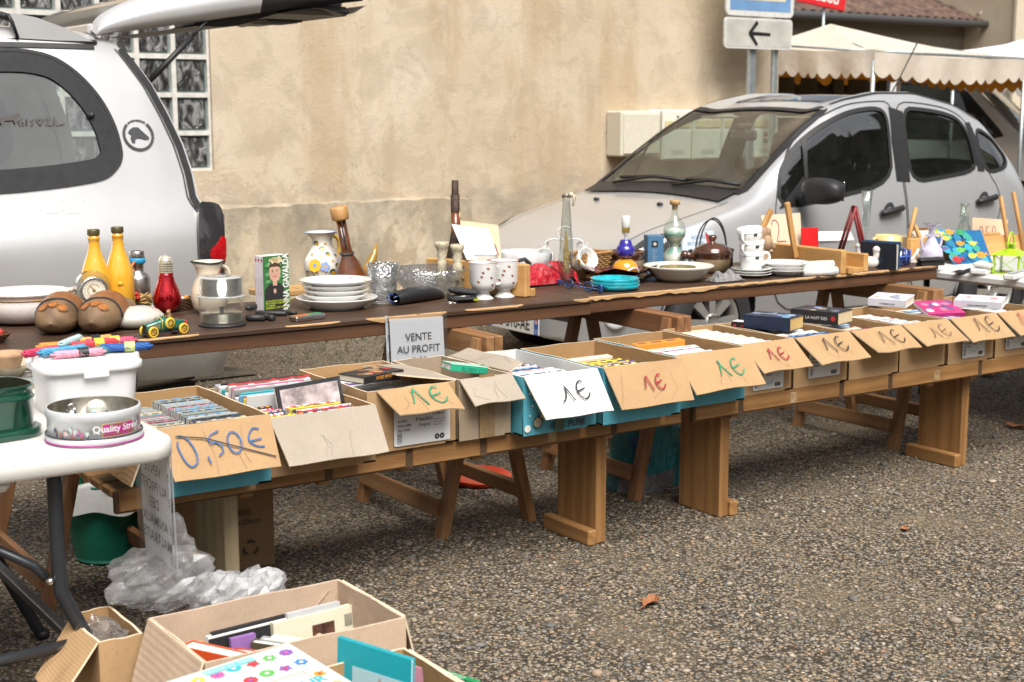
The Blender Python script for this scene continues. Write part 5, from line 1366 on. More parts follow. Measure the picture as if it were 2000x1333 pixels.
b10=carton("box with small black 1€ flap and no label, holding the blue-black paperback", 4.003, 4.275, 3.60, 4.03, group=BXG)
front_flap(b10, .11, .07, KR, KRI, W1('black', .5, .5, .55, .004), cut=(.03, .0))
b11=carton("box with faint scribbled 1€ on its flap", 4.29, 4.555, 3.605, 4.03, group=BXG)
front_flap(b11, .11, .075, KR, KRI, W1('faint', .5, .5, .5, .004, 1), cut=(.02, .0))
b12=carton("box with black 1€ flap above a rounded white label, near the right edge", 4.57, 4.85, 3.60, 4.05, group=BXG)
front_flap(b12, .10, .085, KR, KRI, W1('black', .5, .55, .6, .004), cut=(.02, .0)); ship_label(b12.t, (.08, -.006, .02), .14, .11, 'i', M((.35, .55, .55), .5))
b13=carton("box cut off by the right edge with a dark red 1 on its flap", 4.865, 5.15, 3.60, 4.05, group=BXG)
front_flap(b13, .10, .085, KR, KRI, W1('red', .42, .55, .6, .004), cut=(.02, .0)); ship_label(b13.t, (.06, -.006, .03), .14, .11, 'i', M((.35, .55, .55), .5))
b14=carton("plain brown box at the far right end of the benches", 5.165, 5.26+.2, 3.62, 4.05, group=BXG)if 0 else None

# ---------------------------------------------------------------- books and discs filed in them
def C(r, g, b):return M((r, g, b), .45, var=.05, scale=40)
PAPER=M((.66, .60, .48), .85, var=.08, scale=120); PAPW=M((.72, .70, .66), .85, var=.05, scale=120)
WHITE, CREAM, BLACK, NAVY, REDC, ORNG, GREEN, YELL, PURP, SKY, GREYC, PINK, BROWN, TEAL=C(.70, .69, .67), C(.66, .58, .44), C(.02, .02, .022), C(.02, .05, .16), C(.42, .03, .03), C(.62, .24, .03), C(.03, .25, .10), C(.66, .52, .05), C(.14, .08, .22), C(.16, .36, .55), C(.32, .33, .34), C(.62, .16, .26), C(.2, .1, .05), C(.03, .33, .35)
def filed(lx, th, dep, cover, spine_up=True, title=None, pages=None, hole=False):
# local: x along the spine, y thickness, z up (top at 0)
 q=MB(); pages=pages or PAPW
 if spine_up:
  q.box(0, lx, 0, th, -dep, 0, cover, .0015); q.add([(-.0006, .002, -dep), (-.0006, th-.002, -dep), (-.0006, th-.002, -.004), (-.0006, .002, -.004)], [(3, 2, 1, 0)], pages)
 else:
  q.box(.002, lx-.002, .002, th-.002, -dep+.002, -.003, pages); q.box(0, lx, 0, .002, -dep, 0, cover); q.box(0, lx, th-.002, th, -dep, 0, cover)
 if title and spine_up and th>.006:
  rr=random.Random(hash((lx, th))&255); x=lx*.08
  while x<lx*.9:
   d=lx*rr.uniform(.05, .25); q.box(x, min(x+d, lx*.95), th*.3, th*.7, .0002, .0006, title); x+=d+lx*rr.uniform(.03, .12)
 return q
def file_row(b, x0, x1, y0, y1, ztop, items, label, group, name="book", cat="book", jz=.012, jx=.01, tilt=R(6), seed=0):
 if not label:items=items[:1]; y1=y0+items[0][0]
 rr=random.Random(seed); y=y0; k=0; x0+=b.x0; y0+=b.y0; y=y0; y1+=b.y0; x1+=b.x0
 while y<y1-.004:
  it=items[k%len(items)]; th, cover, up, title=it[:4]; lab=it[4]if len(it)>4 and k<len(items)else None
  L_=(x1-x0)-rr.uniform(0, 2*jx); q=filed(L_, th, .14 if ztop>.55 else.1, cover, up, title)
  single(q, name, lab or label, cat, (x0+rr.uniform(0, jx), y, ztop-rr.uniform(0, jz)), (tilt+rr.uniform(0, R(3)), 0, rr.uniform(-.012, .012)), None if lab else group)
  y+=th+.0018; k+=1
rr=random.Random(21)
CDG=[M((.16, .165, .17), .2, var=.1), M((.30, .31, .31), .15, var=.1), M((.05, .05, .055), .2), M((.22, .24, .22), .2), M((.06, .09, .15), .2), M((.42, .42, .40), .2), M((.35, .12, .16), .25), M((.16, .32, .2), .25), M((.45, .38, .25), .25)]
def cd_items(n, w):return[(.0098, rr.choices(CDG, w)[0], True, rr.choice([None, None, None, GREYC, BLACK, BLACK, SKY]))for _ in range(n)]
file_row(b1, .012, .148, .015, .455, .615, cd_items(60, (3, 3, 1, 3, 1, 3, 1.6, 1, 1)), "disc case filed on edge in the left row of the 0,50€ box", "disc cases in the 0,50€ box", "disc_case", "disc case", .004, .003, R(12), 3)
file_row(b1, .156, .302, .015, .22, .625, cd_items(40, (1, 3, 4, 1, 4, 3, .5, .5, .5)), "dark striped disc case near the flap of the 0,50€ box", "disc cases in the 0,50€ box", "disc_case", "disc case", .004, .003, R(12), 4)
file_row(b1, .154, .296, .225, .455, .63, cd_items(40, (3, 4, .4, 4, .3, 3, .2, .1, .4)), "pale disc case near the back of the 0,50€ box", "disc cases in the 0,50€ box", "disc_case", "disc case", .004, .003, R(12), 5)
mags=[(.006, WHITE, True, GREYC), (.004, YELL, True, None), (.012, REDC, True, BLACK, "red-spined album near the back of the magazine box"), (.005, SKY, True, WHITE), (.008, GREYC, True, WHITE), (.006, TEAL, True, WHITE), (.013, WHITE, True, PINK), (.004, ORNG, True, BLACK), (.006, BLACK, True, WHITE), (.014, GREYC, True, WHITE), (.006, PINK, True, WHITE), (.013, WHITE, True, BLACK)]
file_row(b2, .03, .30, .24, .455, .66, mags, "thin magazine filed at the back of the blank-flap box", "magazines and films in the blank-flap box", "magazine", "magazine", .03, .02, R(10), 6)
low=[(.013, ORNG, True, BLACK), (.013, WHITE, True, REDC), (.014, BLACK, True, WHITE), (.012, NAVY, True, YELL), (.006, PINK, True, BLACK), (.008, ORNG, True, NAVY), (.013, REDC, True, WHITE), (.005, WHITE, True, BLACK), (.014, BLACK, True, ORNG), (.006, PURP, True, WHITE), (.010, YELL, True, BLACK)]
file_row(b2, .13, .31, .015, .20, .622, low, "bright film case filed behind the blank grey flap", "magazines and films in the blank-flap box", "film_case", "film case", .012, .01, R(8), 7)
file_row(b2, .02, .12, .015, .22, .615, low[3:]+low[:3], "bright film case tucked at left of the blank-flap box", "magazines and films in the blank-flap box", "film_case", "film case", .012, .01, R(16), 8)
q=filed(.21, .014, .14, M((.03, .03, .033), .2)); q.box(.012, .198, -.001, -.0002, -.135, -.012, M((.45, .38, .38), .15, var=.7, scale=22)); q.stroke([(.198, -.01), (.218, -.03), (.2, -.09)], .02, glass_thin((.9, .9, .9)), FR((0, -.002, 0), (1, 0, 0), (0, 0, 1)))
single(q, "film_case", "black plastic film case leaning up with a pinkish cover, in the blank-flap box", "film case", (1.715, 3.70, .672), (R(-14), R(-3), 0))
w3=[(.018, WHITE, True, None), (.02, WHITE, True, GREYC), (.016, CREAM, True, None), (.022, WHITE, True, None), (.014, PURP, True, WHITE, "purple-spined book at the back of the green 1€ label box"), (.018, WHITE, True, GREYC)]
file_row(b3, .02, .285, .10, .42, .615, w3, "white-spined book filed in the box with the large shipping label", "white books in the box with the large shipping label", jz=.008, seed=9)
file_row(b3, .03, .27, .012, .07, .60, [(.018, NAVY, True, YELL), (.018, CREAM, True, BROWN)], "dark blue paperback behind the green 1€ flap of the label box", "front books in the box with the large shipping label", seed=10)
def lying(name, label, loc, rz, l, w_, t, cover, pages, art=None, spine=None, tiltx=0., tilty=0., cat="book"):
# a closed book lying flat: x = along the spine, y = across (spine at y = 0), z up
 o=thing(name, label, cat, loc, rz); o.rotation_euler=(tiltx, tilty, rz)
 q=MB(); q.box(0, l, 0, w_, 0, .0025, cover, .001); q.box(0, l, 0, w_, t-.0025, t, cover, .001); q.box(0, l, 0, .003, .0026, t-.0026, cover)
 if art:art(q, l, w_, t)
 if spine:spine(q, FR((0, -.0006, 0), (1, 0, 0), (0, 0, 1)), l, t)
 q.build("cover", o)
 q=MB(); q.box(.003, l-.003, .0031, w_-.003, .0026, t-.0026, pages); q.build("page_block", o)
 return o
def art_blotch(cols, seed, title=None, tcol=None):
 def f(q, l, w_, t):
  r_=random.Random(seed)
  for k in range(14):
   x, y=l*r_.uniform(.12, .88), w_*r_.uniform(.15, .85); q.disc(x, y, min(l*.11, w_*.13, x*.9, (l-x)*.9, y*.9, (w_-y)*.9), r_.choice(cols), TR(0, 0, t), .0003+k*.00005, 9)
  if title:q.text(title, w_*.16, tcol or WHITE, TR(l/2, w_*.42, t+.0013), bold=.02)
 return f
def sp_text(txt, colr, size=.6, flip=False):return lambda q, X, l, t:q.text(txt, t*size, colr, X@(TR(l*.5, t*.28, 0)if not flip else TR(l*.5, t*.72, 0, 0, 0, PI)), bold=.02)
lying("book", "black paperback with orange spine lettering lying across the label box", at(712, 752, .652), R(18), .175, .11, .022, BLACK, PAPER, art_blotch([ORNG, BROWN, M((.3, .2, .12), .4), REDC], 2), lambda q, X, l, t:q.text("POUR DEUX", t*.62, ORNG, X@TR(l*.5, t*.78, 0, 0, 0, PI), bold=.02))
lying("book", "thick green paperback with white spine resting in the tan taped box", at(880, 725, .655), R(-6), .19, .075, .022, C(.02, .36, .20), PAPW, lambda q, l, w_, t:(q.box(.002, l-.002, .004, .07, t, t+.0004, M((.55, .68, .6), .5)), q.text("DIX LITTERAIRE", .03, C(.02, .30, .18), TR(l/2, .025, t+.0006), bold=.03)), lambda q, X, l, t:q.text("ROBIN COOK", t*.8, C(.01, .2, .12), X@TR(l/2, t*.15, 0), bold=.03), R(0), R(10))
file_row(b4, .02, .17, .05, .2, .60, [(.02, WHITE, True, PINK), (.016, CREAM, True, None)], "white paperback low inside the tan taped box", "paperbacks in the tan taped box", seed=12)
w5=[(.016, NAVY, True, SKY), (.014, WHITE, True, NAVY), (.018, NAVY, True, WHITE), (.016, BROWN, True, ORNG), (.014, BLACK, True, ORNG), (.02, TEAL, True, WHITE), (.016, SKY, True, REDC), (.018, ORNG, True, BLACK), (.012, REDC, True, WHITE)]
file_row(b5, .05, .21, .20, .43, .636, w5, "colourful paperback filed in the white-lined box", "paperbacks in the white-lined box", jz=.012, seed=13)
file_row(b5, .05, .25, .015, .19, .628, [(.022, WHITE, True, NAVY), (.02, WHITE, True, None), (.024, WHITE, True, SKY), (.02, WHITE, True, REDC)], "white paperback behind the black 1€ flap of the white-lined box", "white paperbacks in the white-lined box", jz=.006, seed=14)
w6=[(.016, BLACK, True, YELL), (.016, YELL, True, BLACK), (.014, BLACK, True, WHITE), (.016, PURP, True, YELL), (.014, BLACK, True, ORNG), (.012, YELL, True, NAVY)]
file_row(b6, .04, .27, .01, .24, .622, w6, "black and yellow spined paperback filed behind the red 1€ flap", "black and yellow paperbacks in a blue-sided box", jz=.008, seed=15)
file_row(b6, .05, .24, .25, .29, .63, [(.03, CREAM, True, WHITE, "cream book standing tallest in the blue-sided red 1€ box")], "", "", seed=16, jz=.001)
file_row(b7, .04, .29, .03, .24, .628, [(.03, WHITE, True, None), (.026, NAVY, True, PINK), (.03, WHITE, True, GREYC), (.02, WHITE, True, None)], "white book filed in the blue-sided green 1€ box", "white books in the blue-sided green 1€ box", jz=.008, seed=17)
file_row(b7, .04, .27, .25, .30, .645, [(.034, ORNG, True, BROWN, "thick orange book standing above the white ones, blue-sided green 1€ box")], "", "", seed=18, jz=.001)
file_row(b7, .04, .2, .32, .36, .62, [(.02, SKY, True, None, "small pale blue book at the back of the blue-sided green 1€ box")], "", "", seed=181, jz=.001)
file_row(b8, .03, .22, .03, .4, .635, [(.04, WHITE, True, GREYC), (.038, WHITE, True, None), (.014, GREEN, True, WHITE, "green-edged book between white ones, box with blue-banded label"), (.03, WHITE, True, None), (.02, BLACK, True, TEAL, "black book with teal lettering, back of box with blue-banded label"), (.04, CREAM, True, None)], "fat white book in the box with the blue-banded label", "white books in the box with the blue-banded label", jz=.006, seed=19)
file_row(b9, .03, .25, .02, .10, .64, [(.02, NAVY, True, SKY), (.018, BLACK, True, WHITE)], "dark blue book behind the flap above the yellow-banded label", "dark books in the box with the yellow-banded label", seed=20)
file_row(b9, .03, .25, .12, .36, .634, [(.03, WHITE, True, None), (.025, BLACK, True, REDC), (.02, CREAM, True, None)], "mixed book deep in the box with the yellow-banded label", "books deep in the box with the yellow-banded label", seed=201)
lying("book", "thick paperback with sea-blue cover and yellowed pages on the yellow-banded box", at(1452, 640, .648), R(-70), .19, .125, .05, C(.01, .02, .05), M((.56, .38, .14), .85, var=.1, scale=140), art_blotch([NAVY, SKY, C(.05, .1, .2), C(.3, .45, .55), C(.02, .04, .1)], 5, "MAXIME CHATTAM", C(.6, .65, .7)), None)
lying("book", "small black-spined book with red dots, standing left of the thick sea-blue paperback", at(1428, 643, .63), R(-68), .15, .05, .03, BLACK, PAPW, lambda q, l, w_, t:q.box(.001, l-.001, .001, w_-.001, t, t+.0006, WHITE), lambda q, X, l, t:[q.disc(l*f_, t*.5, t*.2, REDC, X)for f_ in(.1, .3, .45, .8, .92)])
lying("book", "thick black paperback with fiery cover lying on the unlabelled box", at(1543, 628, .648), R(-72), .20, .14, .05, BLACK, M((.60, .47, .28), .85, var=.1, scale=140), art_blotch([BLACK, NAVY, C(.12, .06, .05), C(.35, .3, .25), C(.1, .14, .2), C(.3, .04, .02)], 8), lambda q, X, l, t:(q.text("LA NUIT DES", t*.32, WHITE, X@TR(l*.55, t*.35, 0)), q.disc(l*.9, t*.5, t*.2, REDC, X)))
file_row(b10, .03, .24, .03, .36, .625, [(.012, REDC, True, WHITE), (.03, WHITE, True, GREYC), (.02, SKY, True, WHITE), (.02, NAVY, True, REDC), (.024, WHITE, True, None), (.03, CREAM, True, None)], "paperback filed in the box with small black 1€ flap", "paperbacks in the box with small black 1€ flap", jz=.01, seed=22)
file_row(b11, .03, .24, .04, .36, .628, [(.03, WHITE, True, None), (.02, SKY, True, WHITE), (.03, WHITE, True, GREYC), (.012, REDC, True, None)], "pale paperback filed in the box with the faint flap", "pale paperbacks in the faint flap box", jz=.01, seed=23)
lying("book", "white paperback with portrait cover sticking up from the faint-flap box", at(1695, 597, .66), R(-68), .16, .12, .032, C(.60, .60, .66), PAPER, art_blotch([WHITE, C(.55, .4, .3), C(.3, .34, .42), C(.12, .1, .1), C(.7, .7, .66)], 11), sp_text("LE PREMIER JOUR", LBK, .28), R(6), R(0))
lying("book", "magenta patterned paperback lying low behind a black 1€ flap at right", at(1812, 622, .625), R(-20), .17, .13, .02, C(.45, .03, .16), PAPW, art_blotch([C(.6, .08, .12), PURP, PINK, C(.5, .05, .2), WHITE], 13), None, R(16), 0)
file_row(b12, .03, .25, .12, .4, .628, [(.02, SKY, True, WHITE), (.02, WHITE, True, SKY), (.024, WHITE, True, None)], "pale blue book at the back of the rounded label box", "pale books in the rounded label box", seed=24)
file_row(b13, .03, .25, .04, .4, .625, [(.024, WHITE, True, None), (.02, CREAM, True, GREYC)], "pale book in the box cut off by the right edge", "pale books in the box at the right edge", seed=25)
lying("book", "pale paperback with pink blotched cover lying at the far right box", at(1862, 600, .658), R(-62), .19, .125, .03, C(.58, .58, .64), PAPW, art_blotch([C(.62, .55, .52), C(.6, .25, .28), C(.62, .60, .58), C(.5, .52, .6)], 17), sp_text("GUILLAUME MUSSO", LBK, .3), R(5))

# ---------------------------------------------------------------- things under the tables
def pot(prof, mat, name, label, cat, loc, n=28, parts=None, group=None, rot=(0, 0, 0), sx=1., sy=1., fn=None):
 q=MB(); q.lathe(prof, mat, n, sx=sx, sy=sy, fn=fn); return single(q, name, label, cat, loc, rot, group)
q=MB(); BG=M((.012, .16, .10), .35, var=.12)
bp=at(212, 1088, 0); bk=thing("bucket", "ribbed green plastic bucket standing under the dark table", "bucket", (bp.x, bp.y, 0))
prof=[(0, .004), (.10, .004), (.105, .012)]+[(.105+.035*k/20+.0025*(k%2), .012+.25*k/20)for k in range(21)]+[(.146, .268), (.146, .275), (.138, .275), (.10, .02), (0, .02)]
q.lathe(prof, BG, 32); q.build("pail", bk)
q=MB(); q.grid(lambda u, v:((.142+.02*v-.012*math.sin(u*40))*math.cos(u*2*PI), (.142+.02*v-.012*math.sin(u*40))*math.sin(u*2*PI), .285-.05*(v-.3)**2*4+.008*math.sin(u*31)), 60, 5, M((.6, .6, .58), .35, var=.1)); q.build("bag_liner", bk)
q=MB(); q.tube(catmull([(.12, -.06, .29), (.0, -.15, .36), (-.05, -.155, .30), (-.02, -.15, .22), (.02, -.145, .2)], 6), .004, M((.5, .46, .36), .7), 6); q.build("string_handle", bk)
ub=carton("brown carton printed with a round drawing and recycling marks, under the bench", 1.50, 1.89, 4.16, 4.44, 0.0, .36, kraft((.30, .19, .10)), KRI, cat="cardboard box", rz=R(-8))  # kraft brown lowered to put the deep shade under the bench into it
q=MB(); INKB=M((.06, .04, .025), .7)
for r_ in(.055, .05, .035):q.stroke([(r_*math.cos(a), .62*r_*math.sin(a))for a in np.linspace(0, 2*PI, 30)], .0025, INKB, TR(.27, .28, 0), .0004)
for k in range(7):q.stroke([(.018*math.cos(a)+.27+.03*math.cos(k), .012*math.sin(a)+.28+.015*math.sin(k*2))for a in np.linspace(0, 2*PI, 10)], .002, INKB, None, .0004)
q.text("x800", .03, INKB, TR(.285, .18, .0004)); q.text("0x20mm", .026, INKB, TR(.30, .15, .0004))
for k in range(3):
 a=R(90+120*k); q.stroke([(.31+.022*math.cos(a-.7), .07+.022*math.sin(a-.7)), (.31+.024*math.cos(a), .07+.024*math.sin(a)), (.31+.022*math.cos(a+.5), .07+.022*math.sin(a+.5))], .007, INKB, None, .0004)
q.build("printed_drawing", ub.t, (0, -.0075, 0), (R(90), 0, 0))
pp=at(915, 945, 0); pot([(0, .012), (.10, .012), (.125, .03), (.13, .032), (.13, .027), (.11, .004), (0, .002)], M((.62, .055, .02), .35), "frisbee", "orange-red plastic dish lying on gravel behind the trestle", "dish", (pp.x+.05, pp.y, 0), rot=(R(3), 0, 0))
tp=at(1270, 958, 0); sk=thing("feed_sack", "teal and grey plastic feed sack leaning behind a trestle leg", "sack", (tp.x+.05, tp.y+.09, 0), R(12))
q=MB()
def mat_sack(c, seed):
 m, nt, b, o=newmat("sack_plastic"); cc=coords(nt); L(nt, ramp(nt, noise(nt, cc, 6, 4), [(.3, sc3(c, .7)), (.7, sc3(c, 1.2))]), b.inputs["Base Color"]); b.inputs["Roughness"].default_value=.28; bump(nt, b, noise(nt, coords(nt, (1, 1, .6)), 26, 5, .6, .8), .9, .03); return m
TS=mat_sack((.015, .20, .215), 1)
def sackf(u, v):
 a=u*2*PI; sxx=.17*(1-.1*v)*(1+.04*math.sin(9*v+3*u)); syy=.10*(1-.45*v)*(1+.08*math.sin(6*v))
 c, s_=math.cos(a), math.sin(a); e=.45
 return(sxx*math.copysign(abs(c)**e, c)+.015*math.sin(v*7), syy*math.copysign(abs(s_)**e, s_), v*.40)
q.grid(sackf, 40, 18, TS); q.add([sackf(i/40, 1)for i in range(40)], [tuple(range(40))], M((.1, .08, .07), .9)); q.build("sack_body", sk)
q=MB(); q.grid(lambda u, v:tuple(Vector(sackf(.5+u*.26, v*.17))*1.012), 16, 5, mat_sack((.20, .19, .19), 2)); q.build("grey_panel", sk)
q=MB(); q.grid(lambda u, v:tuple(Vector(sackf(.56+u*.14, .30+v*.25))*1.014), 10, 5, mat_sack((.02, .10, .25), 3)); q.build("blue_panel", sk)

# dark plastic sheet on the ground under the van, dry leaves, weeds
sh=at(360, 772, 0)
q=MB(); rs_=random.Random(9)
q.grid(lambda u, v:(-.55+1.1*u, -.16+.34*v, .012+.06*max(0, math.sin(u*9+v*3))*math.sin(PI*u)*math.sin(PI*v)+.07*math.sin(PI*u)*(v>.5)*math.sin(PI*v)), 44, 10, mat_sack((.035, .03, .027), 4)); single(q, "plastic_sheet", "crumpled dark plastic sheet on the ground below the van bumper", "plastic sheet", (sh.x, sh.y+.45, 0))
LEAF=M((.30, .12, .05), .8, var=.3, scale=60)
for k, (u, v, s_, lab)in enumerate(((1270, 1182, .05, "curled dry brown leaf on open gravel in the foreground"), (1985, 838, .06, "dry brown leaf on gravel at the right edge"), (1928, 735, .07, "dry leaf lying beyond the right end of the bench"), (1768, 1038, .025, "tiny leaf scrap on gravel right of the bench legs"))):
 p=at(u, v, 0); q=MB(); r_=random.Random(k)
 q.grid(lambda a, b:((a-.5)*2*s_*(1), (b-.5)*1.1*s_*math.sin(PI*min(max(a, .06), .94))*(1+.35*math.sin(a*17)), .006+.35*s_*(abs(b-.5)*1.1+.2*math.sin(a*8))), 12, 6, LEAF, smooth=False); q.tube([(-s_, 0, .012), (-s_*1.35, .01, .004)], .0015, LEAF, 5)
 single(q, "dry_leaf", lab, "leaf", (p.x, p.y, .002), (0, 0, 1.2*k+.5))
GRS=M((.085, .095, .03), .8, var=.5, scale=8)
q=MB(); r_=random.Random(31)
for(u, v, n_, sp_)in((545, 650, 60, .25), (690, 690, 90, .3), (650, 668, 40, .2), (735, 655, 60, .3), (840, 640, 60, .3), (560, 700, 25, .25), (880, 690, 20, .2)):
 c_=at(u, v, 0)
 for _ in range(n_):
  x, y=c_.x+r_.gauss(0, sp_), c_.y+r_.gauss(0, sp_*.6); a=r_.uniform(0, 6.28); h_=r_.uniform(.015, .05); w_=.004; dx, dy=math.cos(a), math.sin(a)
  q.add([(x-dy*w_, y+dx*w_, 0), (x+dy*w_, y-dx*w_, 0), (x+dx*h_*.6, y+dy*h_*.6, h_)], [(0, 1, 2)], GRS)
tag(q.build("short_weeds"), "sparse short weeds growing in the gravel before the wall", "weeds", kind="stuff")

# ================================================================ wares on the dark tables
def rb(u, v, rpx, z=TZ):
 p=at(u, v-rpx*.13, z); return p, mpp(p)
def LT(prof, k):return[(r*k, z*k)for r, z in prof]
GLZW=M((.72, .70, .66), .18, var=.04, coat=.3); PORC=M((.74, .74, .72), .12, var=.03, coat=.4); CRM=M((.66, .56, .43), .35, var=.08, scale=18)
CLRG=glass((.93, .97, .95), 0, 1.45); CUT=glass((.96, .98, .98), 0, 1.5, .6, 95); THIN=glass_thin((.90, .94, .92), .01)
CORK=M((.48, .29, .13), .85, var=.35, scale=160, bmp=.3, bscale=300); GOLD=M((.55, .40, .12), .3, .8); SILVM=M((.62, .62, .62), .22, 1., var=.06)
def shell_prof(prof, t):
 return prof+[(max(r-t, 0.0005), z)for r, z in prof[::-1]if True]

 # -- left end
p, k=rb(52, 640, 85)
t=thing("casserole_dish", "wide white speckled casserole dish with brown rim, left of the clogs", "dish", p)
q=MB(); prof=LT([(0, 2), (55, 2), (72, 8), (82, 26), (83, 40), (78, 50), (80, 56), (86, 60), (83, 62), (75, 54), (70, 20), (40, 10), (0, 9)], k)
SPK=M((.60, .54, .51), .3, var=.22, scale=220, coat=.2); q.lathe(prof, SPK, 36); q.tube([(80.5*k*math.cos(a), 80.5*k*math.sin(a), 50*k)for a in np.linspace(0, 2*PI, 41)[:-1]], 1.4*k, M((.42, .22, .07), .4), 6, close=True); q.build("bowl", t)
q=MB(); q.tube([(70*k, 10*k, 50*k), (84*k, 4*k, 57*k), (96*k, 0, 58*k), (84*k, -8*k, 56*k), (70*k, -14*k, 49*k)], 5*k, SPK, 8); q.build("handle", t)
CLOGW=wood('y', (.06, .034, .018), (.27, .165, .085), .7, 4., True); LEA=M((.24, .095, .03), .5, var=.3, scale=30)
def clog(label, u, v, rz):
 p=at(u, v-6, TZ); k=mpp(p)
 t=thing("wooden_clog", label, "clog", p, rz, "pair of old wooden clogs"); q=MB()
 # toe toward -y; lofted shoe body
 def cf(a, b):
  y=(b*190-8)*k; e=min(1, b/.30); e=math.sqrt(max(0, 1-(1-e)**2)); dn=1-.30*min(1, max(0, b-.5)*2.4)
  an=PI*2*a; c, s_=math.cos(an), math.sin(an)
  return(41*e*(1-.2*max(0, b-.45))*k*math.copysign(abs(c)**.85, c), y, k*(26+(40*e*dn if s_>0 else 26*e)*math.copysign(abs(s_)**.9, s_)))
 q.grid(cf, 32, 20, CLOGW); q.add([cf(i/32, 0)for i in range(32)], [tuple(range(32))], CLOGW, True); q.add([cf(i/32, 1)for i in range(32)], [tuple(range(32))[::-1]], CLOGW)
 q.build("shoe_body", t)
 q=MB(); q.grid(lambda a, b:(tuple(Vector(cf(.0+.5*a, .34+b*.26))*1.0+Vector((0, 0, (4+9*b)*k))+Vector(((.5-a)*5*k, 0, 0)))), 18, 5, LEA); q.tube([tuple(Vector(cf(.0+.5*a, .34))+Vector(((.5-a)*5*k, 0, 2*k)))for a in np.linspace(0, 1, 14)], 2*k, SEAM, 6); q.build("leather_strap", t)
 q=MB(); MK=M((.36, .13, .03), .6, var=.4, scale=120)
 for i, (a, b)in enumerate(((.17, .12), (.25, .14), (.33, .12))):
  c_=Vector(cf(a, b)); e1=(Vector(cf(a+.03, b))-c_).normalized(); e2=(Vector(cf(a, b+.05))-c_).normalized(); q.disc(0, 0, 9*k, MK, FR(c_+Vector((0, 0, 1.5*k)), e1, e2), 0, 12); q.stroke([(12*k*math.cos(x), 11*k*math.sin(x))for x in np.linspace(0, 5, 10)], 2*k, MK, FR(c_+Vector((0, 0, 1.8*k)), e1, e2))
 q.build("carved_motif", t); return t
clog("left one of the pair of worn wooden clogs with leather strap", 101, 664, R(-30)); clog("right one of the pair of worn wooden clogs, touching the barometer", 181, 662, R(-36))
def bottle_y(label, u, v):
 p, k=rb(u, v, 28); t=thing("glass_bottle", label, "bottle", p, 0, "tall orange-yellow bottles"); k*=1.0
 q=MB(); q.lathe(LT([(0, 1), (25, 1), (28, 6), (28, 72), (26, 88), (18, 112), (12, 128), (10.5, 142), (10.5, 150), (11.5, 151), (11.5, 155), (10, 156), (10, 162), (0, 162)], k), M((.72, .36, .03), .08, var=.05, coat=.8), 32)
 q.ball((-6*k, -27*k, 62*k), 6*k, M((.72, .36, .03), .1), 6, (1.2, .35, .8)); q.build("bottle_body", t)
 q=MB(); q.lathe(LT([(0, 170), (11.5, 170), (12, 168), (12, 160), (11.5, 159), (9, 159)], k), M((.13, .11, .05), .4, .5), 20); q.build("cap", t); return t
bottle_y("orange-yellow glass bottle standing behind the barometer, left of two", 190, 622); bottle_y("orange-yellow glass bottle half behind the steel flask, right of two", 236, 617)
p, k=rb(184, 632, 32); t=thing("barometer", "round dial barometer in an arched clear glass case", "barometer", p, R(-8))
q=MB(); out=[(-32, 0), (32, 0)]+[(32, 62)]+[(32*math.cos(a), 68+32*math.sin(a))for a in np.linspace(.1, PI-.1, 16)]+[(-32, 62)]
q.prism([(x*k, z*k)for x, z in out], -10*k, 10*k, glass((.90, .93, .90), .03, 1.4), TR(0, 0, 0, R(90)), smooth=False); q.build("glass_case", t)
q=MB(); X=TR(0, -11*k, 62*k, R(90)); q.lathe(LT([(27, 0), (27, 3), (24, 5), (21.5, 3), (21.5, 1)], k), SILVM, 32, X); q.disc(0, 0, 21.5*k, M((.66, .62, .52), .5), X, 1.2*k, 32)
for a in range(24):q.stroke([(16*k*math.cos(a*.262), 16*k*math.sin(a*.262)), (19*k*math.cos(a*.262), 19*k*math.sin(a*.262))], .6*k, BLKP, X, 1.5*k)
q.stroke([(12*k*math.cos(a), 12*k*math.sin(a))for a in np.linspace(.5, 5.5, 20)], 3*k, M((.5, .4, .25), .6, var=.6, scale=300), X, 1.4*k); q.stroke([(-8*k, 10*k), (4*k, -3*k)], 1.4*k, M((.35, .18, .05), .4), X, 2*k); q.disc(0, 0, 3*k, GOLD, X, 2.2*k, 10); q.build("dial", t)
p, k=rb(271, 597, 24); t=thing("steel_flask", "brushed steel drinking flask with blue band and orange strap", "flask", p)
STL=M((.55, .53, .50), .3, 1., var=.12, scale=40)
q=MB(); q.lathe(LT([(0, 0), (22, 0), (24, 3), (24, 50), (21, 57), (13, 63), (12, 66), (12, 78), (14, 79), (14, 84), (0, 84)], k), STL, 28); q.build("flask_body", t)
q=MB(); q.lathe(LT([(15, 80), (16, 81), (16, 89), (15, 90), (0, 90)], k), M((.03, .28, .50), .45), 24); q.lathe(LT([(14, 90), (14.5, 91), (14.5, 102), (13, 104), (10, 104), (9, 101), (0, 101)], k), STL, 24); q.build("cap", t)
q=MB(); OR_=M((.72, .16, .02), .45); q.tube(catmull([(-10*k, -13*k, 84*k), (-21*k, -17*k, 68*k), (-28*k, -18*k, 40*k), (-30*k, -19*k, 26*k), (-24*k, -23*k, 26*k), (-20*k, -21*k, 45*k), (-14*k, -17*k, 70*k)], 5), 2.4*k, OR_, 6); q.build("strap", t)
q=MB(); TAGM=M((.40, .43, .58), .5); X=FR((-84*k, -20*k, 50*k), (.75, -.52, -.40), (.33, -.22, .92)); q.prism([(0, 0), (28*k, 0), (28*k, 34*k), (20*k, 40*k), (8*k, 40*k), (0, 34*k)], 0, .4*k, TAGM, X)
q.poly([(4*k, 3*k), (22*k, 3*k), (22*k, 16*k), (4*k, 16*k)], WHITE, X, .6*k)
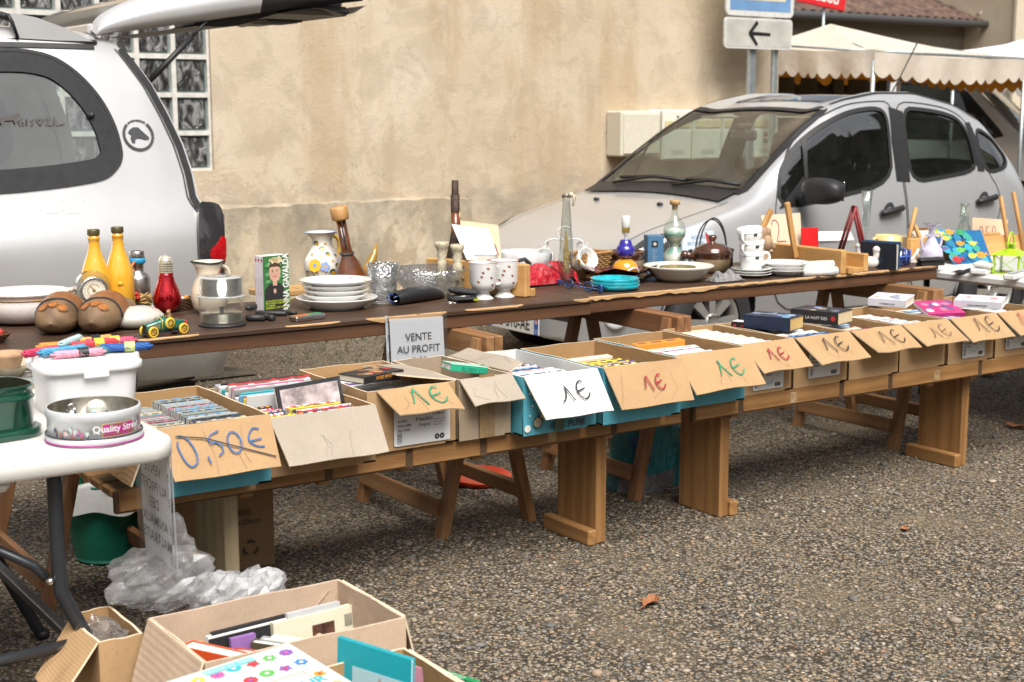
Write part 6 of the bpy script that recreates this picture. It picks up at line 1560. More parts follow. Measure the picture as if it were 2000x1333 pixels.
for i in range(9):q.stroke([((6+i*1.6)*k, 6*k), ((6+i*1.6)*k, 15*k)], (.5+.4*(i%3==0))*k, LBK, X, .8*k)
for i in range(4):q.stroke([(5*k, (21+i*3)*k), ((22-2*i)*k, (21+i*3)*k)], .9*k, M((.2, .22, .34), .5), X, .8*k)
q.build("price_tag", t)
p, k=rb(262, 606, 35); q=MB(); STRW=M((.46, .29, .11), .85, var=.3, scale=120)
for i, (cx, cy)in enumerate(((-15, 0), (18, 4))):
 for j in range(46):
  a=-1.1+2.2*(j/45)+(PI if i==0 else 0)*1; e=rnd.uniform(-.7, .9); q.tube([(cx*k*.2, cy*k, 10*k), ((cx*.2+34*math.cos(a)*(1))*k, (cy+14*math.sin(a*1.3))*k, (12+16*e)*k if j%2 else(4+24*abs(math.sin(a)))*k)], 1.8*k, STRW, 5)
for j in range(9):q.ball((rnd.uniform(-14, 8)*k, rnd.uniform(-12, 2)*k, rnd.uniform(18, 30)*k), 5*k, M((.50, .03, .02), .7, var=.3), 4)
single(q, "straw_ornament", "straw bundle ornament with small red flowers beside the red bulb", "ornament", p)
p, k=rb(327, 614, 30); t=thing("bulb_lamp", "shiny red lamp shaped like a giant light bulb", "lamp", p)
q=MB(); q.lathe(LT([(0, 1), (13, 1), (20, 5), (27, 16), (28, 30), (24, 44), (17, 60), (14, 72), (14, 78), (12, 78)], k), M((.50, .006, .015), .04, .85, var=.04, coat=.6), 32); q.build("red_bulb", t)
q=MB(); pr=[(14, 77)]
for i in range(5):pr+=[(15, 78+i*4.6), (15, 80+i*4.6), (12, 80.6+i*4.6), (12, 82+i*4.6)]
q.lathe(LT(pr+[(13.5, 101), (12, 106), (8, 110), (2, 112), (0, 112)], k), M((.72, .68, .55), .25, .6), 24, smooth=False); q.tube([(0, 0, 111*k), (0, 0, 115*k)], .5*k, WHITE, 5); q.build("screw_cap", t)
p, k=rb(266, 646, 52); pot(LT([(0, 0), (34, 0), (48, 6), (55, 16), (54, 24), (44, 33), (24, 39), (0, 41)], k), M((.52, .50, .44), .22, var=.15, scale=8, coat=.2), "stone_dish", "smooth pale grey-green rounded lid or dish between clogs and toy car", "dish", p, 36, sx=1.0, sy=.9)
# toy car
p=at(322, 655, TZ); k=mpp(p); t=thing("toy_car", "green tin toy racing car with yellow spoked wheels and driver", "toy car", p, R(14)); TGN=M((.012, .115, .085), .2, var=.1, coat=.5); TYL=M((.70, .46, .05), .35)
q=MB()
st=[(-46, 6, 9, 20), (-44, 8, 8, 26), (-20, 9, 8, 31), (-12, 12, 8, 34), (-8, 13, 8, 37), (6, 13, 8, 33), (26, 12, 8, 30), (44, 8, 10, 27), (54, 3, 14, 22)]
v=[]; f=[]
for x, hw, z0, z1 in st:
 for a in np.linspace(0, 2*PI, 17)[:-1]:
  c, s_=math.cos(a), math.sin(a); v.append((x*k, hw*k*math.copysign(abs(c)**.6, c), ((z0+z1)/2+(z1-z0)/2*math.copysign(abs(s_)**.7, s_))*k))
for i in range(len(st)-1):
 for j in range(16):f.append((i*16+j, i*16+(j+1)%16, (i+1)*16+(j+1)%16, (i+1)*16+j))
q.add(v, f, TGN, True); q.add(v[:16], [tuple(range(16))], M((.06, .05, .03), .3, .6)); q.box(-46.5*k, -45*k, -7*k, 7*k, 9*k, 25*k, M((.08, .07, .05), .3, .6), k)
for x in(-14, 8):q.tube([(x*k, -13.5*k, 12*k), (x*k, -13.5*k, 30*k), (x*k, -8*k, 36*k), (x*k, 8*k, 36*k), (x*k, 13.5*k, 30*k)], .9*k, TYL, 5)
for i in range(12):q.box((-40+i*2)*k, (-39+i*2)*k, -10.2*k, -8.6*k, 16*k, 24*k, M((.3, .25, .12), .4))
q.box(40*k, 47*k, -9.4*k, -7*k, 19*k, 25*k, REDC); q.box(-46*k, 46*k, -9*k, 9*k, 5*k, 9*k, SEAM); q.ball((-6*k, 0, 36*k), 3.5*k, TGN, 6); q.build("car_body", t)
for x in(-36, 34):
 for sg in(-1, 1):
  q=MB(); X=TR(x*k, sg*15*k, 11*k, R(90)); q.lathe(LT([(7.5, -2), (9, -2.5), (11, -1.5), (11, 1.5), (9, 2.5), (7.5, 2)], k), TYL, 20, X)
  for i in range(8):a=i*PI/4; q.tube([(1.5*k*math.cos(a), 1.5*k*math.sin(a), 0), (8.5*k*math.cos(a), 8.5*k*math.sin(a), 0)], 1*k, TYL, 4, X)
  q.disc(0, 0, 8*k, SEAM, X, .6*k if sg>0 else-.3*k, 16); q.ball((0, 0, 0), 2.2*k, M((.4, .05, .03), .4), 5, T=X); q.build("wheel", t)
q=MB(); X=TR(3*k, -14.5*k, 25*k, R(90)); q.lathe(LT([(7.5, -2), (11, -1.5), (11, 1.5), (7.5, 2)], k), TYL, 18, X); q.disc(0, 0, 8*k, SEAM, X, .5*k)
for i in range(8):a=i*PI/4; q.tube([(k, 0, 0), (8.5*k*math.cos(a), 8.5*k*math.sin(a), 0)], k, TYL, 4, X)
q.build("spare_wheel", t)
q=MB(); q.ball((12*k, 0, 36*k), 6*k, M((.12, .07, .04), .6), 6, (1, 1, 1.3)); q.ball((10*k, 0, 45*k), 4.2*k, M((.5, .24, .12), .6), 6); q.ball((11*k, 0, 47.5*k), 4.3*k, M((.28, .13, .05), .6), 6, (1, 1, .6)); q.tube([(11*k, -5*k, 38*k), (3*k, -5*k, 36*k)], 1.6*k, M((.3, .15, .06), .6), 5); q.build("driver_figure", t)
WICK=lambda c:M(c, .8, var=.45, scale=180, bmp=.6, bscale=260)
def wick_lathe(q, r0, r1, h_, mat, n=11, m=40, k=1., sx=1., sy=1.):
 for j in range(n):
  z=h_*(j+.5)/n; r_=r0+(r1-r0)*j/(n-1); ph=PI*(j%2)
  q.tube([((r_+.012*r_*math.cos(a*12+ph)*3)*math.cos(a)*sx, (r_+.036*r_*math.cos(a*12+ph))*math.sin(a)*sy, z)for a in np.linspace(0, 2*PI, m*2+1)[:-1]], h_/n*.56, mat, 5, close=True)
 q.lathe([(0, .002), (r0*1.02, .002)], mat, 20, sx=sx, sy=sy)
p, k=rb(355, 606, 26); q=MB(); wick_lathe(q, 22*k, 26*k, 22*k, WICK((.10, .045, .02)), 7, 24)
for c_, x, y in((ORNG, 6, -2), (SKY, -8, 3), (WHITE, 0, 6), (ORNG, 12, 6), (WHITE, -3, -9)):q.ball((x*k, y*k, 20*k), 6*k, c_, 5, (1, 1, .8))
single(q, "wicker_bowl", "small dark wicker bowl of coloured beads behind the cream pitcher", "basket", p)
p, k=rb(410, 616, 36); t=thing("pitcher", "cream ceramic pitcher with a dark green rim and wide lip", "pitcher", p, R(0))
q=MB()
def lip(a, z):
 d=math.exp(-((a-PI)/.5)**2); d2=math.exp(-(a/.5)**2)+math.exp(-((a-2*PI)/.5)**2); return 1+(.28*d+.12*d2)*max(0, (z/k-78)/22)
q.lathe(LT([(0, 1), (24, 1), (32, 12), (36, 30), (34, 48), (26, 66), (22, 78), (23, 90), (27, 102), (25.5, 102), (21, 90), (20, 78), (22, 66), (30, 46), (0, 20)], k), CRM, 40, fn=lip)
q.tube([(27*k*lip(a, 102*k)*math.cos(a), 27*k*lip(a, 102*k)*math.sin(a), (102+3*(math.cos(2*a)-1)*-.5*-1+0)*k)for a in np.linspace(0, 2*PI, 41)[:-1]], 1.6*k, M((.01, .035, .03), .3), 6, close=True)
q.stroke([(0, 0), (4*k, 6*k), (9*k, 14*k)], 2*k, M((.3, .05, .02), .5), FR((8*k, -24*k, 74*k), (1, .2, 0), (0, 0, 1))); q.build("pitcher_body", t)
q=MB(); q.tube(catmull([(22*k, 4*k, 92*k), (40*k, 4*k, 84*k), (44*k, 4*k, 60*k), (33*k, 4*k, 42*k)], 6), 4*k, CRM, 8); q.build("handle", t)
# disc spindle
p, k=rb(434, 641, 44); t=thing("disc_spindle", "clear plastic spindle tub of blank discs with black base", "disc tub", p)
q=MB(); q.lathe(LT([(0, 0), (46, 0), (46, 4), (43, 6), (0, 6)], k), BLACKPL, 36); q.tube([(0, 0, 6*k), (0, 0, 36*k)], 4*k, M((.12, .12, .13), .3), 12); q.build("base", t)
q=MB(); DSC=M((.42, .40, .34), .12, .85, var=.3, scale=30)
for i in range(9):q.lathe(LT([(4, 8+i*2), (40, 8+i*2), (40.4, 8.8+i*2), (40, 9.5+i*2), (4, 9.5+i*2)], k), DSC, 30)
for i in range(11):q.lathe(LT([(4, 60+i*3), (39, 60+i*3), (39.5, 61.3+i*3), (39, 62.4+i*3), (4, 62.4+i*3)], k), DSC, 30)
q.lathe(LT([(6, 93.5), (39, 93.5)], k), M((.66, .66, .65), .3), 30); q.build("discs", t)
q=MB(); PCL=glass_thin((.93, .95, .95), .03, .04); q.lathe(LT([(43, 6), (43.5, 56), (47, 57), (47, 60), (42.5, 61), (42, 95), (40, 97), (8, 97), (6, 93)], k), PCL, 36); q.tube([(46*k*math.cos(a), 46*k*math.sin(a), 58.5*k)for a in np.linspace(0, 2*PI, 41)[:-1]], 1.5*k, M((.6, .64, .68), .2, alpha=.6), 6, close=True); q.build("clear_cover", t)
# standing books and the one with the portrait
p0=at(490, 604, TZ); k=mpp(p0); c0=at(516, 610, TZ); c1=at(566, 604, TZ)
rzb=math.atan2(c1.y-c0.y, c1.x-c0.x)
X0=Vector((math.cos(rzb), math.sin(rzb), 0)); H_=107*k; Wd=(c1-c0).length
PGREEN=C(.04, .16, .05)
bks=[("white-spined paperback at the outer side of the three standing by the disc tub", 0), ("white-spined paperback in the middle of the three standing ones", 1)]
tb=.016
for j in range(3):
 org=c0-Vector((-X0.y, X0.x, 0))*(0)+Vector((-X0.y, X0.x, 0))*(j*(tb+.001))
 t=thing("book", ["paperback with a woman's portrait and green cover, standing in front of two others", bks[0][0], bks[1][0]][j]if j!=1 else bks[1][0], "book", org, rzb)if j!=2 else thing("book", bks[0][0], "book", org, rzb)
 q=MB(); q.box(0, Wd, 0, .0012, 0, H_, PGREEN if j==0 else WHITE); q.box(0, Wd, tb-.0012, tb, 0, H_, WHITE); q.box(0, .0012, .0013, tb-.0013, 0, H_, M((.66, .60, .64), .45))
 q.poly([(tb*.25, H_*.9), (tb*.75, H_*.9), (tb*.75, H_*.95), (tb*.25, H_*.95)], REDC, FR((-.0004, tb, 0), (0, -1, 0), (0, 0, 1))); q.text("ANNA GAVALDA", tb*.5, M((.4, .36, .4), .5), FR((-.0006, tb*.68, H_*.45), (0, 0, 1), (0, 1, 0)))
 if j==0:
  F_=FR((0, -.0008, 0), (1, 0, 0), (0, 0, 1)); SKN=M((.56, .33, .24), .6);
  rl=random.Random(2)
  for _ in range(60):q.disc(Wd*rl.uniform(.08, .92), H_*rl.uniform(.5, .96), Wd*.06, rl.choice([C(.05, .22, .06), C(.12, .32, .12), C(.02, .09, .03), C(.3, .42, .22)]), F_, .0001*_/60, 7)
  q.poly([(Wd*.03, 0), (Wd*.78, 0), (Wd*.78, H_*.42), (Wd*.62, H_*.50), (Wd*.26, H_*.50), (Wd*.05, H_*.40)], M((.025, .022, .024), .5), F_, .0004)
  q.poly([(Wd*.36, H_*.46), (Wd*.52, H_*.46), (Wd*.52, H_*.58), (Wd*.36, H_*.58)], SKN, F_, .0005); q.disc(Wd*.43, H_*.36, Wd*.055, SKN, F_, .0005, 12, 1.5)
  q.disc(Wd*.44, H_*.70, Wd*.215, SKN, F_, .0006, 20, 1.45)
  q.poly([(Wd*(.44+.25*math.cos(a)), H_*.74+Wd*.28*math.sin(a))for a in np.linspace(.2, PI-.2, 12)]+[(Wd*.30, H_*.80), (Wd*.55, H_*.80)], M((.06, .035, .02), .5), F_, .0007)
  for _ in range(26):q.disc(Wd*(.46+rl.gauss(0, .12)), H_*rl.uniform(.88, .97), Wd*.05, rl.choice([C(.55, .44, .25), C(.4, .3, .15), C(.66, .58, .4)]), F_, .0008+.00001*_, 7)
  for sg in(-1, 1):q.disc(Wd*(.44+sg*.085), H_*.715, Wd*.024, M((.05, .03, .02), .5), F_, .0011, 8, .6); q.stroke([(Wd*(.44+sg*.05), H_*.742), (Wd*(.44+sg*.13), H_*.742)], Wd*.016, M((.12, .06, .03), .5), F_, .0011)
  q.stroke([(Wd*.44, H_*.70), (Wd*.425, H_*.665), (Wd*.45, H_*.66)], Wd*.012, M((.42, .2, .14), .5), F_, .0011); q.stroke([(Wd*.37, H_*.63), (Wd*.44, H_*.622), (Wd*.51, H_*.63)], Wd*.03, M((.5, .12, .1), .5), F_, .0011)
  q.text("ANNA GAVALDA", Wd*.32, WHITE, F_@TR(Wd*.965, H_*.5, .0013, 0, 0, PI/2), bold=.03, sx=H_*.96/(Wd*.32*7.1))
  LIME=M((.42, .55, .06), .5)
  for i, s in enumerate(("JE VOUDRAIS QUE QUELQU'UN", "M'ATTENDE QUELQUE PART", "JE L'AIMAIS", "ENSEMBLE, C'EST TOUT")):q.text(s, Wd*.075, LIME, F_@TR(Wd*.06, H_*(.17-.042*i), .0013), 'LEFT', bold=.02)
 q.build("cover", t)
 q=MB(); q.box(.0014, Wd-.002, .0014, tb-.0014, .001, H_-.002, PAPW); q.build("page_block", t)
p=at(545, 585, TZ); q=MB(); q.box(-.02, .30, 0, .16, 0, .022, wood('x', (.34, .19, .07), (.50, .30, .12)), .003);
for i in range(5):q.stroke([(.03+i*.045, .03), (.05+i*.045, .05), (.04+i*.045, .09)], .004, M((.16, .08, .03), .7), None, .0225)
single(q, "carved_board", "flat light wooden board with carved pattern behind the plates", "board", (p.x, p.y+.05, TZ), (0, 0, R(4)))
for i, (u0, v0, u1, v1, r_, lab)in enumerate(((483, 612, 513, 603, 6, "short black pen standing against the portrait book"), (480, 628, 518, 628, 7, "thick black marker nearest to the disc tub"), (518, 624, 534, 628, 6, "black marker cap end lying in front of the others"), (500, 616, 560, 618, 5, "long black pen lying below the portrait book"), (545, 612, 578, 616, 4, "thin black pen pointing to the lighters"))):
 a=at(u0, v0, TZ); b=at(u1, v1, TZ); k=mpp(a); q=MB(); d=b-a; q.tube([Vector((0, 0, r_*k)), d*.1+Vector((0, 0, r_*k)), d*.98+Vector((0, 0, r_*k)), d+Vector((0, 0, r_*k))], r_*k, BLACKPL, 10, radii=[r_*k*.7, r_*k, r_*k, r_*k*.5]); single(q, "marker_pen", lab, "pen", a+Vector((0, 0, .0 if i!=0 else.006)))
for i, (u, v, c_, lab)in enumerate(((590, 628, ORNG, "steel lighter with a red and orange picture on top"), (618, 625, GREEN, "steel lighter with a green top panel"))):
 p=at(u, v, TZ); k=mpp(p); q=MB(); q.box(-20*k, 20*k, -12*k, 14*k, 0, 11*k, SILVM, 2*k); q.poly([(-17*k, -9*k), (17*k, -9*k), (17*k, 11*k), (-17*k, 11*k)], c_, None, 11.3*k)
 if i==0:
  for x in(-8, 2, 9):q.disc(x*k, 2*k, 5*k, M((.55, .04, .03), .4), None, 11.5*k)
 single(q, "pocket_lighter", lab, "lighter", p+Vector((0, .005+.012*i, 0)), (0, 0, R(10-6*i)))
 # painted jug
p, k=rb(631, 562, 36); t=thing("painted_jug", "white faience jug painted with yellow and blue flowers, yellow handle", "jug", p)
q=MB(); JP=[(0, 1), (22, 1), (25, 3), (34, 22), (37, 38), (34, 54), (24, 70), (19, 80), (20, 92), (26, 102), (28, 104), (26, 104), (19, 93), (17, 80), (22, 68), (0, 50)]
def jl(a, z):return 1+.3*math.exp(-((a-PI*1.03)/.4)**2)*max(0, (z/k-88)/16)
q.lathe(LT(JP, k), M((.72, .68, .62), .15, var=.03, coat=.4), 40, fn=jl); q.tube([(28.5*k*jl(a, 104*k)*math.cos(a), 28.5*k*jl(a, 104*k)*math.sin(a), 104*k)for a in np.linspace(0, 2*PI, 41)[:-1]], 1.3*k, M((.35, .40, .55), .3), 6, close=True)
def on_lathe(prof, k, ang, z):
 zs_=[b for a, b in prof]; i=max(range(len(prof)), key=lambda n:0)
 up=[];
 for(r0, z0_), (r1, z1_)in zip(prof[:-1], prof[1:]):
  if z0_<=z<=z1_ and z1_>z0_:t_=(z-z0_)/(z1_-z0_); r_=r0+(r1-r0)*t_; sl=(r1-r0)/(z1_-z0_); break
 c, s_=math.cos(ang), math.sin(ang); return FR((r_*k*c*1.012, r_*k*s_*1.012, z*k), (-s_, c, 0), (sl*c, sl*s_, 1))
YF, BF, GF, OF=M((.68, .44, .03), .2), M((.20, .30, .60), .2), M((.02, .08, .05), .25), M((.62, .28, .02), .25); LG_=M((.30, .42, .16), .3)
cam_a=math.atan2(-p.y, -p.x)
def flower(X, r_, c1, c2, n=6):
 for i in range(n):a=2*PI*i/n; q.disc(r_*.6*math.cos(a), r_*.6*math.sin(a), r_*.42, c1, X, .0003+i*.00008, 10)
 q.disc(0, 0, r_*.3, c2, X, .0012, 10)
flower(on_lathe(JP, k, cam_a-.42, 42), 13*k, YF, BF, 8); flower(on_lathe(JP, k, cam_a+.12, 40), 10*k, BF, OF, 5)
for da, z, r_ in((-.65, 84, 6), (-.05, 74, 6), (.55, 30, 7), (.35, 64, 5), (.85, 42, 5), (-.25, 12, 6), (-.95, 28, 5), (.95, 60, 4)):
 X=on_lathe(JP, k, cam_a+da, z); q.disc(0, 0, r_*k, GF, X, .0004, 8, .8); q.disc(r_*.3*k, -r_*.4*k, r_*.8*k, OF, X, .0007, 8, .7)
for da, z in((-.5, 22), (.2, 20), (.6, 50), (-.1, 60), (.4, 14), (-.75, 62), (.75, 18), (.3, 82)):q.disc(0, 0, 2.6*k, OF, on_lathe(JP, k, cam_a+da, z), .0004, 8);
for da in(-.6, -.3, .3):q.stroke([(0, 0), (3*k, 8*k), (-2*k, 16*k)], .8*k, GF, on_lathe(JP, k, cam_a+da, 16), .0005)
q.build("jug_body", t)
q=MB(); q.tube(catmull([(22*k, 5*k, 96*k), (36*k, 6*k, 90*k), (40*k, 6*k, 72*k), (34*k, 5*k, 56*k)], 6), 3.6*k, M((.66, .38, .05), .2, coat=.4), 8); q.build("handle", t)
# amber flask with wooden stopper (leans a little)
p, k=rb(690, 566, 34); t=thing("amber_flask", "tall leaning amber glass flask with wooden knob stopper", "flask", p); t.rotation_euler=(R(-3), R(-9), 0)
AMB=glass((.55, .22, .06), .0, 1.3); AMBT=M((.10, .032, .010), .06, var=.2, coat=.6)
q=MB(); q.lathe(LT([(0, 1), (30, 1), (34, 6), (32, 22), (22, 48), (14, 62), (11, 76), (10, 134), (0, 134)], k), M((.11, .034, .008), .04, var=.6, scale=10, coat=.8), 28, sx=1, sy=.7); q.build("flask_body", t)
q=MB(); q.lathe(LT([(0, 160), (15.5, 160), (17.5, 157), (17, 137), (15.5, 134), (11, 133), (0, 128)], k), wood('z', (.36, .17, .05), (.58, .33, .13), .5), 24); q.build("stopper", t)
q=MB(); q.tube(catmull([(-2*k, -16*k, 152*k), (-6*k, -13*k, 126*k), (-5*k, -12*k, 90*k), (-2*k, -13*k, 72*k)], 6), 1.3*k, SEAM, 6); q.tube([(13*k*math.cos(a), 11*k*math.sin(a), (68+2*math.sin(a))*k)for a in np.linspace(0, 2*PI, 21)[:-1]], 1.8*k, SEAM, 6, close=True); q.build("cord", t)
p, k=rb(728, 552, 10); q=MB(); q.tube([(-14*k, 0, 6*k), (0, 0, 26*k), (12*k, 0, 52*k), (18*k, 0, 72*k)], 10*k, M((.34, .19, .03), .15, coat=.5), 14, radii=[12*k, 13*k, 7*k, 1.5*k]); single(q, "amber_horn", "pointed amber glass horn behind the crystal tumbler", "ornament", (p.x, p.y+.03, TZ))
def plates(label, u, v, rpx, spec, group, rim=None, name="plate"):
# spec: list of (radius px, height px) bottom to top
 p, k=rb(u, v, rpx); z=0
 for i, (r_, h_, mat, lab)in enumerate(spec):
  q=MB(); r2=r_*k; hh=h_*k
  q.lathe([(0, .001), (r2*.60, .001), (r2*.64, .0), (r2*.68, hh*.25), (r2*.985, hh*.9), (r2, hh), (r2*.985, hh*1.03), (r2*.70, hh*.42), (r2*.62, hh*.3), (0, hh*.3)], mat, 40)
  if rim:rim(q, r2, hh, i)
  single(q, name, lab, "plate", (p.x+rnd.uniform(-.003, .003), p.y+rnd.uniform(-.003, .003), TZ+z), (0, 0, i*.8), group); z+=hh*.62 if i<len(spec)-1 else 0
def daub(q, r2, hh, i):
 for j, c_ in((0, NAVY), (1, YF), (2, REDC)):
  a=-2.2+j*.9+i;
  for s_ in range(3):q.disc(.86*r2*math.cos(a+s_*.07), .86*r2*math.sin(a+s_*.07), r2*.05, c_, None, hh*.72+.001, 8)
pg="stacked white plates with painted daubs"
plates("", 657, 612, 80, [(80, 22, PORC, "largest white plate with red daub at the bottom of the plate stack"), (63, 15, PORC, "white plate second from the bottom of the daubed stack"), (64, 15, PORC, "white plate in the middle of the daubed stack"), (66, 15, PORC, "white plate second from the top of the daubed stack"), (70, 15, PORC, "topmost white plate of the daubed stack beside the portrait book")], None, daub)
p, k=rb(749, 598, 30); q=MB()
def fac(a, z):return 1+.035*math.cos(a*14)*math.sin(z/k*.25)
q.lathe(LT([(0, 1), (22, 1), (24, 5), (27, 40), (32, 80), (29.5, 80), (24, 40), (20, 10), (0, 9)], k), CUT, 42, fn=fac); single(q, "crystal_vase", "cut crystal tumbler vase standing behind the black glasses case", "vase", p)
p, k=rb(846, 588, 66); q=MB()
def fac2(a, z):return 1+.03*math.cos(a*20)+.01*math.cos(a*44)
q.lathe(LT([(0, 1), (34, 1), (42, 6), (60, 30), (74, 54), (71, 55), (56, 32), (38, 11), (0, 8)], k), CUT, 60, fn=fac2); single(q, "crystal_bowl", "wide cut crystal bowl between the tumbler vase and the mugs", "bowl", (p.x, p.y+.03, TZ))
# glasses case with glasses, zip pouch, trinket
a=at(770, 600, TZ); b=at(868, 585, TZ); k=mpp(a); d=(b-a)
t=thing("glasses_case", "soft black leather glasses case with blue spectacles sticking out", "glasses case", (a.x+.02, a.y+.03, TZ), math.atan2(d.y, d.x)); Lc=d.length; LTH=M((.018, .018, .020), .35, var=.3, scale=90, bmp=.3, bscale=500)
q=MB(); q.grid(lambda u, v:(Lc*u, (.028+.014*u)*math.cos(v*2*PI)*(math.sin(PI*min(1, .30+u*.72))**.5), (.030+.030*math.sin(v*2*PI))*(math.sin(PI*min(1, .22+u*.74))**.6)), 24, 20, LTH); q.build("case", t)
q=MB(); BLG=M((.02, .05, .18), .2, coat=.5)
q.tube(catmull([(.02, .01, .035), (-.02, .008, .040), (-.035, .0, .03), (-.03, -.012, .018), (-.01, -.01, .014)], 5), .003, BLG, 6); q.tube([(.03, -.012, .04), (-.022, -.016, .032)], .0025, BLG, 6); q.tube([(-.02, -.016, .018), (.02, -.018, .02)], .0018, CHROME, 5); q.build("spectacles", t)
a=at(912, 592, TZ); k=mpp(a); t=thing("zip_pouch", "small black zip pouch gaping open beside the mugs", "pouch", (a.x, a.y+.03, TZ), R(-12)); q=MB()
for z0, sg in((0, 0), (.026, R(9))):q.grid(lambda u, v:(-.05+.10*u, (.034)*(v-.5)*2*(math.sin(PI*(.12+.76*u))**.4), .0), 10, 6, LTH); q.box(-.052, .052, -.036, .036, .001, .026, LTH, .011, TR(.0, 0, z0, 0, sg, 0))
q.tube([(-.045, -.037, .026), (.045, -.037, .027)], .0013, SILVM, 5); q.build("pouch", t)
q=MB(); q.disc(.04, -.03, .008, M((.5, .55, .05), .4), TR(0, 0, 0, R(70)), .0); q.box(.03, .05, -.036, -.034, .008, .016, M((.45, .5, .04), .4)); q.build("lining", t)
a=at(882, 593, TZ); q=MB()
for x, y, r_ in((-.008, 0, .010), (.012, -.003, .009), (.004, .01, .008)):q.tube([(x+r_*math.cos(s_), y+r_*math.sin(s_), .003+.0015*math.sin(s_))for s_ in np.linspace(0, 2*PI, 19)[:-1]], .0018, SILVM, 5, close=True)
q.ball((.005, 0, .005), .005, GOLD, 5, (1, 1, .7)); single(q, "metal_trinket", "little metal pendant rings lying by the zip pouch", "trinket", (a.x, a.y, TZ))
# wooden rack made of two boards along y (its near board seen) and the papers in it
RKX, RKY=wood('x', (.42, .21, .065), (.62, .36, .13), .55, 4.), wood('y', (.42, .21, .065), (.62, .36, .13), .55, 4.); RKZ=wood('z', (.38, .18, .055), (.56, .32, .12), .55, 4., False)
e0=at(1050, 581, TZ); k=mpp(e0); far_=at(812, 520, TZ+.03)
t=thing("plank_rack", "orange pine trough holding white paper and cardboard, behind the mugs", "rack", at(1036, 580, TZ), R(22))
q=MB(); q.box(-.035, .0, 0, .47, .0, .125, RKY, .004); q.build("side_board", t)
q=MB(); q.box(.11, .14, .15, .46, .0, .10, RKY, .004); q.build("side_board", t)
q=MB(); q.box(.0005, .11, .14, .45, .001, .02, RKY, .002); q.box(.001, .03, -.004, .01, 0, .03, RKX, .002); q.build("base_board", t)
q=MB(); q.box(-.012, .012, -.008, .008, 0, .30, RKZ, .002, TR(.06, .42, .021, 0, R(10), 0)); q.build("stick", t)
def sheet(name, label, cat, corners, mat, th=.0008, extra=None):
# corners: bottom-left, bottom-right, top-right, top-left, each (u, v, y) on the pixel's ray at depth y
 P=[aty(u, v, y)for u, v, y in corners]; o=P[0]; q=MB(); q.slab([p-o for p in P], th, mat)
 if extra:extra(q, FR((0, 0, 0), P[1]-P[0], P[3]-P[0]), (P[1]-P[0]).length, (P[3]-P[0]).length)
 return single(q, name, label, cat, o)
sheet("paper_sheet", "stiff sheet of white paper leaning in the pine rack", "paper", [(912, 508, 4.62), (976, 512, 4.62), (954, 447, 4.74), (882, 438, 4.74)], M((.70, .68, .67), .7))
sheet("cardboard_sign", "piece of beige cardboard with a red pen mark behind white paper", "cardboard sign", [(905, 508, 4.74), (980, 512, 4.74), (973, 440, 4.84), (893, 430, 4.84)], kraft((.56, .45, .31)), .004, lambda q, X, w_, h_:(q.stroke([(w_*.86, h_*.30), (w_*.95, h_*.36), (w_*.9, h_*.22), (w_*.97, h_*.2)], .003, INK['red'], X, .003), q.stroke([(w_*.93, h_*.45), (w_*.95, h_*.15)], .003, INK['red'], X, .003)))
p, k=rb(890, 545, 18); p=pu(890, 4.80, TZ); k=mpp(p); t=thing("carved_bottle", "tall dark carved wooden bottle with a narrow neck", "bottle", p); CRV=M((.055, .028, .016), .55, var=.8, scale=90, bmp=1., bscale=160); q=MB()
q.lathe(LT([(0, 1), (16, 1), (18, 10), (18, 60), (12, 88), (8.5, 108)], k), CRV, 20); q.build("bottle_body", t)
q=MB(); q.lathe(LT([(8.5, 108), (8.5, 146), (8, 146)], k), M((.16, .045, .012), .2, coat=.5), 18); q.lathe(LT([(8.6, 146), (8.8, 180), (7, 180)], k), CRV, 18); q.lathe(LT([(7.2, 180), (6.6, 208), (0, 208)], k), CRV, 18); q.tube([(10*k, 0, 150*k), (11*k, 0, 110*k)], 1*k, GOLD, 5); q.build("neck", t)
for u, v, top, lab in((869, 575, 475, "cream turned candlestick on the left, tallest of the pair"), (899, 580, 480, "cream turned candlestick on the right, nearer to the mugs")):
 p, k=rb(u, v, 14); h_=v-top; q=MB(); q.lathe(LT([(0, 0), (16, 0), (17, 4), (11, 9), (9, 16), (12, 22), (12, 38), (8, 44), (10, 50), (9, h_*.62), (7, h_*.66), (10, h_*.74), (8, h_*.8), (12, h_*.88), (14, h_*.93), (14, h_*.98), (12, h_), (0, h_-3)], k), M((.52, .46, .33), .45, var=.4, scale=60), 24)
 for j in range(6):q.ball((12*k*math.cos(j*1.05+2), 12*k*math.sin(j*1.05+2), (30+4*(j%2))*k), 4*k, M((.34, .26, .15), .5, var=.5, scale=80), 5)
 single(q, "candlestick", lab, "candlestick", (p.x, p.y+.02, TZ), group="pair of cream candlesticks")
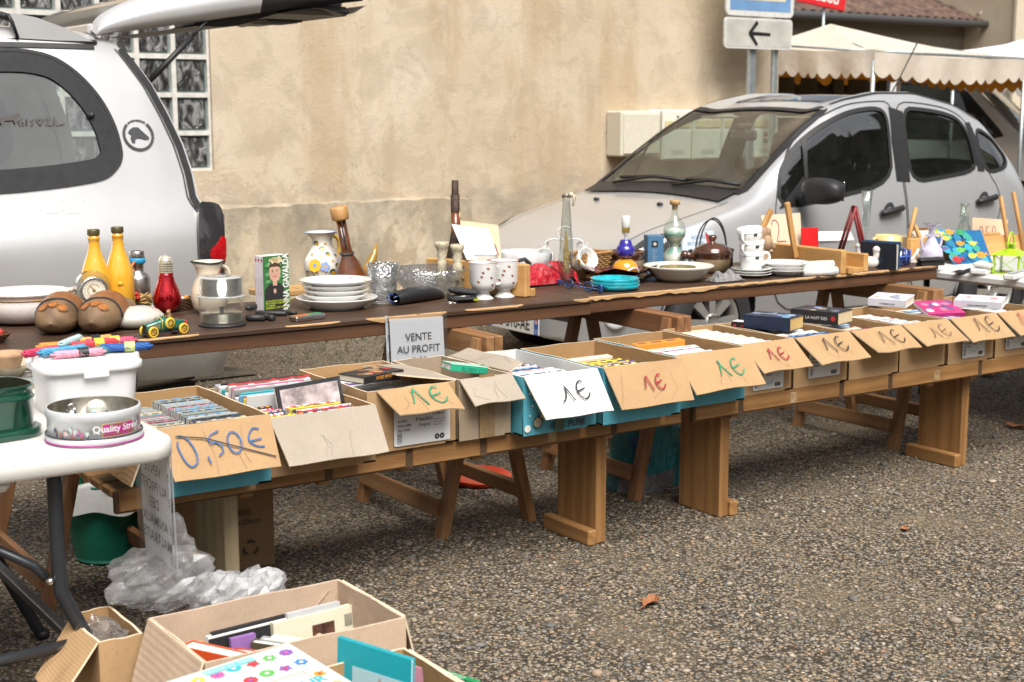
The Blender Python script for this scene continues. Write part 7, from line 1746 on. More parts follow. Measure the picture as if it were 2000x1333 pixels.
def mug(label, u, v, hrot, dy=0):
 p, k=rb(u, v, 20); t=thing("footed_mug", label, "mug", (p.x, p.y+dy, TZ), hrot, "white footed mugs with ladybirds"); q=MB()
 MP=[(0, 0), (20, 0), (20, 2), (13, 8), (11, 14), (22, 19), (26.5, 32), (28, 70), (28.5, 72), (27, 72), (23, 40), (14, 24), (0, 20)]
 q.lathe(LT(MP, k), PORC, 32); q.tube([(28*k*math.cos(s_), 28*k*math.sin(s_), 72*k)for s_ in np.linspace(0, 2*PI, 31)[:-1]], .9*k, M((.5, .2, .16), .3), 5, close=True)
 ca=math.atan2(-p.y, -p.x)-hrot
 for da, z in((-.35, 36), (-.1, 46), (.0, 54), (.35, 62), (.75, 30), (.62, 44)):
  X=on_lathe(MP, k, ca+da, z); q.disc(0, 0, 2.2*k, M((.22, .02, .01), .3), X, .0006, 10); q.disc(0, 0, .9*k, M((.5, .2, .02), .3), X, .0009, 8); q.stroke([(-3.4*k, 2*k), (3.4*k, -1*k)], .6*k, BLKP, X, .0004)
 q.build("cup", t)
 q=MB(); q.tube(catmull([(26*k, 0, 62*k), (40*k, 0, 62*k), (44*k, 0, 46*k), (34*k, 0, 30*k), (21*k, 0, 28*k)], 6), 2.8*k, PORC, 8); q.build("handle", t)
mug("white footed mug behind the other two, only its red rim showing", 953, 572, R(20), .03); mug("white footed mug at the right, touching the pine rack", 985, 583, R(150), .0); mug("white footed mug at the left with its handle turned right", 944, 587, R(-20), .0)
# red folded cloth
a=at(1064, 560, TZ); k=mpp(a)*1.1; q=MB(); RCL=mat_sack((.50, .008, .022), 6)
q.grid(lambda u, v:((-60+128*u)*k, (-18+40*v)*k, (4+.72*(22+26*math.sin(u*PI*.9)+9*math.sin(u*14+v*4))*math.sin(PI*min(1, max(0, v)))**.5*(1-.15*u))*k), 40, 14, RCL)
q.grid(lambda u, v:((40+30*u-26*v)*k, (-24+26*v)*k, (8+34*v+8*math.sin(u*5)*(1-v))*k), 14, 8, RCL); q.tube([(-60*k, 0, 46*k), (-40*k, -4*k, 50*k), (-30*k, -6*k, 40*k)], 4*k, SEAM, 6)
single(q, "red_umbrella", "folded bright red nylon umbrella lying over the rack end", "umbrella", (a.x+.01, a.y+.035, TZ))
p, k=rb(1026, 540, 46); q=MB(); FROST=M((.66, .68, .68), .2, alpha=.6)
q.lathe(LT([(0, 1), (26, 1), (34, 8), (44, 36), (50, 58), (48, 58), (42, 36), (30, 11), (0, 8)], k), FROST, 48, fn=lambda a, z:1+(.05*abs(math.sin(a*6)))*min(1, z/(30*k))); single(q, "frosted_bowl", "frosted glass bowl with wavy rim behind the red umbrella", "bowl", pu(1022, 4.79, TZ))
# mug tree with hanging cups
p=at(1100, 535, TZ); p=pu(1102, 4.76, TZ); k=mpp(p); t=thing("cup_stand", "white wire stand for hanging flowered cups", "cup stand", p, R(-30)); q=MB(); WW_=M((.66, .66, .64), .35)
q.tube([(-28*k, 0, 2*k), (28*k, 0, 2*k)], 2*k, WW_, 6); q.tube([(0, -24*k, 2*k), (0, 24*k, 2*k)], 2*k, WW_, 6); q.tube([(0, 0, 0), (0, 0, 78*k)], 2*k, WW_, 6)
q.tube(catmull([(0, 0, 76*k), (-12*k, 0, 84*k), (-14*k, 0, 96*k), (0, 0, 104*k), (14*k, 0, 98*k), (10*k, 0, 84*k), (0, 0, 78*k)], 6), 1.8*k, WW_, 6)
for s_ in(-1, 1):q.tube(catmull([(0, 0, 78*k), (s_*24*k, 0, 80*k), (s_*36*k, 0, 74*k), (s_*38*k, 0, 62*k), (s_*44*k, 0, 66*k), (s_*44*k, 0, 72*k)], 5), 1.6*k, WW_, 6)
q.build("wire_frame", t)
for s_, lab in((-1, "white flowered cup hanging at the left of the wire stand"), (1, "white flowered cup hanging right of the tall glass bottle")):
 c_=t.matrix_basis.copy();
 hp=Vector(p)+Matrix.Rotation(R(-30), 3, 'Z')@Vector((s_*38*k, 0, 20*k)); cu=thing("hanging_cup", lab, "cup", hp, R(-30), "flowered cups on the wire stand"); X=TR(0, 0, 16*k, R(62), 0, R(-24 if s_<0 else 30)); q=MB(); CP=[(0, -18), (12, -18), (15, -14), (20, 4), (22, 18), (20.5, 18), (18, 4), (13, -12), (0, -15)]
 q.lathe(LT(CP, k), PORC, 28, X); ca=math.atan2(-hp.y, -hp.x)
 for i in range(16):
  a_=i*2.4; z=-8+(i*5)%22; r_=np.interp(z, [-14, 4, 18], [15, 20, 22]); q.disc(0, 0, (3.5+i%3)*k, (YF, OF, M((.62, .22, .16), .3))[i%3], X@FR((r_*k*1.02*math.cos(a_), r_*k*1.02*math.sin(a_), z*k), (-math.sin(a_), math.cos(a_), 0), (0, 0, 1)), .0003, 8)
 q.build("cup", cu); q=MB(); q.tube([X@Vector(v)for v in catmull([(0, 20*k, 12*k), (0, 36*k, 12*k), (0, 38*k, -2*k), (0, 17*k, -6*k)], 6)], 2.6*k, PORC, 7); q.build("handle", cu)
 # tall clear bottle with dried stems
p, k=rb(1114, 560, 17); p.y+=.03; t=thing("tall_bottle", "tall tapering clear glass bottle with dried flowers and string bow", "bottle", p); q=MB()
q.lathe(LT([(0, 1), (15, 1), (16.5, 4), (15, 50), (11, 110), (7.5, 160), (7, 172), (8.5, 173), (8.5, 178), (6.5, 178), (6.5, 160), (10, 110), (14, 50), (14.5, 6), (0, 5)], k), glass((.965, .985, .975), 0, 1.35), 28); q.build("bottle_glass", t)
q=MB(); DRY=M((.52, .36, .14), .8, var=.3, scale=60)
for i in range(16):a=i*1.1; x, y=6*k*math.cos(a), 6*k*math.sin(a); q.tube([(x, y, 4*k), (x*.8, y*.8, 40*k), (x*.3, y*.3, (70+5*(i%9))*k)], .8*k, DRY, 4); q.ball((x*.7, y*.7, (24+(i*7)%48)*k), 3*k, DRY, 4, (1, 1, 1.6))
q.build("dried_flowers", t)
q=MB(); STG_=M((.66, .58, .44), .8); q.lathe(LT([(9, 170), (9.4, 172), (9, 175)], k), M((.12, .09, .06), .5), 14); q.ball((7*k, -6*k, 176*k), 4.5*k, STG_, 6); q.tube([(8*k, -6*k, 176*k), (14*k, -6*k, 168*k), (12*k, -6*k, 154*k)], 2*k, STG_, 6); q.tube([(8*k, -6*k, 176*k), (18*k, -6*k, 172*k), (17*k, -6*k, 164*k)], 1.8*k, STG_, 6); q.build("string_bow", t)
p=at(1146, 545, TZ); k=mpp(p); q=MB(); WK=WICK((.42, .23, .085))
def sqr(a, hw):
 c, s_=math.cos(a), math.sin(a); m_=max(abs(c), abs(s_)); e=.8; return(hw*(c/m_*e+c*(1-e)), hw*.62*(s_/m_*e+s_*(1-e)))
for j in range(11):
 hw=(30+11*j/10)*k
 q.tube([(*(sqr(a, hw+1.2*k*math.cos(a*16+PI*(j%2)))), (2+j*4.2)*k)for a in np.linspace(0, 2*PI, 65)[:-1]], 2.6*k, WK, 5, close=True)
q.add([(*sqr(a, 31*k), 2*k)for a in np.linspace(0, 2*PI, 33)[:-1]], [tuple(range(32))], WK); q.tube([(*sqr(a, 42*k), 48*k)for a in np.linspace(0, 2*PI, 41)[:-1]], 3.4*k, WK, 6, close=True)
single(q, "wicker_basket", "rectangular honey-coloured wicker basket behind the tall bottle", "basket", (p.x+.06, p.y+.06, TZ), (0, 0, R(10)))
# blue spectacles
a=at(1092, 562, TZ); b=at(1172, 574, TZ); k=mpp(a); d=b-a; t=thing("spectacles", "translucent blue spectacles folded at the table joint", "spectacles", a, math.atan2(d.y, d.x)); Lx=d.length; BLT=M((.012, .055, .17), .12, coat=.6); q=MB()
for s_ in(.25, .72):q.tube([(Lx*s_+.026*math.cos(x), -.001, .021+.017*math.sin(x))for x in np.linspace(0, 2*PI, 21)[:-1]], .0028, BLT, 6, close=True)
q.tube([(Lx*.44, -.001, .026), (Lx*.5, -.002, .03), (Lx*.55, -.001, .026)], .0028, BLT, 6); q.tube([(.0, 0, .03), (.02, .03, .012), (Lx*.9, .035, .008)], .0026, BLT, 6); q.tube([(Lx, 0, .03), (Lx+.006, .03, .02), (.12*Lx, .045, .014)], .0026, BLT, 6); q.box(-.012, .01, -.004, .004, .012, .034, BLT, .003); q.box(Lx-.012, Lx+.014, -.006, .006, .004, .036, BLT, .004); q.build("frame", t)
q=MB()
for s_ in(.25, .72):q.disc(0, 0, .025, glass_thin((.55, .68, .85)), TR(Lx*s_, 0, .021, R(90)), 0, 20, .66)
q.build("lenses", t)
TQ=glass((.02, .50, .60), .12, 1.35, .3, 60)
p, k=rb(1201, 572, 48); z=0
for i in range(3):
 q=MB(); r_=(49-i*.6)*k; q.lathe([(0, .001), (r_*.8, .001), (r_*.93, 4*k), (r_, 11*k), (r_*.98, 11.4*k), (r_*.9, 5*k), (r_*.78, 2.4*k), (0, 2.4*k)], M((.015, .36, .43), .1, var=.45, scale=18, coat=.6), 36)
 single(q, "glass_plate", ["turquoise glass plate at the bottom of its stack of three", "turquoise glass plate in the middle of its stack of three", "topmost turquoise glass plate of its stack of three"][i], "plate", (p.x, p.y, TZ+z), (0, 0, i)); z+=6*k
 # square wine-red dishes
p=at(1228, 553, TZ); k=mpp(p)
for i in range(2):
 q=MB(); h_=66*k; WR_=M((.10, .010, .018), .12, var=.5, scale=25, coat=.7)
 q.grid(lambda u, v:((u-.5)*2*h_, (v-.5)*2*h_*.72, (4+20*max(abs(u-.5), abs(v-.5))**2*4*(.35+.65*min(abs(u-.5), abs(v-.5))*2))*k), 16, 16, WR_); q.grid(lambda u, v:((u-.5)*2*h_, (v-.5)*2*h_*.72, (.5+20*max(abs(u-.5), abs(v-.5))**2*4*(.35+.65*min(abs(u-.5), abs(v-.5))*2))*k), 16, 16, M((.03, .008, .01), .2))
 single(q, "square_dish", ["lower of two square wine-red dishes with raised corners", "upper of two square wine-red dishes with raised corners"][i], "dish", (p.x+.01-.012*i, p.y+.045+.008*i, TZ+i*11*k), (0, 0, R(8)))
 # lamp base
p, k=rb(1221, 541, 24); p.y+=.0; p=pu(1221, 4.60, TZ); k=mpp(p); t=thing("table_lamp", "shadeless lamp of an orange ball and a blue ball with white socket", "lamp", p); q=MB()
q.ball((0, 0, 22*k), 26*k, M((.66, .27, .015), .08, var=.05, coat=.8), 14, (1, 1, .84)); q.build("orange_ball", t); q=MB(); q.ball((0, 0, 58*k), 19*k, M((.030, .02, .26), .08, coat=.8), 12, (1, 1, .86)); q.lathe(LT([(13, 70), (11, 78), (9, 80), (0, 80)], k), M((.030, .02, .26), .1, coat=.8), 20); q.build("blue_ball", t)
q=MB(); q.lathe(LT([(3, 78), (3, 88), (7, 92), (7.5, 104), (8.5, 106), (8.5, 124), (7.5, 126), (0, 126)], k), M((.70, .70, .67), .4), 20); q.lathe(LT([(7.6, 94), (7.8, 95), (7.8, 103), (7.6, 104)], k), GOLD, 18); q.build("socket", t)
q=MB(); q.tube(catmull([(20*k, -20*k, 4*k), (4*k, -30*k, 26*k), (-14*k, -30*k, 24*k), (-30*k, -26*k, 10*k)], 6), 2*k, WHITE, 6); q.build("cable", t)
def brown_pot(label, u, v, rpx, lid, y=None):
 p, k=rb(u, v, rpx)
 if y:p=pu(u, y, TZ); k=mpp(p)
 t=thing("stoneware_pot", label, "pot", p, R(160), "brown glazed stoneware pots"); B1=M((.075, .028, .014), .1, var=.5, scale=12, coat=.7); B2=M((.26, .19, .11), .3, var=.4, scale=20); q=MB()
 q.lathe(LT([(0, 0), (26, 0), (32, 6), (36, 20), (36, 28)], k), B2, 32); q.lathe(LT([(36, 28), (36, 34), (38, 38), (38, 44), (34, 45), (31, 38), (30, 20), (0, 8)], k), B1, 32); q.build("pot_body", t)
 q=MB(); q.tube([(32*k, 0, 28*k), (46*k, 0, 34*k), (56*k, 0, 36*k)], 7*k, B1, 10, radii=[5*k, 7*k, 9*k]); q.ball((57*k, 0, 36*k), 9*k, B1, 8); q.build("handle", t)
 if lid:q=MB(); q.lathe(LT([(36, 44), (34, 49), (20, 56), (7, 58), (5, 62), (9, 68), (7, 73), (0, 74)], k), B1, 30); q.build("lid", t)
brown_pot("lidless brown stoneware pot with stub handle behind the lamp", 1222, 520, 38, False, 4.80); brown_pot("lidded brown stoneware pot in front of the wire basket", 1390, 530, 36, True, 4.62)
p=at(1256, 528, TZ); k=mpp(p); t=thing("plastic_tub", "clear plastic box of dark beads with a red handle, right of lamp", "plastic box", (p.x+.06, p.y+.06, TZ), R(5)); q=MB(); q.box(-26*k, 30*k, -16*k, 20*k, 0, 34*k, glass_thin((.85, .87, .87), .05, .12), 4*k); q.build("tub", t); q=MB(); q.box(-22*k, 26*k, -13*k, 16*k, k, 16*k, M((.06, .04, .05), .5, var=.9, scale=300), 2*k); q.build("beads", t); q=MB(); q.tube([(-20*k, -17*k, 35*k), (6*k, -17*k, 36*k), (12*k, -17*k, 32*k), (12*k, -17*k, 4*k)], 2.4*k, M((.55, .015, .03), .4), 6); q.build("red_handle", t)
p=at(1276, 528, TZ); p=pu(1278, 4.74, TZ); k=mpp(p); t=thing("blue_carton", "upright blue carton with a small dark square, behind the lamp", "carton", p, R(-26)); q=MB(); BL_=M((.055, .15, .27), .5, var=.05); q.box(-16*k, 16*k, -8*k, 26*k, 0, 74*k, BL_, .8*k)
X=FR((-16*k, -8.4*k, 0), (1, 0, 0), (0, 0, 1)); q.poly([(8*k, 52*k), (20*k, 52*k), (20*k, 64*k), (8*k, 64*k)], BLKP, X, .3*k); q.disc(14*k, 58*k, 3.5*k, M((.5, .5, .5), .5), X, .6*k, 7)
for i in range(7):q.stroke([(9*k, (46-i*4)*k), ((20-i%3*2)*k, (46-i*4)*k)], 1*k, M((.3, .38, .48), .5), X, .4*k)
q.build("carton_body", t)
# double-bulb bottle of coloured sand
p, k=rb(1318, 536, 24); p=Vector((p.x+.02, p.y+.03, TZ)); k=mpp(p)*.97; t=thing("sand_bottle", "hourglass-shaped corked bottle of green and cream layered sand", "bottle", p); q=MB()
SBP=[(0, 0), (17, 0), (22, 8), (25, 22), (22, 36), (12, 48), (9, 52), (14, 60), (22, 72), (23, 84), (19, 98), (10, 108), (6.5, 114), (6.5, 132), (7.5, 133)]
q.lathe(LT(SBP, k), THIN, 32); q.build("bottle_glass", t)
q=MB(); inn=[(max(r_-1.2, 0), z)for r_, z in SBP]
def mat_sand():
 m, nt, b, o=newmat("layered_sand"); c=coords(nt, rand=False); s=N(nt, "ShaderNodeSeparateXYZ"); L(nt, c, s.inputs[0]); n=noise(nt, c, 40, 4); ad=N(nt, "ShaderNodeMath", operation='MULTIPLY_ADD', i_1=.03, i_2=-.015); L(nt, n, ad.inputs[0]); a2=N(nt, "ShaderNodeMath", operation='ADD'); L(nt, s.outputs[2], a2.inputs[0]); L(nt, ad.outputs[0], a2.inputs[1]); mm=N(nt, "ShaderNodeMath", operation='DIVIDE', i_1=140*k); L(nt, a2.outputs[0], mm.inputs[0])
 cl=ramp(nt, mm.outputs[0], [(0, (.10, .26, .22)), (.07, (.62, .58, .46)), (.24, (.66, .63, .54)), (.32, (.16, .34, .28)), (.42, (.6, .55, .42)), (.5, (.62, .55, .40)), (.54, (.08, .25, .20)), (.62, (.62, .62, .56))]); L(nt, cl, b.inputs["Base Color"]); b.inputs["Roughness"].default_value=.5; b.inputs["Coat Weight"].default_value=.5
 w=N(nt, "ShaderNodeTexWave", bands_direction='DIAGONAL'); w.inputs["Scale"].default_value=45; L(nt, c, w.inputs["Vector"]); bump(nt, b, w.outputs[0], .25, .004); return m
q.lathe(LT([x for x in inn if x[1]<90]+[(0, 90)], k), mat_sand(), 28); q.build("sand", t)
q=MB(); q.lathe(LT([(5, 124), (6, 134), (10, 135), (10.5, 143), (9.5, 144), (0, 144)], k), CORK, 18); q.build("cork", t)
sheet("picture_book", "pale blue book with a white picket fence picture, behind the sand bottle", "book", [(1332, 512, 4.80), (1396, 508, 4.80), (1394, 450, 4.84), (1334, 454, 4.84)], M((.52, .60, .66), .4), .012, lambda q, X, w_, h_:(q.text("ROCHES", h_*.16, M((.10, .16, .32), .5), X@TR(w_*.62, h_*.72, .001)), q.text("BRUYANTES", h_*.16, M((.10, .16, .32), .5), X@TR(w_*.5, h_*.52, .001), sx=.8), [q.poly([(w_*(.2+i*.1), 0), (w_*(.26+i*.1), 0), (w_*(.26+i*.1), h_*.3), (w_*(.23+i*.1), h_*.38), (w_*(.2+i*.1), h_*.3)], WHITE, X, .001)for i in range(7)], q.poly([(w_*.86, h_*.3), (w_*.97, h_*.2), (w_*.97, h_*.8), (w_*.84, h_*.95)], REDC, X, .0014)))
# shallow cream bowl with gold dish, crystal ashtray
p, k=rb(1331, 558, 68); p.y+=.02; q=MB(); q.lathe(LT([(0, 1), (36, 1), (40, 0), (50, 8), (66, 26), (70, 30), (68, 31), (50, 12), (36, 7), (0, 7)], k), M((.66, .64, .56), .15, var=.03, coat=.4), 40); single(q, "cream_bowl", "shallow cream bowl holding a small gilt dish", "bowl", p)
q=MB(); q.lathe(LT([(0, 0), (28, 0), (32, 4), (36, 20), (34, 20), (29, 5), (0, 4)], k), M((.36, .29, .14), .35, .5, var=.5, scale=90), 32); single(q, "gilt_dish", "small speckled gold dish standing in the cream bowl", "dish", (p.x-.005, p.y, TZ+8*k))
p=pu(1318, 4.62, TZ); k=mpp(p); q=MB(); q.lathe(LT([(0, 0), (40, 0), (46, 14), (43, 14), (36, 5), (0, 5)], k), CUT, 40, fn=lambda a, z:1+.03*math.cos(a*16)); single(q, "crystal_ashtray", "low crystal dish behind the cream bowl", "dish", (p.x, p.y, TZ))
# wire basket with two arched handles
p=at(1392, 522, TZ); p=pu(1388, 4.76, TZ); k=mpp(p); t=thing("wire_basket", "black wire basket with two tall arched handles", "basket", p, R(-8)); q=MB(); WB=M((.035, .028, .022), .45, .5)
for z in(2, 34):q.tube([(48*k*math.cos(a), 26*k*math.sin(a), z*k)for a in np.linspace(0, 2*PI, 41)[:-1]], 1.6*k, WB, 5, close=True)
for i in range(44):a=i*2*PI/44; q.tube([(48*k*math.cos(a), 26*k*math.sin(a), 2*k), (48*k*math.cos(a+.1), 26*k*math.sin(a+.1), 34*k)], .9*k, WB, 4); q.tube([(48*k*math.cos(a)+2.4*k*math.cos(s_), 26*k*math.sin(a), 34*k+2.4*k*math.sin(s_))for s_ in np.linspace(0, 2*PI, 8)[:-1]], .7*k, WB, 4, close=True)
for j in range(7):q.tube([(-44*k, (-20+j*7)*k, 2*k), (44*k, (-20+j*7)*k, 2*k)], .9*k, WB, 4)
q.build("wire_body", t)
for x0, x1, y in((-46, 26, -14), (-18, 46, 14)):q=MB(); q.tube([((x0+x1)/2*k+(x1-x0)/2*k*math.cos(a), y*k, 30*k+66*k*math.sin(a))for a in np.linspace(0, PI, 28)], 1.5*k, WB, 6); q.build("handle", t)
q=MB()
for x, y, c_ in((-20, -5, SKY), (-8, 8, WHITE), (10, -2, YELL), (24, 6, ORNG), (30, -8, GREEN), (4, 10, SKY)):q.ball((x*k, y*k, 16*k), 11*k, c_, 6, (1, 1, .8))
single(q, "wrapped_sweets", "bright coloured packets inside the wire basket", "packets", p)
p=at(1425, 500, TZ); q=MB(); q.box(-.02, .10, 0, .018, 0, .085, RKX, .003); single(q, "rack_board", "orange pine board end behind the wire basket", "board", (4.40, 4.84, TZ))
# cups and saucers
p, k=rb(1467, 546, 40); z=0
for i in range(3):
 q=MB(); r_=40*k; q.lathe([(0, .001), (r_*.5, .001), (r_*.62, 2*k), (r_, 7*k), (r_*.98, 7.6*k), (r_*.6, 3.6*k), (0, 3*k)], PORC, 36); single(q, "saucer", ["lowest white saucer under the tea cups", "middle white saucer under the tea cups", "top white saucer carrying the stacked tea cups"][i], "saucer", (p.x, p.y, TZ+z), group=None); z+=5*k
def teacup(label, zz, tx, ty, dx=0, hr=0):
 t=thing("tea_cup", label, "cup", (p.x+dx, p.y, TZ+zz), hr, "stacked white tea cups"); t.rotation_euler=(tx, ty, hr); q=MB(); CPP=[(0, 0), (15, 0), (19, 3), (23, 20), (25, 38), (24, 38.5), (21.5, 20), (17, 5), (0, 3)]; q.lathe(LT(CPP, k), PORC, 32)
 q.tube([(24.2*k*math.cos(a), 24.2*k*math.sin(a), 30*k)for a in np.linspace(0, 2*PI, 33)[:-1]], .4*k, M((.3, .3, .32), .3), 4, close=True); ca=math.atan2(-p.y, -p.x)-hr
 for d in(-.1, .05):X=on_lathe(CPP, k, ca+.5+d, 27); q.disc(0, 0, 2.2*k, M((.05, .05, .06), .4), X, .0005, 8, 1.6)
 q.build("cup", t); q=MB(); q.tube(catmull([(23*k, 0, 33*k), (36*k, 0, 33*k), (38*k, 0, 20*k), (21*k, 0, 10*k)], 6), 3*k, PORC, 8); q.build("handle", t)
teacup("bottom white tea cup of the stack, handle to the right", 12*k, 0, 0, 0, R(-15)); teacup("middle white tea cup of the stack of three", 34*k, 0, R(2), 0, R(200)); teacup("tilted white tea cup on top of the stack", 58*k, R(4), R(8), -.004, R(205))
pw_=M((.66, .65, .58), .14, var=.03, coat=.4)
plates("", 1533, 543, 48, [(48, 12, PORC, "bottom white plate of the low stack beside the tea cups"), (48, 11, PORC, "middle white plate of the low stack beside the tea cups"), (49, 11, PORC, "top white plate of the low stack beside the tea cups")], None)
p=at(1425, 551, TZ); k=mpp(p); q=MB(); q.grid(lambda u, v:((-38+76*u)*k, (-14+36*v)*k, (2+(14+5*math.sin(u*17+v*6)+4*math.sin(u*31))*math.sin(PI*u)**.4*math.sin(PI*v)**.6)*k), 40, 16, mat_sack((.26, .25, .25), 8), smooth=True); single(q, "plastic_bag", "crumpled grey plastic bag lying before the tea cups", "plastic bag", (p.x, p.y+.02, TZ))
# carved wooden head
p, k=rb(1500, 530, 14); p=Vector((p.x+.02, p.y+.05, TZ)); k=mpp(p); q=MB(); CW=M((.36, .23, .14), .7, var=.35, scale=40, bmp=.5, bscale=120)
q.lathe(LT([(0, 0), (14, 0), (14, 6), (9, 14), (9, 34), (7, 42)], k), CW, 16, sx=1.1); q.ball((4*k, -2*k, 50*k), 14*k, CW, 10, (.9, 1, 1.25)); q.tube([(10*k, -6*k, 52*k), (19*k, -8*k, 44*k), (16*k, -7*k, 38*k)], 5*k, CW, 8)
for j, (x, z, r_)in enumerate(((-8, 62, 9), (0, 70, 10), (10, 70, 9), (-12, 52, 8), (14, 62, 6))):q.ball((x*k, 0, z*k), r_*k, CW, 7, (.8, .6, 1.2))
for sg in(-1, 1):q.ball((10*k, (-4+sg*6)*k, 53*k), 2.5*k, CW, 5)
single(q, "wooden_bust", "small carved wooden head figurine standing before the cardboard sign", "figurine", p)
# second rack with sticks and sign
e0=at(1660, 535, TZ); t=thing("plank_rack", "orange pine trough with upright sticks and a 2 sign behind it", "rack", (e0.x, e0.y, TZ), 0)
q=MB(); q.box(-.60, -.02, .0, .03, 0, .095, RKX, .004); q.build("side_board", t)if 0 else None
q=MB(); q.box(-.055, -.022, 0, .48, 0, .105, RKY, .004); q.build("side_board", t); q=MB(); q.box(.10, .13, .01, .48, 0, .08, RKY, .004); q.build("side_board", t); q=MB(); q.box(-.02, .10, .01, .47, .001, .02, RKY, .002); q.box(-.02, .012, -.012, .004, 0, .03, RKX, .002); q.build("base_board", t)
def stick(u0, v0, u1, v1, y, w_=.013):
 a, b=aty(u0, v0, y)-Vector((e0.x, e0.y, TZ)), aty(u1, v1, y)-Vector((e0.x, e0.y, TZ)); d=b-a; q=MB(); X=FR(a, d.cross(Vector((0, 1, 0))), (0, 1, 0));
 q.box(-w_, w_, -.008, .008, 0, d.length, RKZ, .002, X if X.to_3x3().col[2].dot(d)>0 else X@Matrix.Scale(-1, 4, (0, 0, 1))); q.disc(0, 0, .003, SILVM, X@TR(0, -.0085, 0))if 0 else None; return q.build("stick", t)
stick(1554, 504, 1537, 396, 4.50); stick(1478, 470, 1507, 410, 4.62)
sheet("cardboard_sign", "beige cardboard sign with a hand-written red 2 between the rack sticks", "cardboard sign", [(1498, 492, 4.66), (1567, 488, 4.66), (1563, 416, 4.72), (1486, 421, 4.72)], kraft((.56, .47, .34)), .004, lambda q, X, w_, h_:(q.stroke([(p_.x*w_, p_.y*h_)for p_ in catmull([(.28, .72, 0), (.34, .84, 0), (.44, .82, 0), (.47, .65, 0), (.40, .42, 0), (.34, .26, 0), (.42, .26, 0), (.60, .25, 0)], 5)], .0035, INK['red'], X, .003), q.stroke([(.80*w_, .62*h_), (.72*w_, .5*h_), (.74*w_, .3*h_), (.83*w_, .25*h_)], .0035, INK['red'], X, .003)))
def slabbox(name, label, cat, u, v, y, w_, d_, h_, mat, rot=(0, 0, 0), bev=.002):
 p=aty(u, v, y); q=MB(); q.box(-w_/2, w_/2, 0, d_, 0, h_, mat, bev); return single(q, name, label, cat, p, rot)
slabbox("red_folder", "glossy red folder standing in the rack beside the 2 sign", "folder", 1583, 498, 4.62, .085, .012, .125, M((.55, .012, .015), .25), (R(-6), 0, R(-20)))
slabbox("white_tray", "white flat carton lying behind the blue binder", "carton", 1630, 470, 4.84, .22, .02, .065, M((.66, .66, .64), .5), (R(-50), 0, R(-20)))
# A-shaped red wooden frame
t=thing("red_easel", "dark red wooden frame standing open like a letter A", "frame", (0, 0, 0)); a0, a1, a2=aty(1645, 490, 4.66), aty(1672, 405, 4.62), aty(1692, 498, 4.58); t.location=a0; WRD=M((.22, .02, .02), .45, var=.2)
for s_, (A, B)in enumerate(((a0, a1), (a1, a2))):
 q=MB()
 for off in(0, .045):q.tube([A-a0+Vector((off*.6, off, 0)), B-a0+Vector((off*.6, off, 0))], .007, WRD, 4)
 q.tube([a1-a0, a1-a0+Vector((.027, .045, 0))], .007, WRD, 4); q.build("frame_side", t)
p=pu(1689, 4.72, TZ); k=mpp(p); q=MB(); q.lathe(LT([(0, 0), (14, 0), (4, 6), (3, 40), (8, 60), (8, 90), (11, 128), (10, 128), (7, 88), (6.5, 62), (0, 50)], k), glass((.93, .96, .96), 0, 1.35), 24); single(q, "champagne_flute", "tall clear glass flute vase beside the red frame", "vase", p)
# blue ring binder standing
a=at(1598, 542, TZ); b=at(1660, 538, TZ); t=thing("blue_binder", "dark blue folder standing on edge at the end of the rack", "folder", (4.92, 4.38, TZ), R(-72)); q=MB(); q.box(0, .17, 0, .003, 0, .125, M((.015, .06, .15), .35), .001, TR(0, .030, 0, R(-4))); q.box(0, .17, -.003, 0, 0, .12, M((.012, .018, .03), .35), .001, TR(0, 0, 0, R(3))); q.box(0, .003, 0, .03, 0, .122, M((.012, .05, .13), .35)); q.build("cover", t); q=MB(); q.box(.004, .165, .004, .026, .001, .112, M((.5, .46, .38), .8)); q.build("pages", t)
p=at(1608, 540, TZ); k=mpp(p); t=thing("rolled_napkins", "rolled white cloth napkins lying before the rack", "cloth", (p.x, p.y+.02, TZ), R(-14)); CLW=M((.66, .65, .62), .9, var=.08, bmp=.5, bscale=120)
for i, (y, z, l_)in enumerate(((0, 8, 38), (16, 8, 40), (8, 20, 34))):q=MB(); q.tube([(-l_*k, y*k, z*k), (0, y*k, z*k), (l_*k, (y+1)*k, z*k)], 9*k, CLW, 14); q.tube([((l_+.3)*k, (y+1+5*math.cos(a)*a/12)*k, (z+5*math.sin(a)*a/12)*k)for a in np.linspace(0, 12, 30)], .6*k, M((.45, .44, .42), .9), 4); q.build("napkin_roll", t)
def duck(label, u, v, sc, rz):
 p=at(u, v, TZ); k=mpp(p)*sc; q=MB(); DW=M((.64, .62, .58), .4, var=.1); q.ball((0, 0, 13*k), 14*k, DW, 10, (1.35, .95, .9)); q.tube(catmull([(10*k, 0, 16*k), (13*k, 0, 28*k), (12*k, 0, 36*k)], 4), 6*k, DW, 10); q.ball((13*k, 0, 38*k), 7.5*k, DW, 8); q.ball((21*k, 0, 37*k), 3.5*k, M((.6, .35, .1), .4), 6, (1.5, 1, .5)); q.ball((-18*k, 0, 20*k), 5*k, DW, 6, (1.5, .8, .6)); q.lathe(LT([(0, 0), (14, 0), (14, 2), (0, 2)], k), M((.12, .07, .04), .6), 18, sx=1.2); single(q, "duck_figurine", label, "figurine", (p.x, p.y+.02, TZ), (0, 0, rz))
duck("white duck figurine nearest to the blue folder", 1704, 527, 1.0, R(-35)); duck("small white and peach duck figurine behind the other duck", 1690, 508, .7, R(140))
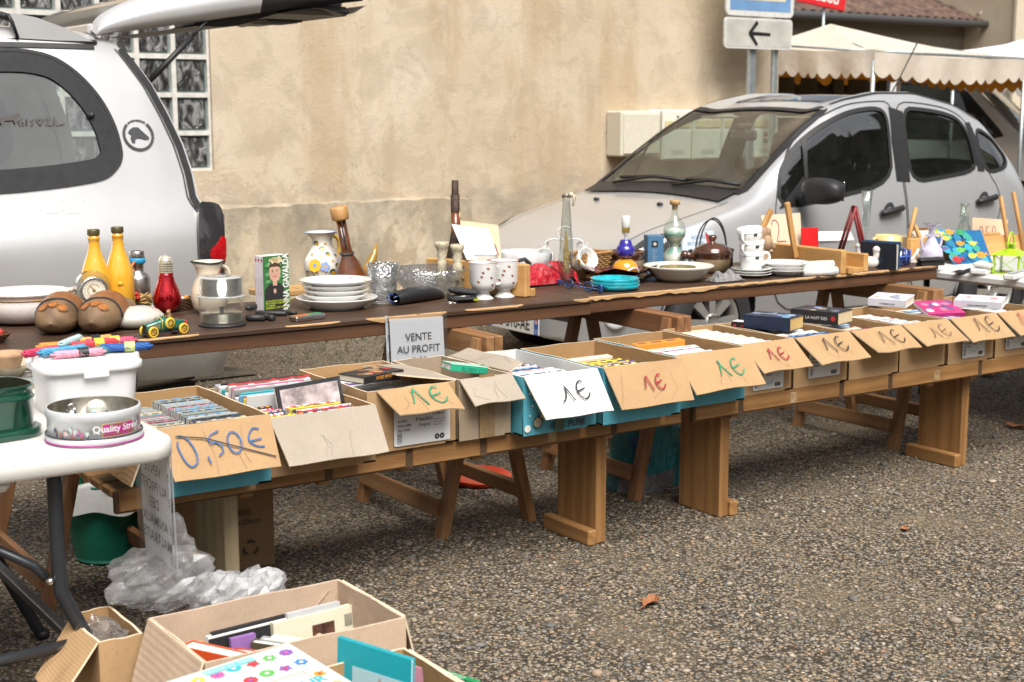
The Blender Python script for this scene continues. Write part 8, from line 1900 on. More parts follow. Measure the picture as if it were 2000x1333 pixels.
p, k=rb(1733, 492, 24); p=pu(1733, 4.80, TZ); k=mpp(p); t=thing("yellow_bowl", "pale yellow two-handled soup bowl at the back of the table", "bowl", p, R(-10)); q=MB(); YB=M((.66, .53, .23), .2, coat=.4); q.lathe(LT([(0, 0), (18, 0), (24, 8), (26, 34), (24, 34), (20, 8), (0, 5)], k), YB, 28); q.build("bowl", t)
for s_ in(-1, 1):q=MB(); q.tube([(s_*24*k, 0, 30*k), (s_*34*k, 0, 29*k), (s_*34*k, 0, 18*k), (s_*23*k, 0, 14*k)], 3*k, YB, 7); q.build("handle", t)
p, k=rb(1746, 521, 28); q=MB()
def oct_(a, z):return 1/max(math.cos(((a+PI/8)%(PI/4))-PI/8), .9)
BAG=glass((.30, .42, .85), .02, 1.35); q.lathe(LT([(0, 1), (28, 1), (29, 8), (29, 30), (25, 30), (24, 10), (0, 8)], k), BAG, 48, fn=oct_)
for i in range(8):a=i*PI/4; q.tube([(29*k*math.cos(a), 29*k*math.sin(a), 4*k), (29*k*math.cos(a), 29*k*math.sin(a), 31*k)], 2.6*k, M((.06, .12, .45), .1, coat=.7), 6)
q.tube([(28.5*k*math.cos(a)*oct_(a, 0), 28.5*k*math.sin(a)*oct_(a, 0), 18*k)for a in np.linspace(0, 2*PI, 33)[:-1]], 2*k, M((.06, .12, .45), .1, coat=.7), 6, close=True)
single(q, "blue_ashtray", "octagonal blue and clear glass ashtray near the ducks", "ashtray", p)
p, k=rb(1822, 512, 24); p=Vector((p.x+.02, p.y+.03, TZ)); k=mpp(p); t=thing("lilac_vase", "pale lilac glass amphora vase with frilled lip and curled handles", "vase", p); LIL=M((.52, .48, .60), .15, var=.25, scale=30, coat=.5); q=MB(); q.lathe(LT([(0, 0), (16, 0), (24, 6), (22, 20), (12, 34), (7, 44), (6, 58), (10, 66), (17, 70), (9, 66), (4, 58), (0, 40)], k), LIL, 30, fn=lambda a, z:1+.14*math.cos(a*6)*max(0, (z/k-60)/10)); q.build("vase_body", t)
for s_ in(-1, 1):q=MB(); q.tube(catmull([(s_*7*k, 0, 46*k), (s_*22*k, 0, 50*k), (s_*30*k, 0, 38*k), (s_*26*k, 0, 24*k), (s_*20*k, 0, 18*k)], 5), 2.4*k, LIL, 7); q.build("handle", t)
p=at(1782, 515, TZ); k=mpp(p); q=MB(); q.tube(catmull([(-16*k, 0, 10*k), (0, 0, 8*k), (16*k, 0, 8*k), (30*k, 2*k, 16*k)], 5), 8*k, PORC, 10, radii=list(np.interp(np.linspace(0, 1, 16), [0, .3, .8, 1], [.012, .013, .006, .002]))); q.tube([(28*k, 0, 14*k), (40*k, 0, 24*k)], 3*k, PORC, 6); q.ball((-14*k, 0, 10*k), 9*k, PORC, 7); single(q, "porcelain_fish", "white porcelain fish dish between blue ashtray and lilac vase", "dish", (p.x, p.y+.02, TZ), (0, 0, R(15)))
p=aty(1788, 498, 4.80); t=thing("box_of_papers", "low carton of white papers and folders behind the lilac vase", "carton", (p.x, 4.74, TZ), R(-8)); q=MB(); q.box(-.10, .12, 0, .10, 0, .075, M((.46, .40, .32), .8, var=.2, scale=20), .003); q.build("carton", t); q=MB()
for i, c_ in enumerate((PAPER, WHITE, BROWN, PINK, WHITE)):q.box(-.09+.01*i, .10-.012*i, .01+.015*i, .018+.015*i, .07, .09+.006*((i*2)%5), c_)
q.build("papers", t)
q=MB(); q.box(-.03, .07, 0, .05, 0, .05, PORC, .01); q.ball((.0, .02, .06), .02, PORC, 6); single(q, "white_gravy_boat", "white crockery piece behind the yellow bowl", "crockery", aty(1762, 492, 4.82), (0, 0, 0))
a=at(1825, 520, TZ); k=mpp(a); t=thing("clothes_brush", "black clothes brush lying bristles down near table end", "brush", (a.x, a.y+.025, TZ), R(-8)); q=MB(); q.box(-30*k, 32*k, -10*k, 10*k, 7*k, 16*k, BLACKPL, 4*k); q.build("back", t); q=MB(); q.box(-28*k, 30*k, -8*k, 8*k, 0, 7.2*k, M((.012, .012, .012), .9, var=.6, scale=400)); q.build("bristles", t)
# ---- on the right-hand white table (top at .735)
TW=.735
def fish(q, X, w_, h_):
 r_=random.Random(5)
 for i in range(26):q.disc(w_*r_.uniform(.1, .9), h_*r_.uniform(.1, .9), w_*.09, r_.choice([C(.02, .16, .30), C(.03, .30, .42), C(.02, .10, .25), C(.04, .28, .2), C(.05, .2, .42)]), X, .0004+i*.00002, 9)
 for x, y, c_, r2 in((.2, .85, YELL, .11), (.3, .72, YELL, .08), (.5, .85, ORNG, .1), (.55, .55, ORNG, .09), (.75, .8, GREEN, .11), (.45, .4, C(.12, .4, .08), .1), (.2, .2, REDC, .12), (.62, .22, YELL, .09), (.85, .5, C(.45, .42, .1), .09), (.85, .2, ORNG, .12), (.1, .5, PURP, .07), (.7, .62, C(.02, .05, .1), .06), (.35, .18, NAVY, .07)):
  q.disc(w_*x, h_*y, w_*r2, c_, X, .0014, 10, .62); q.poly([(w_*(x+r2*.8), h_*y), (w_*(x+r2*1.4), h_*y+w_*r2*.4), (w_*(x+r2*1.4), h_*y-w_*r2*.4)], c_, X, .0016); q.disc(w_*(x-r2*.5), h_*y, w_*r2*.12, BLKP, X, .0018, 6)
sheet("fish_picture", "picture board of colourful reef fish leaning back on the white table", "picture", [(1866, 526, 4.36), (1938, 512, 4.36), (1916, 450, 4.52), (1838, 450, 4.52)], M((.015, .12, .28), .3), .005, fish)
sheet("cardboard_sign", "cardboard sign reading 0,50€ in red pen behind fish picture", "cardboard sign", [(1899, 482, 4.72), (1962, 480, 4.72), (1969, 430, 4.74), (1899, 425, 4.74)], kraft((.58, .46, .32)), .004, lambda q, X, w_, h_:(q.text("0,50€", h_*.0001+.001, INK['red'], X), [q.stroke([(w_*(cx+.06*math.cos(a)), h_*(.42+.27*math.sin(a)))for a in np.linspace(1.8, 8.0, 20)], .003, INK['red'], X, .003)for cx in(.28, .68)], q.stroke([(w_*.53, h_*.68), (w_*.44, h_*.66), (w_*.43, h_*.5), (w_*.5, h_*.46), (w_*.52, h_*.3), (w_*.44, h_*.18)], .003, INK['red'], X, .003), q.stroke([(w_*.88, h_*.4), (w_*.81, h_*.34), (w_*.8, h_*.2), (w_*.88, h_*.14)], .003, INK['red'], X, .003), q.stroke([(w_*.78, h_*.27), (w_*.87, h_*.3)], .003, INK['red'], X, .003)))
t=thing("plank_rack", "orange pine trough with crossed sticks on the white table at right", "rack", (5.62, 4.38, TW), 0)
q=MB(); q.box(0, .7, .16, .19, 0, .10, RKX, .004); q.build("side_board", t); q=MB(); q.box(0, .7, .30, .33, 0, .10, RKX, .004); q.build("side_board", t); q=MB(); q.box(0, .7, .19, .30, .001, .02, RKX); q.build("base_board", t)
for x0, x1, y, h_ in((.0, .07, .34, .25), (.58, .48, .15, .30), (.70, .58, .15, .32), (.18, .08, .35, .16)):q=MB(); a=Vector((x0, y, 0)); b=Vector((x1, y, h_)); q.tube([a, b], .011, RKZ, 4); q.build("stick", t)
p=at(1990, 537, TW); k=mpp(p); t=thing("lime_lantern", "lime green metal candle lantern with glass panes at right edge", "lantern", (p.x, p.y+.05, TW), R(20)); LM=M((.36, .58, .02), .35); q=MB()
for x in(-1, 1):
 for y in(-1, 1):q.box(x*24*k-2*k, x*24*k+2*k, y*24*k-2*k, y*24*k+2*k, 0, 40*k, LM)
q.box(-26*k, 26*k, -26*k, 26*k, 0, 3*k, LM); q.add([(-30*k, -30*k, 38*k), (30*k, -30*k, 38*k), (30*k, 30*k, 38*k), (-30*k, 30*k, 38*k), (-8*k, -8*k, 50*k), (8*k, -8*k, 50*k), (8*k, 8*k, 50*k), (-8*k, 8*k, 50*k)], [(0, 1, 5, 4), (1, 2, 6, 5), (2, 3, 7, 6), (3, 0, 4, 7), (3, 2, 1, 0)], LM); q.box(-5*k, 5*k, -5*k, 5*k, 50*k, 58*k, LM); q.box(-10*k, 10*k, -10*k, 10*k, 57.9*k, 60*k, LM)
for x0, x1 in((-22, 22), (22, -22)):q.tube([(x0*k, -25*k, 3*k), (x1*k, -25*k, 37*k)], .9*k, LM, 4); q.tube([(-25*k, x0*k, 3*k), (-25*k, x1*k, 37*k)], .9*k, LM, 4)
q.build("frame", t); q=MB(); q.tube([(22*k*math.cos(a), 0, 50*k+32*k*math.sin(a))for a in np.linspace(0, PI, 16)], 1.6*k, LM, 6); q.build("handle", t); q=MB(); q.box(-22*k, 22*k, -22*k, 22*k, 4*k, 37*k, glass_thin((.9, .93, .93))); q.build("panes", t)
p=at(1932, 536, TW); k=mpp(p); t=thing("white_wallet", "white folded wallet lying before the fish picture", "wallet", (p.x, p.y+.03, TW), R(24)); q=MB(); q.box(-30*k, 30*k, -14*k, 20*k, 0, 12*k, PORC, 3*k); q.build("wallet", t); q=MB(); q.box(-28*k, 26*k, -16*k, 17*k, 14*k, 22*k, M((.66, .63, .56), .5), 2*k, TR(0, 0, 0, R(6))); q.build("flap", t)
p=at(1900, 533, TW); q=MB(); q.grid(lambda u, v:(-.07+.14*u, -.02+.05*v, .003+.014*math.sin(PI*u)*math.sin(PI*v)*(1+.4*math.sin(u*11))), 16, 6, LTH); single(q, "black_purse", "flat black purse beneath the white wallet", "purse", (p.x-.02, p.y+.02, TW), (0, 0, R(-10)))
p=at(1985, 548, TW); k=mpp(p); q=MB(); q.box(-24*k, 60*k, -10*k, 14*k, 0, 12*k, M((.6, .6, .58), .4), 3*k)
for i in range(4):q.lathe(LT([(8, 12.3), (6, 11.5), (0, 11)], k), M((.4, .4, .4), .5), 12, TR((-14+i*20)*k, 0, 1.2*k))
single(q, "egg_tray", "white plastic tray with round hollows by the green lantern", "tray", (p.x+.02, p.y+.03, TW), (0, 0, R(20)))
p=aty(1859, 500, 4.55); t=thing("green_capped_box", "small carton with lime green top behind fish picture", "carton", (p.x, 4.60, TW), 0); q=MB(); q.box(-.028, .028, 0, .05, 0, .125, C(.5, .45, .3), .003); q.build("carton", t); q=MB(); q.box(-.030, .030, -.002, .052, .125, .142, M((.36, .55, .03), .4), .003); q.build("green_top", t)
p=aty(1886, 500, 4.62); q=MB(); k=mpp(p); q.lathe(LT([(0, 0), (14, 0), (16, 6), (15, 50), (9, 66), (8, 96), (9, 97), (9, 102), (7, 102), (7, 66), (0, 50)], k), glass((.85, .9, .88), 0, 1.35), 20); single(q, "clear_bottle", "empty clear glass bottle behind the fish picture", "bottle", (p.x, 4.64, TW))

# ---- paper notices
def notice(q, X, w_, h_, lines, mirror=False, ink=None):
 ink=ink or M((.03, .03, .032), .6)
 for s, y, sz in lines:q.text(s, sz, ink, X@TR(w_*.52, h_*y, .0036), bold=.004, sx=.98)
LN=[("VENTE", .70, .036), ("AU PROFIT", .56, .036), ("DES", .42, .036), ("ANIMAUX", .28, .036), ("MALTRAITES", .14, .036)]
SLV=glass_thin((.93, .95, .97), .08, .03, .8)
def sleeve(label, P, mirror):
 o=P[0]; t=thing("paper_notice", label, "notice", o); P=[p-o for p in P]; w_=(P[1]-P[0]).length; h_=(P[3]-P[0]).length; X=FR((0, 0, 0), P[1]-P[0], P[3]-P[0]); q=MB()
 PAPN, nt, b, o_=newmat("thin_paper"); b.inputs["Base Color"].default_value=(.80, .81, .83, 1); b.inputs["Roughness"].default_value=.7; bump(nt, b, noise(nt, coords(nt), 14, 3), .25, .004)
 tl=N(nt, "ShaderNodeBsdfTranslucent"); tl.inputs[0].default_value=(.8, .81, .84, 1); ms=N(nt, "ShaderNodeMixShader"); ms.inputs[0].default_value=.4; L(nt, b.outputs[0], ms.inputs[1]); L(nt, tl.outputs[0], ms.inputs[2]); L(nt, ms.outputs[0], o_.inputs[0])
 q.grid(lambda u, v:X@Vector((w_*(.06+.90*u), h_*(.02+.94*v), .002*math.sin(u*7+v*4))), 10, 10, PAPN)
 notice(q, X, w_, h_, LN, mirror)if not mirror else[q.text(s, sz, M((.16, .16, .18), .8), X@TR(w_*.48, h_*y, .0035)@Matrix.Diagonal((-1, 1, 1, 1)), bold=.004)for s, y, sz in LN]
 q.build("paper", t); q=MB(); q.grid(lambda u, v:X@Vector((w_*u, h_*v, .0075+.0025*math.sin(u*9+v*5))), 10, 10, SLV)
 side=0 if not mirror else 1
 q.box(w_*(side*.96), w_*(side*.96+.04), 0, h_, -.004, -.003, M((.55, .57, .6), .5, alpha=.6), 0, X)
 for y in(.06, .09, .30, .33, .52, .55, .72, .75, .92, .95):q.box(w_*(.01+side*.965), w_*(.025+side*.965), h_*y, h_*y+.006+.004*(int(y*100)%2), .0065, .0068, SEAM, 0, X)
 q.build("plastic_sleeve", t)
tl_, tr_=aty(749, 618, 4.212), aty(868, 611, 4.212); wv_=tr_-tl_
sleeve("printed sale notice in a plastic sleeve taped to the dark table front", [tl_+Vector((0.0, -.03, -.297)), tr_+Vector((-.005, -.03, -.297)), tr_, tl_], False)

# ================================================================ wares on the left white table
TL=.74
def rrl(q, w_, d_, r, prof, mat, close=True):
# loft a rounded rectangle: prof = [(inset, z)]
 n_=None; V=[]
 for ins, z in prof:
  P=rrect(w_-2*ins, d_-2*ins, max(r-ins, .004), 6); n_=len(P); V+=[(x+ins-w_/2, y+ins-d_/2, z)for x, y in P]
 m_=len(prof); q.add(V, [(i*n_+k, i*n_+(k+1)%n_, (i+1)*n_+(k+1)%n_, (i+1)*n_+k)for i in range(m_-1)for k in range(n_)], mat, True)
 if close:q.add(V[-n_:], [tuple(range(n_))], mat)
GT=M((.004, .062, .035), .12, .3, var=.06, coat=.8)
p=at(-18, 862, TL); t=thing("green_tin", "glossy dark green oblong metal tin standing in its lid", "tin", (p.x-.01, p.y+.05, TL), R(8))
q=MB(); rrl(q, .235, .165, .06, [(.006, .018), (.006, .083), (.002, .086), (.002, .090), (.006, .093), (.006, .112), (.003, .114), (.004, .117), (.009, .117)], GT, False); rrl(q, .235, .165, .06, [(.009, .117), (.0075, .112), (.0075, .02)], M((.50, .45, .36), .25, 1., var=.2, scale=30)); q.build("tin_body", t)
q=MB(); rrl(q, .252, .182, .066, [(.004, .0), (.0, .003), (.0, .020), (.003, .022), (.008, .022)], GT); q.build("lid", t)
p, k=rb(185, 868, 92, TL); t=thing("round_tin", "round white sweet tin with magenta label holding small oddments", "tin", p); TWH=M((.60, .62, .64), .3, .2, var=.05)
q=MB(); q.lathe(LT([(86, 13), (88, 14), (88, 48), (90, 50), (90, 64), (88, 67), (86, 67)], k), TWH, 48); q.lathe(LT([(86, 67), (85, 64), (85, 16), (0, 16)], k), M((.42, .38, .30), .25, .9, var=.3, scale=40), 40); q.build("tin_body", t)
q=MB(); q.lathe(LT([(0, 0), (89, 0), (92, 3), (92, 15), (90, 16), (86, 16)], k), TWH, 48); q.tube([(92.3*k*math.cos(a), 92.3*k*math.sin(a), 4*k)for a in np.linspace(0, 2*PI, 61)[:-1]], 1.6*k, M((.35, .02, .22), .3), 5, close=True); q.tube([(91*k*math.cos(a), 91*k*math.sin(a), 17*k)for a in np.linspace(0, 2*PI, 61)[:-1]], 1.6*k, SEAM, 5, close=True); q.build("lid", t)
ca=math.atan2(-p.y, -p.x); q=MB(); rl=random.Random(8)
def tinpt(a, z, o=.6):return((88+o)*k*math.cos(a), (88+o)*k*math.sin(a), z*k)
for mat_, a0_, a1_, z0_, z1_, o in((M((.55, .40, .16), .3), ca+.16, ca+.94, 19, 45, .5), (M((.40, .012, .22), .35), ca+.18, ca+.92, 20.5, 43.5, .8)):
 n_=14; q.add([tinpt(a0_+(a1_-a0_)*i/n_, z, o)for z in(z0_, z1_)for i in range(n_+1)], [(i, i+1, n_+2+i, n_+1+i)for i in range(n_)], mat_, True)
def wraptext(s, size, z, mat, a_mid, o=1.1):
 v, f=text_geo(s, 0, .02); xs=[x for x, *_ in v]; w_=max(xs); q.add([tinpt(a_mid+(x-w_/2)*size/(88*k), z+y*size/k, o)for x, y, _ in v], f, mat)
wraptext("Quality Street", .0205, 29, M((.72, .70, .72), .4), ca+.55); wraptext("Mackintosh's", .009, 38.5, GOLD, ca+.55); wraptext("Chocolates & Toffees", .0095, 22.5, GOLD, ca+.55)
for _ in range(70):
 a=ca+rl.choice([rl.uniform(-.95, .1), rl.uniform(1.0, 1.3)]); z=19+abs(rl.gauss(0, 9)); s_=rl.uniform(1.5, 4); X=FR(tinpt(a, min(z, 43), .7), (-math.sin(a), math.cos(a), 0), (0, 0, 1)); q.disc(0, 0, s_*k, rl.choice([C(.30, .12, .08), C(.1, .22, .2), C(.5, .12, .3), C(.6, .4, .4), C(.06, .06, .12), C(.45, .55, .5)]), X, 0, 6, 1.5)
q.build("printed_band", t)
q=MB(); q.ball((0, 0, 21*k), 21*k, M((.66, .64, .56), .35, bmp=.5, bscale=420), 14); q.text("PINNACLE", 7*k, M((.10, .30, .22), .5), FR((-8*k, -19.6*k, 27*k), (1, -.35, 0), (0, .3, 1)))
single(q, "golf_ball", "white golf ball lying in the round sweet tin", "golf ball", (p.x+.012, p.y+.015, TL+.036))
q=MB(); q.ball((0, 0, 12*k), 12*k, M((.6, .57, .52), .12, 1.), 10, (1, 1, .9)); q.tube([(8*k*math.cos(a), -4*k, 26*k+6*k*math.sin(a))for a in np.linspace(0, 2*PI, 13)[:-1]], 2*k, SILVM, 5, close=True); single(q, "jingle_bell", "small silver bell in the round sweet tin, left of the golf ball", "bell", (p.x-.045, p.y+.01, TL+.045))
q=MB(); q.tube([(0, 0, 0), (0, 0, 26*k)], 5.5*k, M((.22, .36, .50), .25), 10, TR(0, 0, 0, R(-14), R(8))); single(q, "blue_lighter", "pale blue lighter standing in the round sweet tin", "lighter", (p.x-.012, p.y-.03, TL+.036))
for i, (x, y, c_, lab)in enumerate(((.02, -.03, M((.62, .25, .22), .5), "pale red trinket lying low in the round sweet tin"), (.06, 0, SKY, "blue strip of ribbon at the right inside the round tin"), (-.035, -.04, ORNG, "orange scrap at the left inside the round tin"))):q=MB(); q.grid(lambda u, v:(-.02+.04*u, -.008+.016*v, .004+.005*math.sin(u*6)), 8, 3, c_); single(q, "small_trinket", lab, "trinket", (p.x+x, p.y+y, TL+.044), (0, 0, i))
q=MB(); q.tube([(4*k*math.cos(a), 0, 9*k*math.sin(a))for a in np.linspace(0, 2*PI, 15)[:-1]], 1.2*k, M((.02, .10, .06), .4), 5, close=True); single(q, "green_ring", "green wire loop hanging on the golf ball", "ring", (p.x+.026, p.y-.01, TL+.05))
# white tub with embroidery threads on its lid
p=at(176, 805, TL); p.y+=.03; k=mpp(p); t=thing("plastic_tub", "square white plastic tub with lid, under the coloured threads", "tub", (p.x, p.y, TL), R(-2)); TUB=M((.70, .70, .70), .4, var=.03); hT=TL+.133-TL
q=MB(); rrl(q, .226, .19, .04, [(.016, 0), (.012, .01), (.003, .108)], TUB, False); q.add([(x-.1, y-.08, .002)for x, y in rrect(.2, .16, .03)], [tuple(range(28))[::-1]], TUB); q.build("tub_body", t)
q=MB(); rrl(q, .246, .21, .05, [(.012, .106), (.002, .107), (0, .11), (0, .123), (.003, .125), (.006, .126), (.006, .138), (.009, .143), (.016, .143), (.02, .140), (.05, .140)], TUB); q.box(-.03, .03, -.108, -.1, .095, .11, TUB, .003); q.build("lid", t)
tub=Vector((p.x, p.y, TL+.141))
SK=[((.55, .03, .10), -.085, .02, 20, "crimson"), ((.66, .26, .04), -.03, .055, -8, "orange"), ((.62, .04, .06), .03, .01, 4, "scarlet"), ((.72, .32, .42), -.03, -.06, -6, "light pink"), ((.06, .30, .50), -.055, -.02, 8, "sky blue"), ((.64, .08, .16), .075, .025, -14, "raspberry"), ((.03, .20, .20), .06, -.035, 14, "dark teal"), ((.02, .10, .36), .085, -.055, -20, "deep blue"), ((.42, .55, .58), -.02, .03, 50, "pale grey-blue"), ((.66, .34, .10), .04, .065, 12, "golden")]
for i, (c_, x, y, a, nm)in enumerate(SK):
 q=MB(); mt=M(c_, .55, var=.3, scale=90); rl=random.Random(i)
 for j in range(9):ph=j*.7; q.tube([((-.058+.116*s_)*(1-.03*(j%3)), (.006+.004*math.sin(s_*PI))*math.cos(ph+s_*7), .009+.007*math.sin(ph+s_*7))for s_ in np.linspace(0, 1, 16)], .0032, mt, 5)
 for e in(-1, 1):q.tube([(e*(.056+.008*math.cos(b)), .007*math.sin(b), .01)for b in np.linspace(0, 2*PI, 11)[:-1]], .0028, mt, 5, close=True)
 if i%2==1 or i==2:q.lathe([(.0125, -.012), (.0127, .012)], (BLACK, M((.5, .55, .18), .5), YELL)[i%3], 12, TR(.01, 0, .010, 0, R(90)))
 single(q, "thread_skein", "%s embroidery thread skein on the white tub lid"%nm, "thread", (tub.x+x, tub.y+y, tub.z+.004*(i%3)+(.008 if i>7 else 0)), (0, 0, R(a)), "embroidery skeins on the white tub")
TER=M((.42, .26, .15), .85, var=.3, scale=30, bmp=.2, bscale=200); TE2=M((.46, .38, .28), .8, var=.3, scale=25, bmp=.2, bscale=200); TE3=M((.40, .41, .33), .7, var=.2, scale=25)
def potv(label, u, v, r_, h_, mat, z=TL, tilt=0):
 p=at(u, v, z); k=mpp(p); q=MB(); q.lathe(LT([(0, 0), (r_*.72, 0), (r_*.92, h_*.68), (r_, h_*.7), (r_*1.02, h_), (r_*.93, h_), (r_*.66, h_*.1), (0, h_*.08)], k), mat, 28); return single(q, "terracotta_pot", label, "flower pot", p, (tilt, tilt*.6, 0), "terracotta pots at the left edge")
potv("lowest shallow terracotta bowl of the leaning stack at left edge", 12, 734, 44, 26, TE2); potv("middle shallow terracotta bowl of the leaning stack at left edge", 10, 730, 44, 26, TE2, TL+.022, R(7)); potv("upper shallow terracotta bowl of the leaning stack, pale rim", 8, 726, 45, 26, TE2, TL+.044, R(12)); potv("red-brown terracotta pot on top of the stack at left edge", 16, 716, 32, 28, TER, TL+.072)
potv("small terracotta saucer low beside the white tub", 80, 728, 22, 16, TER); potv("small terracotta pot under the pale green pot", 80, 726, 20, 20, TER, TL+.014); potv("pale green-grey little pot standing on top of small pots", 83, 722, 27, 34, TE3, TL+.032)
p=at(60, 752, TL); q=MB(); q.box(-.10, .08, -.06, .06, 0, .006, M((.66, .66, .64), .4), .002); q.tube([(-.1, -.06, .007), (.08, -.06, .007), (.08, .06, .007), (-.1, .06, .007)], .004, GOLD, 6, close=True); single(q, "gilt_tray", "white tray with gilt rim between pots and green tin", "tray", (p.x, p.y+.0, TL))
def crumple(q, c, r, mat, seed, sz=(1, 1, 1), n=26, amp=.3):
 rr=np.random.default_rng(seed); K=rr.normal(size=(7, 3))*3.2; ph=rr.random(7)*6
 def fn(u, v):
  a=2*PI*u; b=PI*v; d=np.array([math.sin(b)*math.cos(a), math.sin(b)*math.sin(a), -math.cos(b)]); s=1
  for i in range(7):s+=amp*(abs(math.sin(K[i]@d+ph[i]))-.6)*(.6 if i<3 else.3)
  return(c[0]+d[0]*r*s*sz[0], c[1]+d[1]*r*s*sz[1], c[2]+d[2]*r*s*sz[2])
 q.grid(fn, n*2, n, mat, smooth=False); return q
TEAB=glass_thin((.62, .82, .78), .25, .28)
p=at(25, 762, TL); q=MB(); crumple(q, (0, 0, .014), .05, TEAB, 3, (1.5, .6, .3)); single(q, "plastic_bag", "pale teal plastic bag crumpled behind the green tin", "plastic bag", (p.x-.02, p.y, TL+.004))
p=at(-8, 672, TZ); q=MB(); wick_lathe(q, .03, .05, .03, WICK((.12, .05, .02)), 6, 24)
for i, c_ in enumerate((REDC, ORNG, BROWN)):q.ball((.02*math.cos(i*2), .02*math.sin(i*2), .028), .014, c_, 5)
single(q, "wicker_bowl", "dark wicker bowl of red beads at the far left edge", "basket", (p.x, p.y+.03, TZ))
sleeve("printed sale notice seen from behind, hanging off the white table end", [Vector((1.128, 3.19, .428)), Vector((1.125, 2.975, .425)), Vector((1.122, 2.975, .722)), Vector((1.122, 3.19, .722))], True)

# ================================================================ cartons on the ground in the foreground
TN=kraft((.50, .37, .265)); TNI=kraft((.47, .345, .25))
def torn_rim(b):
 pass
f1=carton("big tan open carton of books on the ground, dented rim", 1.03, 1.495, 2.585, 2.90, 0.002, .362, TN, TNI, M((.60, .46, .34), .9, var=.2, scale=60), th=.006)
add_flap(f1, (-.004, .31, f1.h), (-.004, .005, f1.h), (-.105, -.03, -.27), TN, TNI, KRE, (.01, .01)); add_flap(f1, (f1.w+.004, .01, f1.h), (f1.w+.004, .30, f1.h), (.06, .01, -.20), TN, TNI, KRE, (.01, .01))
q=MB()
for pts in([(-.46, -.09), (-.36, -.075), (-.28, -.10), (-.2, -.07), (-.1, -.085), (-.03, -.02)], [(-.44, -.2), (-.3, -.17), (-.2, -.19), (-.06, -.14)]):q.tube([(f1.w+x, f1.d-.0078, f1.h+z)for x, z in pts], .0016, TNI, 4)
q.build("rim_creases", f1.t)
def stand(name, label, u, v, ztop, rz, w_, h_, t_, cover, pages=None, tilt=0., art=None, cat="book"):
# a closed book standing on its lower edge: x = width (spine at x = 0), y = thickness, z up to ztop at pixel (u, v) = top spine corner
 p=at(u, v, ztop); o=thing(name, label, cat, (p.x, p.y, ztop-h_*math.cos(tilt)), rz); o.rotation_euler=(tilt, 0, rz); q=MB(); q.box(0, w_, 0, .0025, 0, h_, cover, .0008); q.box(0, w_, t_-.0025, t_, 0, h_, cover, .0008); q.box(0, .0025, .0025, t_-.0025, 0, h_, cover)
 if art:art(q, FR((0, -.0005, 0), (1, 0, 0), (0, 0, 1)), w_, h_, t_)
 q.build("cover", o); q=MB(); q.box(.0026, w_-.004, .0026, t_-.0026, .003, h_-.004, pages or PAPW); q.build("page_block", o); return o
GRID_=lambda q, X, w_, h_, t_:([q.stroke([(w_*i/8, 0), (w_*i/8, h_*.7)], .001, REDC, X, .0004)for i in range(1, 8)], [q.stroke([(0, h_*i/12), (w_, h_*i/12)], .001, REDC, X, .0004)for i in range(1, 9)], q.box(0, w_, h_*.80, h_*.98, 0, .0006, BLACK, 0, X))
stand("book", "large black-topped album with red grid cover, rearmost in the tan carton", 417, 1252, .318, R(4), .30, .25, .016, WHITE, None, R(-6), GRID_)
stand("book", "black hardback edge standing at the back of the tan carton", 425, 1243, .322, R(4), .20, .25, .012, BLACK, None, R(-6))
stand("book", "grey plastic-covered album at the back of the tan carton", 572, 1206, .33, R(4), .14, .25, .012, M((.45, .46, .46), .2), None, R(-6))
stand("book", "cream cookery book with photo and bar code in the tan carton", 545, 1225, .32, R(3), .215, .26, .016, C(.62, .58, .44), None, R(-6), lambda q, X, w_, h_, t_:(q.poly([(w_*.45, h_*.72), (w_*.72, h_*.72), (w_*.72, h_*.9), (w_*.45, h_*.9)], M((.10, .045, .03), .4, var=.9, scale=40), X, .0006), q.disc(w_*.52, h_*.78, w_*.05, C(.6, .45, .3), X, .001, 10), [q.stroke([(w_*(.85+i*.012), h_*.82), (w_*(.85+i*.012), h_*.93)], .0012, LBK, X, .0006)for i in range(8)]))
stand("book", "purple paperback showing above red-and-white ones in the tan carton", 458, 1253, .312, R(2), .06, .2, .012, C(.26, .13, .36), None, R(-5))
def pback(label, u, v, zt, rz, w_, h_, t_, c_, tilt):return stand("book", label, u, v, zt, rz, w_, h_, t_, c_, PAPW, tilt)
pback("orange-red hardback with pale pages standing at left of the tan carton", 352, 1262, .325, R(-62), .15, .2, .04, C(.62, .085, .02), R(0)); pback("slim white booklet beside the orange-red hardback", 412, 1275, .30, R(-62), .14, .2, .012, WHITE, R(0))
pback("red and blue paperback with fanned white pages in the tan carton", 460, 1268, .298, R(-50), .11, .2, .025, C(.40, .06, .04), R(6)); pback("dark green-brown paperback in the middle of the tan carton", 498, 1248, .305, R(-55), .12, .2, .02, C(.10, .085, .05), R(6)); pback("grey paperback leaning beside the cream cookery book", 520, 1240, .308, R(-55), .12, .2, .016, GREYC, R(8)); pback("white paperback with bent cover beside the cream cookery book", 540, 1238, .31, R(-55), .12, .2, .018, WHITE, R(8))
f2b=carton("tan open carton in front, holding children's books, cut off by lower edge", .96, 1.415, 2.10, 2.455, 0.002, .352, TN, KRI, KRE, th=.006)
add_flap(f2b, (f2b.w+.004, .02, f2b.h), (f2b.w+.004, .34, f2b.h), (.03, 0, -.05), KR, KRI, KRE, (.01, .02));
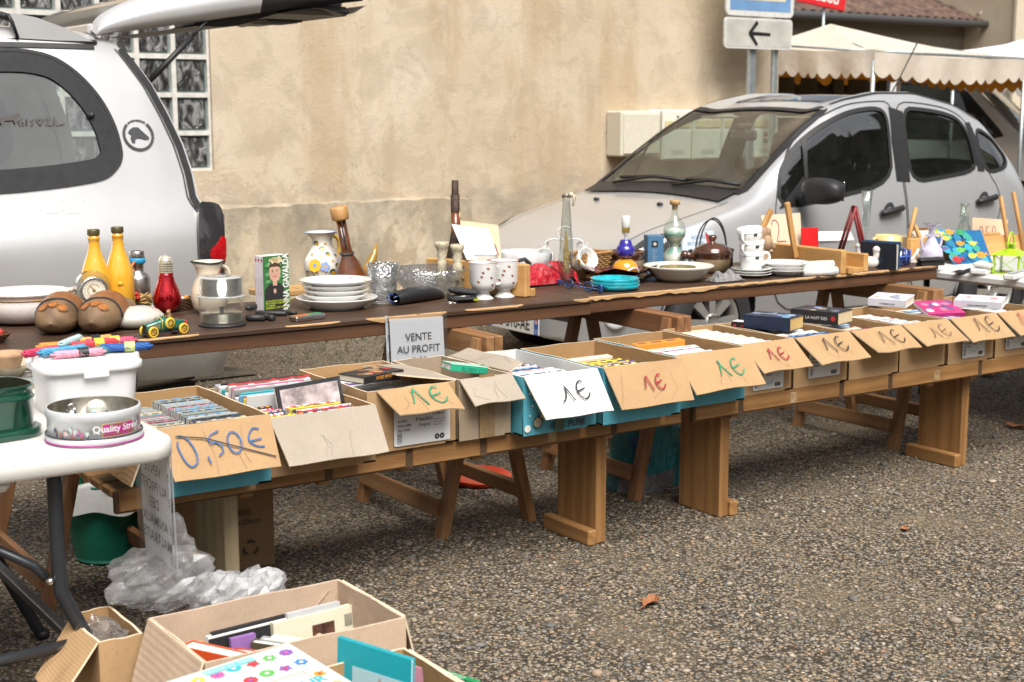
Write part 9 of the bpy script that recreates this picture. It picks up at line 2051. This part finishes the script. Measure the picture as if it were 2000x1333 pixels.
def kids(q, l, w_, t_):
 r_=random.Random(12); P_=[C(.55, .05, .06), C(.05, .22, .5), C(.6, .12, .32), C(.12, .42, .1), C(.62, .3, .04), C(.05, .4, .45), C(.22, .1, .4), C(.66, .5, .06)]
 q.box(.002, l-.002, .002, w_-.002, t_, t_+.0003, M((.72, .72, .71), .3))
 for i in range(7):
  for j in range(5):
   if 1<i<6 and 0<j<3:continue
   x, y=l*(.09+.135*i), w_*(.1+.195*j)+.004*r_.uniform(-1, 1); c_=P_[(i*3+j*5)%8]; n_=(5, 6, 9, 12)[(i+j)%4]; s_=l*.056
   q.poly([(x+s_*(1 if m_%2 else.62+.1*((i+j)%4))*math.cos(m_*PI/n_), y+s_*(1 if m_%2 else.62+.1*((i+j)%4))*math.sin(m_*PI/n_))for m_ in range(2*n_)], c_, None, t_+.0008); q.disc(x, y, s_*.3, WHITE if(i+j)%2 else P_[(i+j)%8], None, t_+.0011, 8)
 OU=C(.62, .22, .04); x0, x1, y0, y1=l*.33, l*.83, w_*.20, w_*.57; q.stroke([(x0, y0), (x1, y0), (x1, y1), (x0, y1), (x0, y0)], .003, OU, None, t_+.0009)
 q.text("LES", w_*.07, C(.05, .40, .45), TR(l*.40, w_*.49, t_+.001), bold=.02); q.text("MONSIEUR", w_*.125, C(.05, .40, .45), TR(l*.58, w_*.37, t_+.001), bold=.03); q.text("MADAME", w_*.125, OU, TR(l*.58, w_*.23, t_+.001), bold=.03)
 q.poly([(l*.30, w_*.90), (l*.68, w_*.90), (l*.68, w_*.97), (l*.30, w_*.97)], C(.14, .5, .5), None, t_+.0012); q.text("CHERCHE ET TROUVE", w_*.05, WHITE, TR(l*.49, w_*.918, t_+.0016))
kb=at(575, 1278, .385); o=lying("book", "large white children's picture book with colourful shapes lying on the front carton", (1.02, 2.215, .37), R(8), .285, .30, .012, WHITE, PAPW, kids); o.location=(kb.x-.25, kb.y-.30, .362); o.rotation_euler=(R(3), R(-2), R(6))
stand("book", "turquoise hardback with a pale tower picture standing in the front carton", 650, 1248, .40, R(-72), .20, .25, .012, C(.015, .36, .43), None, R(-3), lambda q, X, w_, h_, t_:(q.box(w_*.22, w_*.98, h_*.1, h_*.80, 0, .0005, C(.42, .62, .68), 0, X), q.poly([(w_*.5, h_*.4), (w_*.7, h_*.4), (w_*.7, h_*.62), (w_*.6, h_*.78), (w_*.5, h_*.62)], C(.40, .36, .34), X, .001), q.text("Disney", w_*.16, LBK, X@TR(w_*.62, h_*.34, .001), shear=.3)))
for i, (u, v, c_, lab)in enumerate(((740, 1284, C(.62, .28, .36), "pink picture book between turquoise and green ones"), (752, 1284, WHITE, "white picture book between pink and green ones"), (762, 1288, C(.01, .16, .07), "dark green hardback standing in the front carton"), (778, 1290, C(.02, .30, .10), "bright green hardback rightmost in the front carton"))):stand("book", lab, u, v, .335, R(-72), .2, .2, .011, c_, None, R(-3))
f0=carton("brown carton stuffed with plastic bags left of the big tan one", .925, 1.024, 2.925, 3.14, 0.002, .32, KR, KRI, KRE, th=.006)
add_flap(f0, (-.004, f0.d-.03, f0.h), (-.004, .0, f0.h), (-.10, -.05, -.10), KR, KRI, KRE, (.01, .01))
def mat_bag(w_):
 m, nt, b, o=newmat("clear_bag_film"); nt.nodes.remove(b); c=coords(nt); tr=N(nt, "ShaderNodeBsdfTransparent"); gl=N(nt, "ShaderNodeBsdfGlossy"); gl.inputs["Roughness"].default_value=.12; df=N(nt, "ShaderNodeBsdfTranslucent"); df.inputs[0].default_value=(.8, .8, .8, 1); d2=N(nt, "ShaderNodeBsdfDiffuse"); d2.inputs[0].default_value=(.75, .75, .76, 1)
 n=noise(nt, c, 16, 3, .5, 1.0); bp_=N(nt, "ShaderNodeBump"); bp_.inputs["Strength"].default_value=.35; bp_.inputs["Distance"].default_value=.01; L(nt, n, bp_.inputs["Height"])
 for x in(gl, d2):L(nt, bp_.outputs[0], x.inputs["Normal"])
 a=N(nt, "ShaderNodeMixShader"); a.inputs[0].default_value=.5; L(nt, df.outputs[0], a.inputs[1]); L(nt, d2.outputs[0], a.inputs[2]); b2=N(nt, "ShaderNodeMixShader"); rm=ramp(nt, n, [(.35, (w_*.5, )*3), (.6, (min(1, w_*1.8), )*3)]); L(nt, rm, b2.inputs[0]); L(nt, tr.outputs[0], b2.inputs[1]); L(nt, a.outputs[0], b2.inputs[2])
 lw=N(nt, "ShaderNodeLayerWeight"); lw.inputs[0].default_value=.22; L(nt, bp_.outputs[0], lw.inputs["Normal"]); c2=N(nt, "ShaderNodeMixShader"); L(nt, lw.outputs["Facing"], c2.inputs[0]); L(nt, b2.outputs[0], c2.inputs[1]); L(nt, gl.outputs[0], c2.inputs[2]); L(nt, c2.outputs[0], o.inputs[0]); return m
BAGM=mat_bag(.16); BAGW=mat_bag(.55)
p=aty(318, 1170, 3.12); q=MB(); crumple(q, (0, -.02, .05), .105, BAGM, 5, (1.1, .7, .62), 14, .36); crumple(q, (-.02, .0, .06), .085, BAGM, 17, (1.1, .7, .62), 12, .4); crumple(q, (.05, .05, .10), .06, BAGM, 9, (.8, .4, 1.1), 11, .42); q.grid(lambda u, v:(.03+.10*u, -.10+.04*v-.03*u, .02-.10*v+.02*math.sin(u*9)), 12, 8, BAGM, smooth=False); single(q, "plastic_bag", "crumpled clear plastic bag bulging over the carton rims", "plastic bag", (p.x, 3.13, .32))
p=at(265, 1215, .30); q=MB(); crumple(q, (0, 0, 0), .04, BAGM, 12, (.9, 2.4, .6), 10, .4); single(q, "plastic_bag", "clear plastic bag stuffed inside the brown carton", "plastic bag", (.975, 3.02, .30)); q=MB(); crumple(q, (0, 0, 0), .032, M((.03, .028, .035), .4, var=.5), 13, (1, .9, .6), 16, .2); single(q, "dark_cloth", "dark cloth bundle under the bags in the brown carton", "cloth", (.975, 3.02, .25))
for u, v, s_, lab in((430, 1172, 1.0, "white plastic bag bundle behind the big tan carton, left of two"), (492, 1172, 1.15, "white plastic bag bundle behind the big tan carton, right of two")):p=at(u, v, .30); q=MB(); crumple(q, (0, 0, 0), .06*s_, BAGW, u, (1.3, .8, .8), 12, .3); single(q, "plastic_bag", lab, "plastic bag", (p.x, p.y+.02, .31))
q=MB(); crumple(q, (0, 0, .11), .12, M((.62, .62, .62), .5, var=.1), 44, (1.6, .7, .95), 20, .18); p=at(455, 1180, .24); single(q, "stuffed_sack", "pale stuffed sack on the ground behind the big tan carton", "sack", (p.x+.0, p.y+.05, .0))
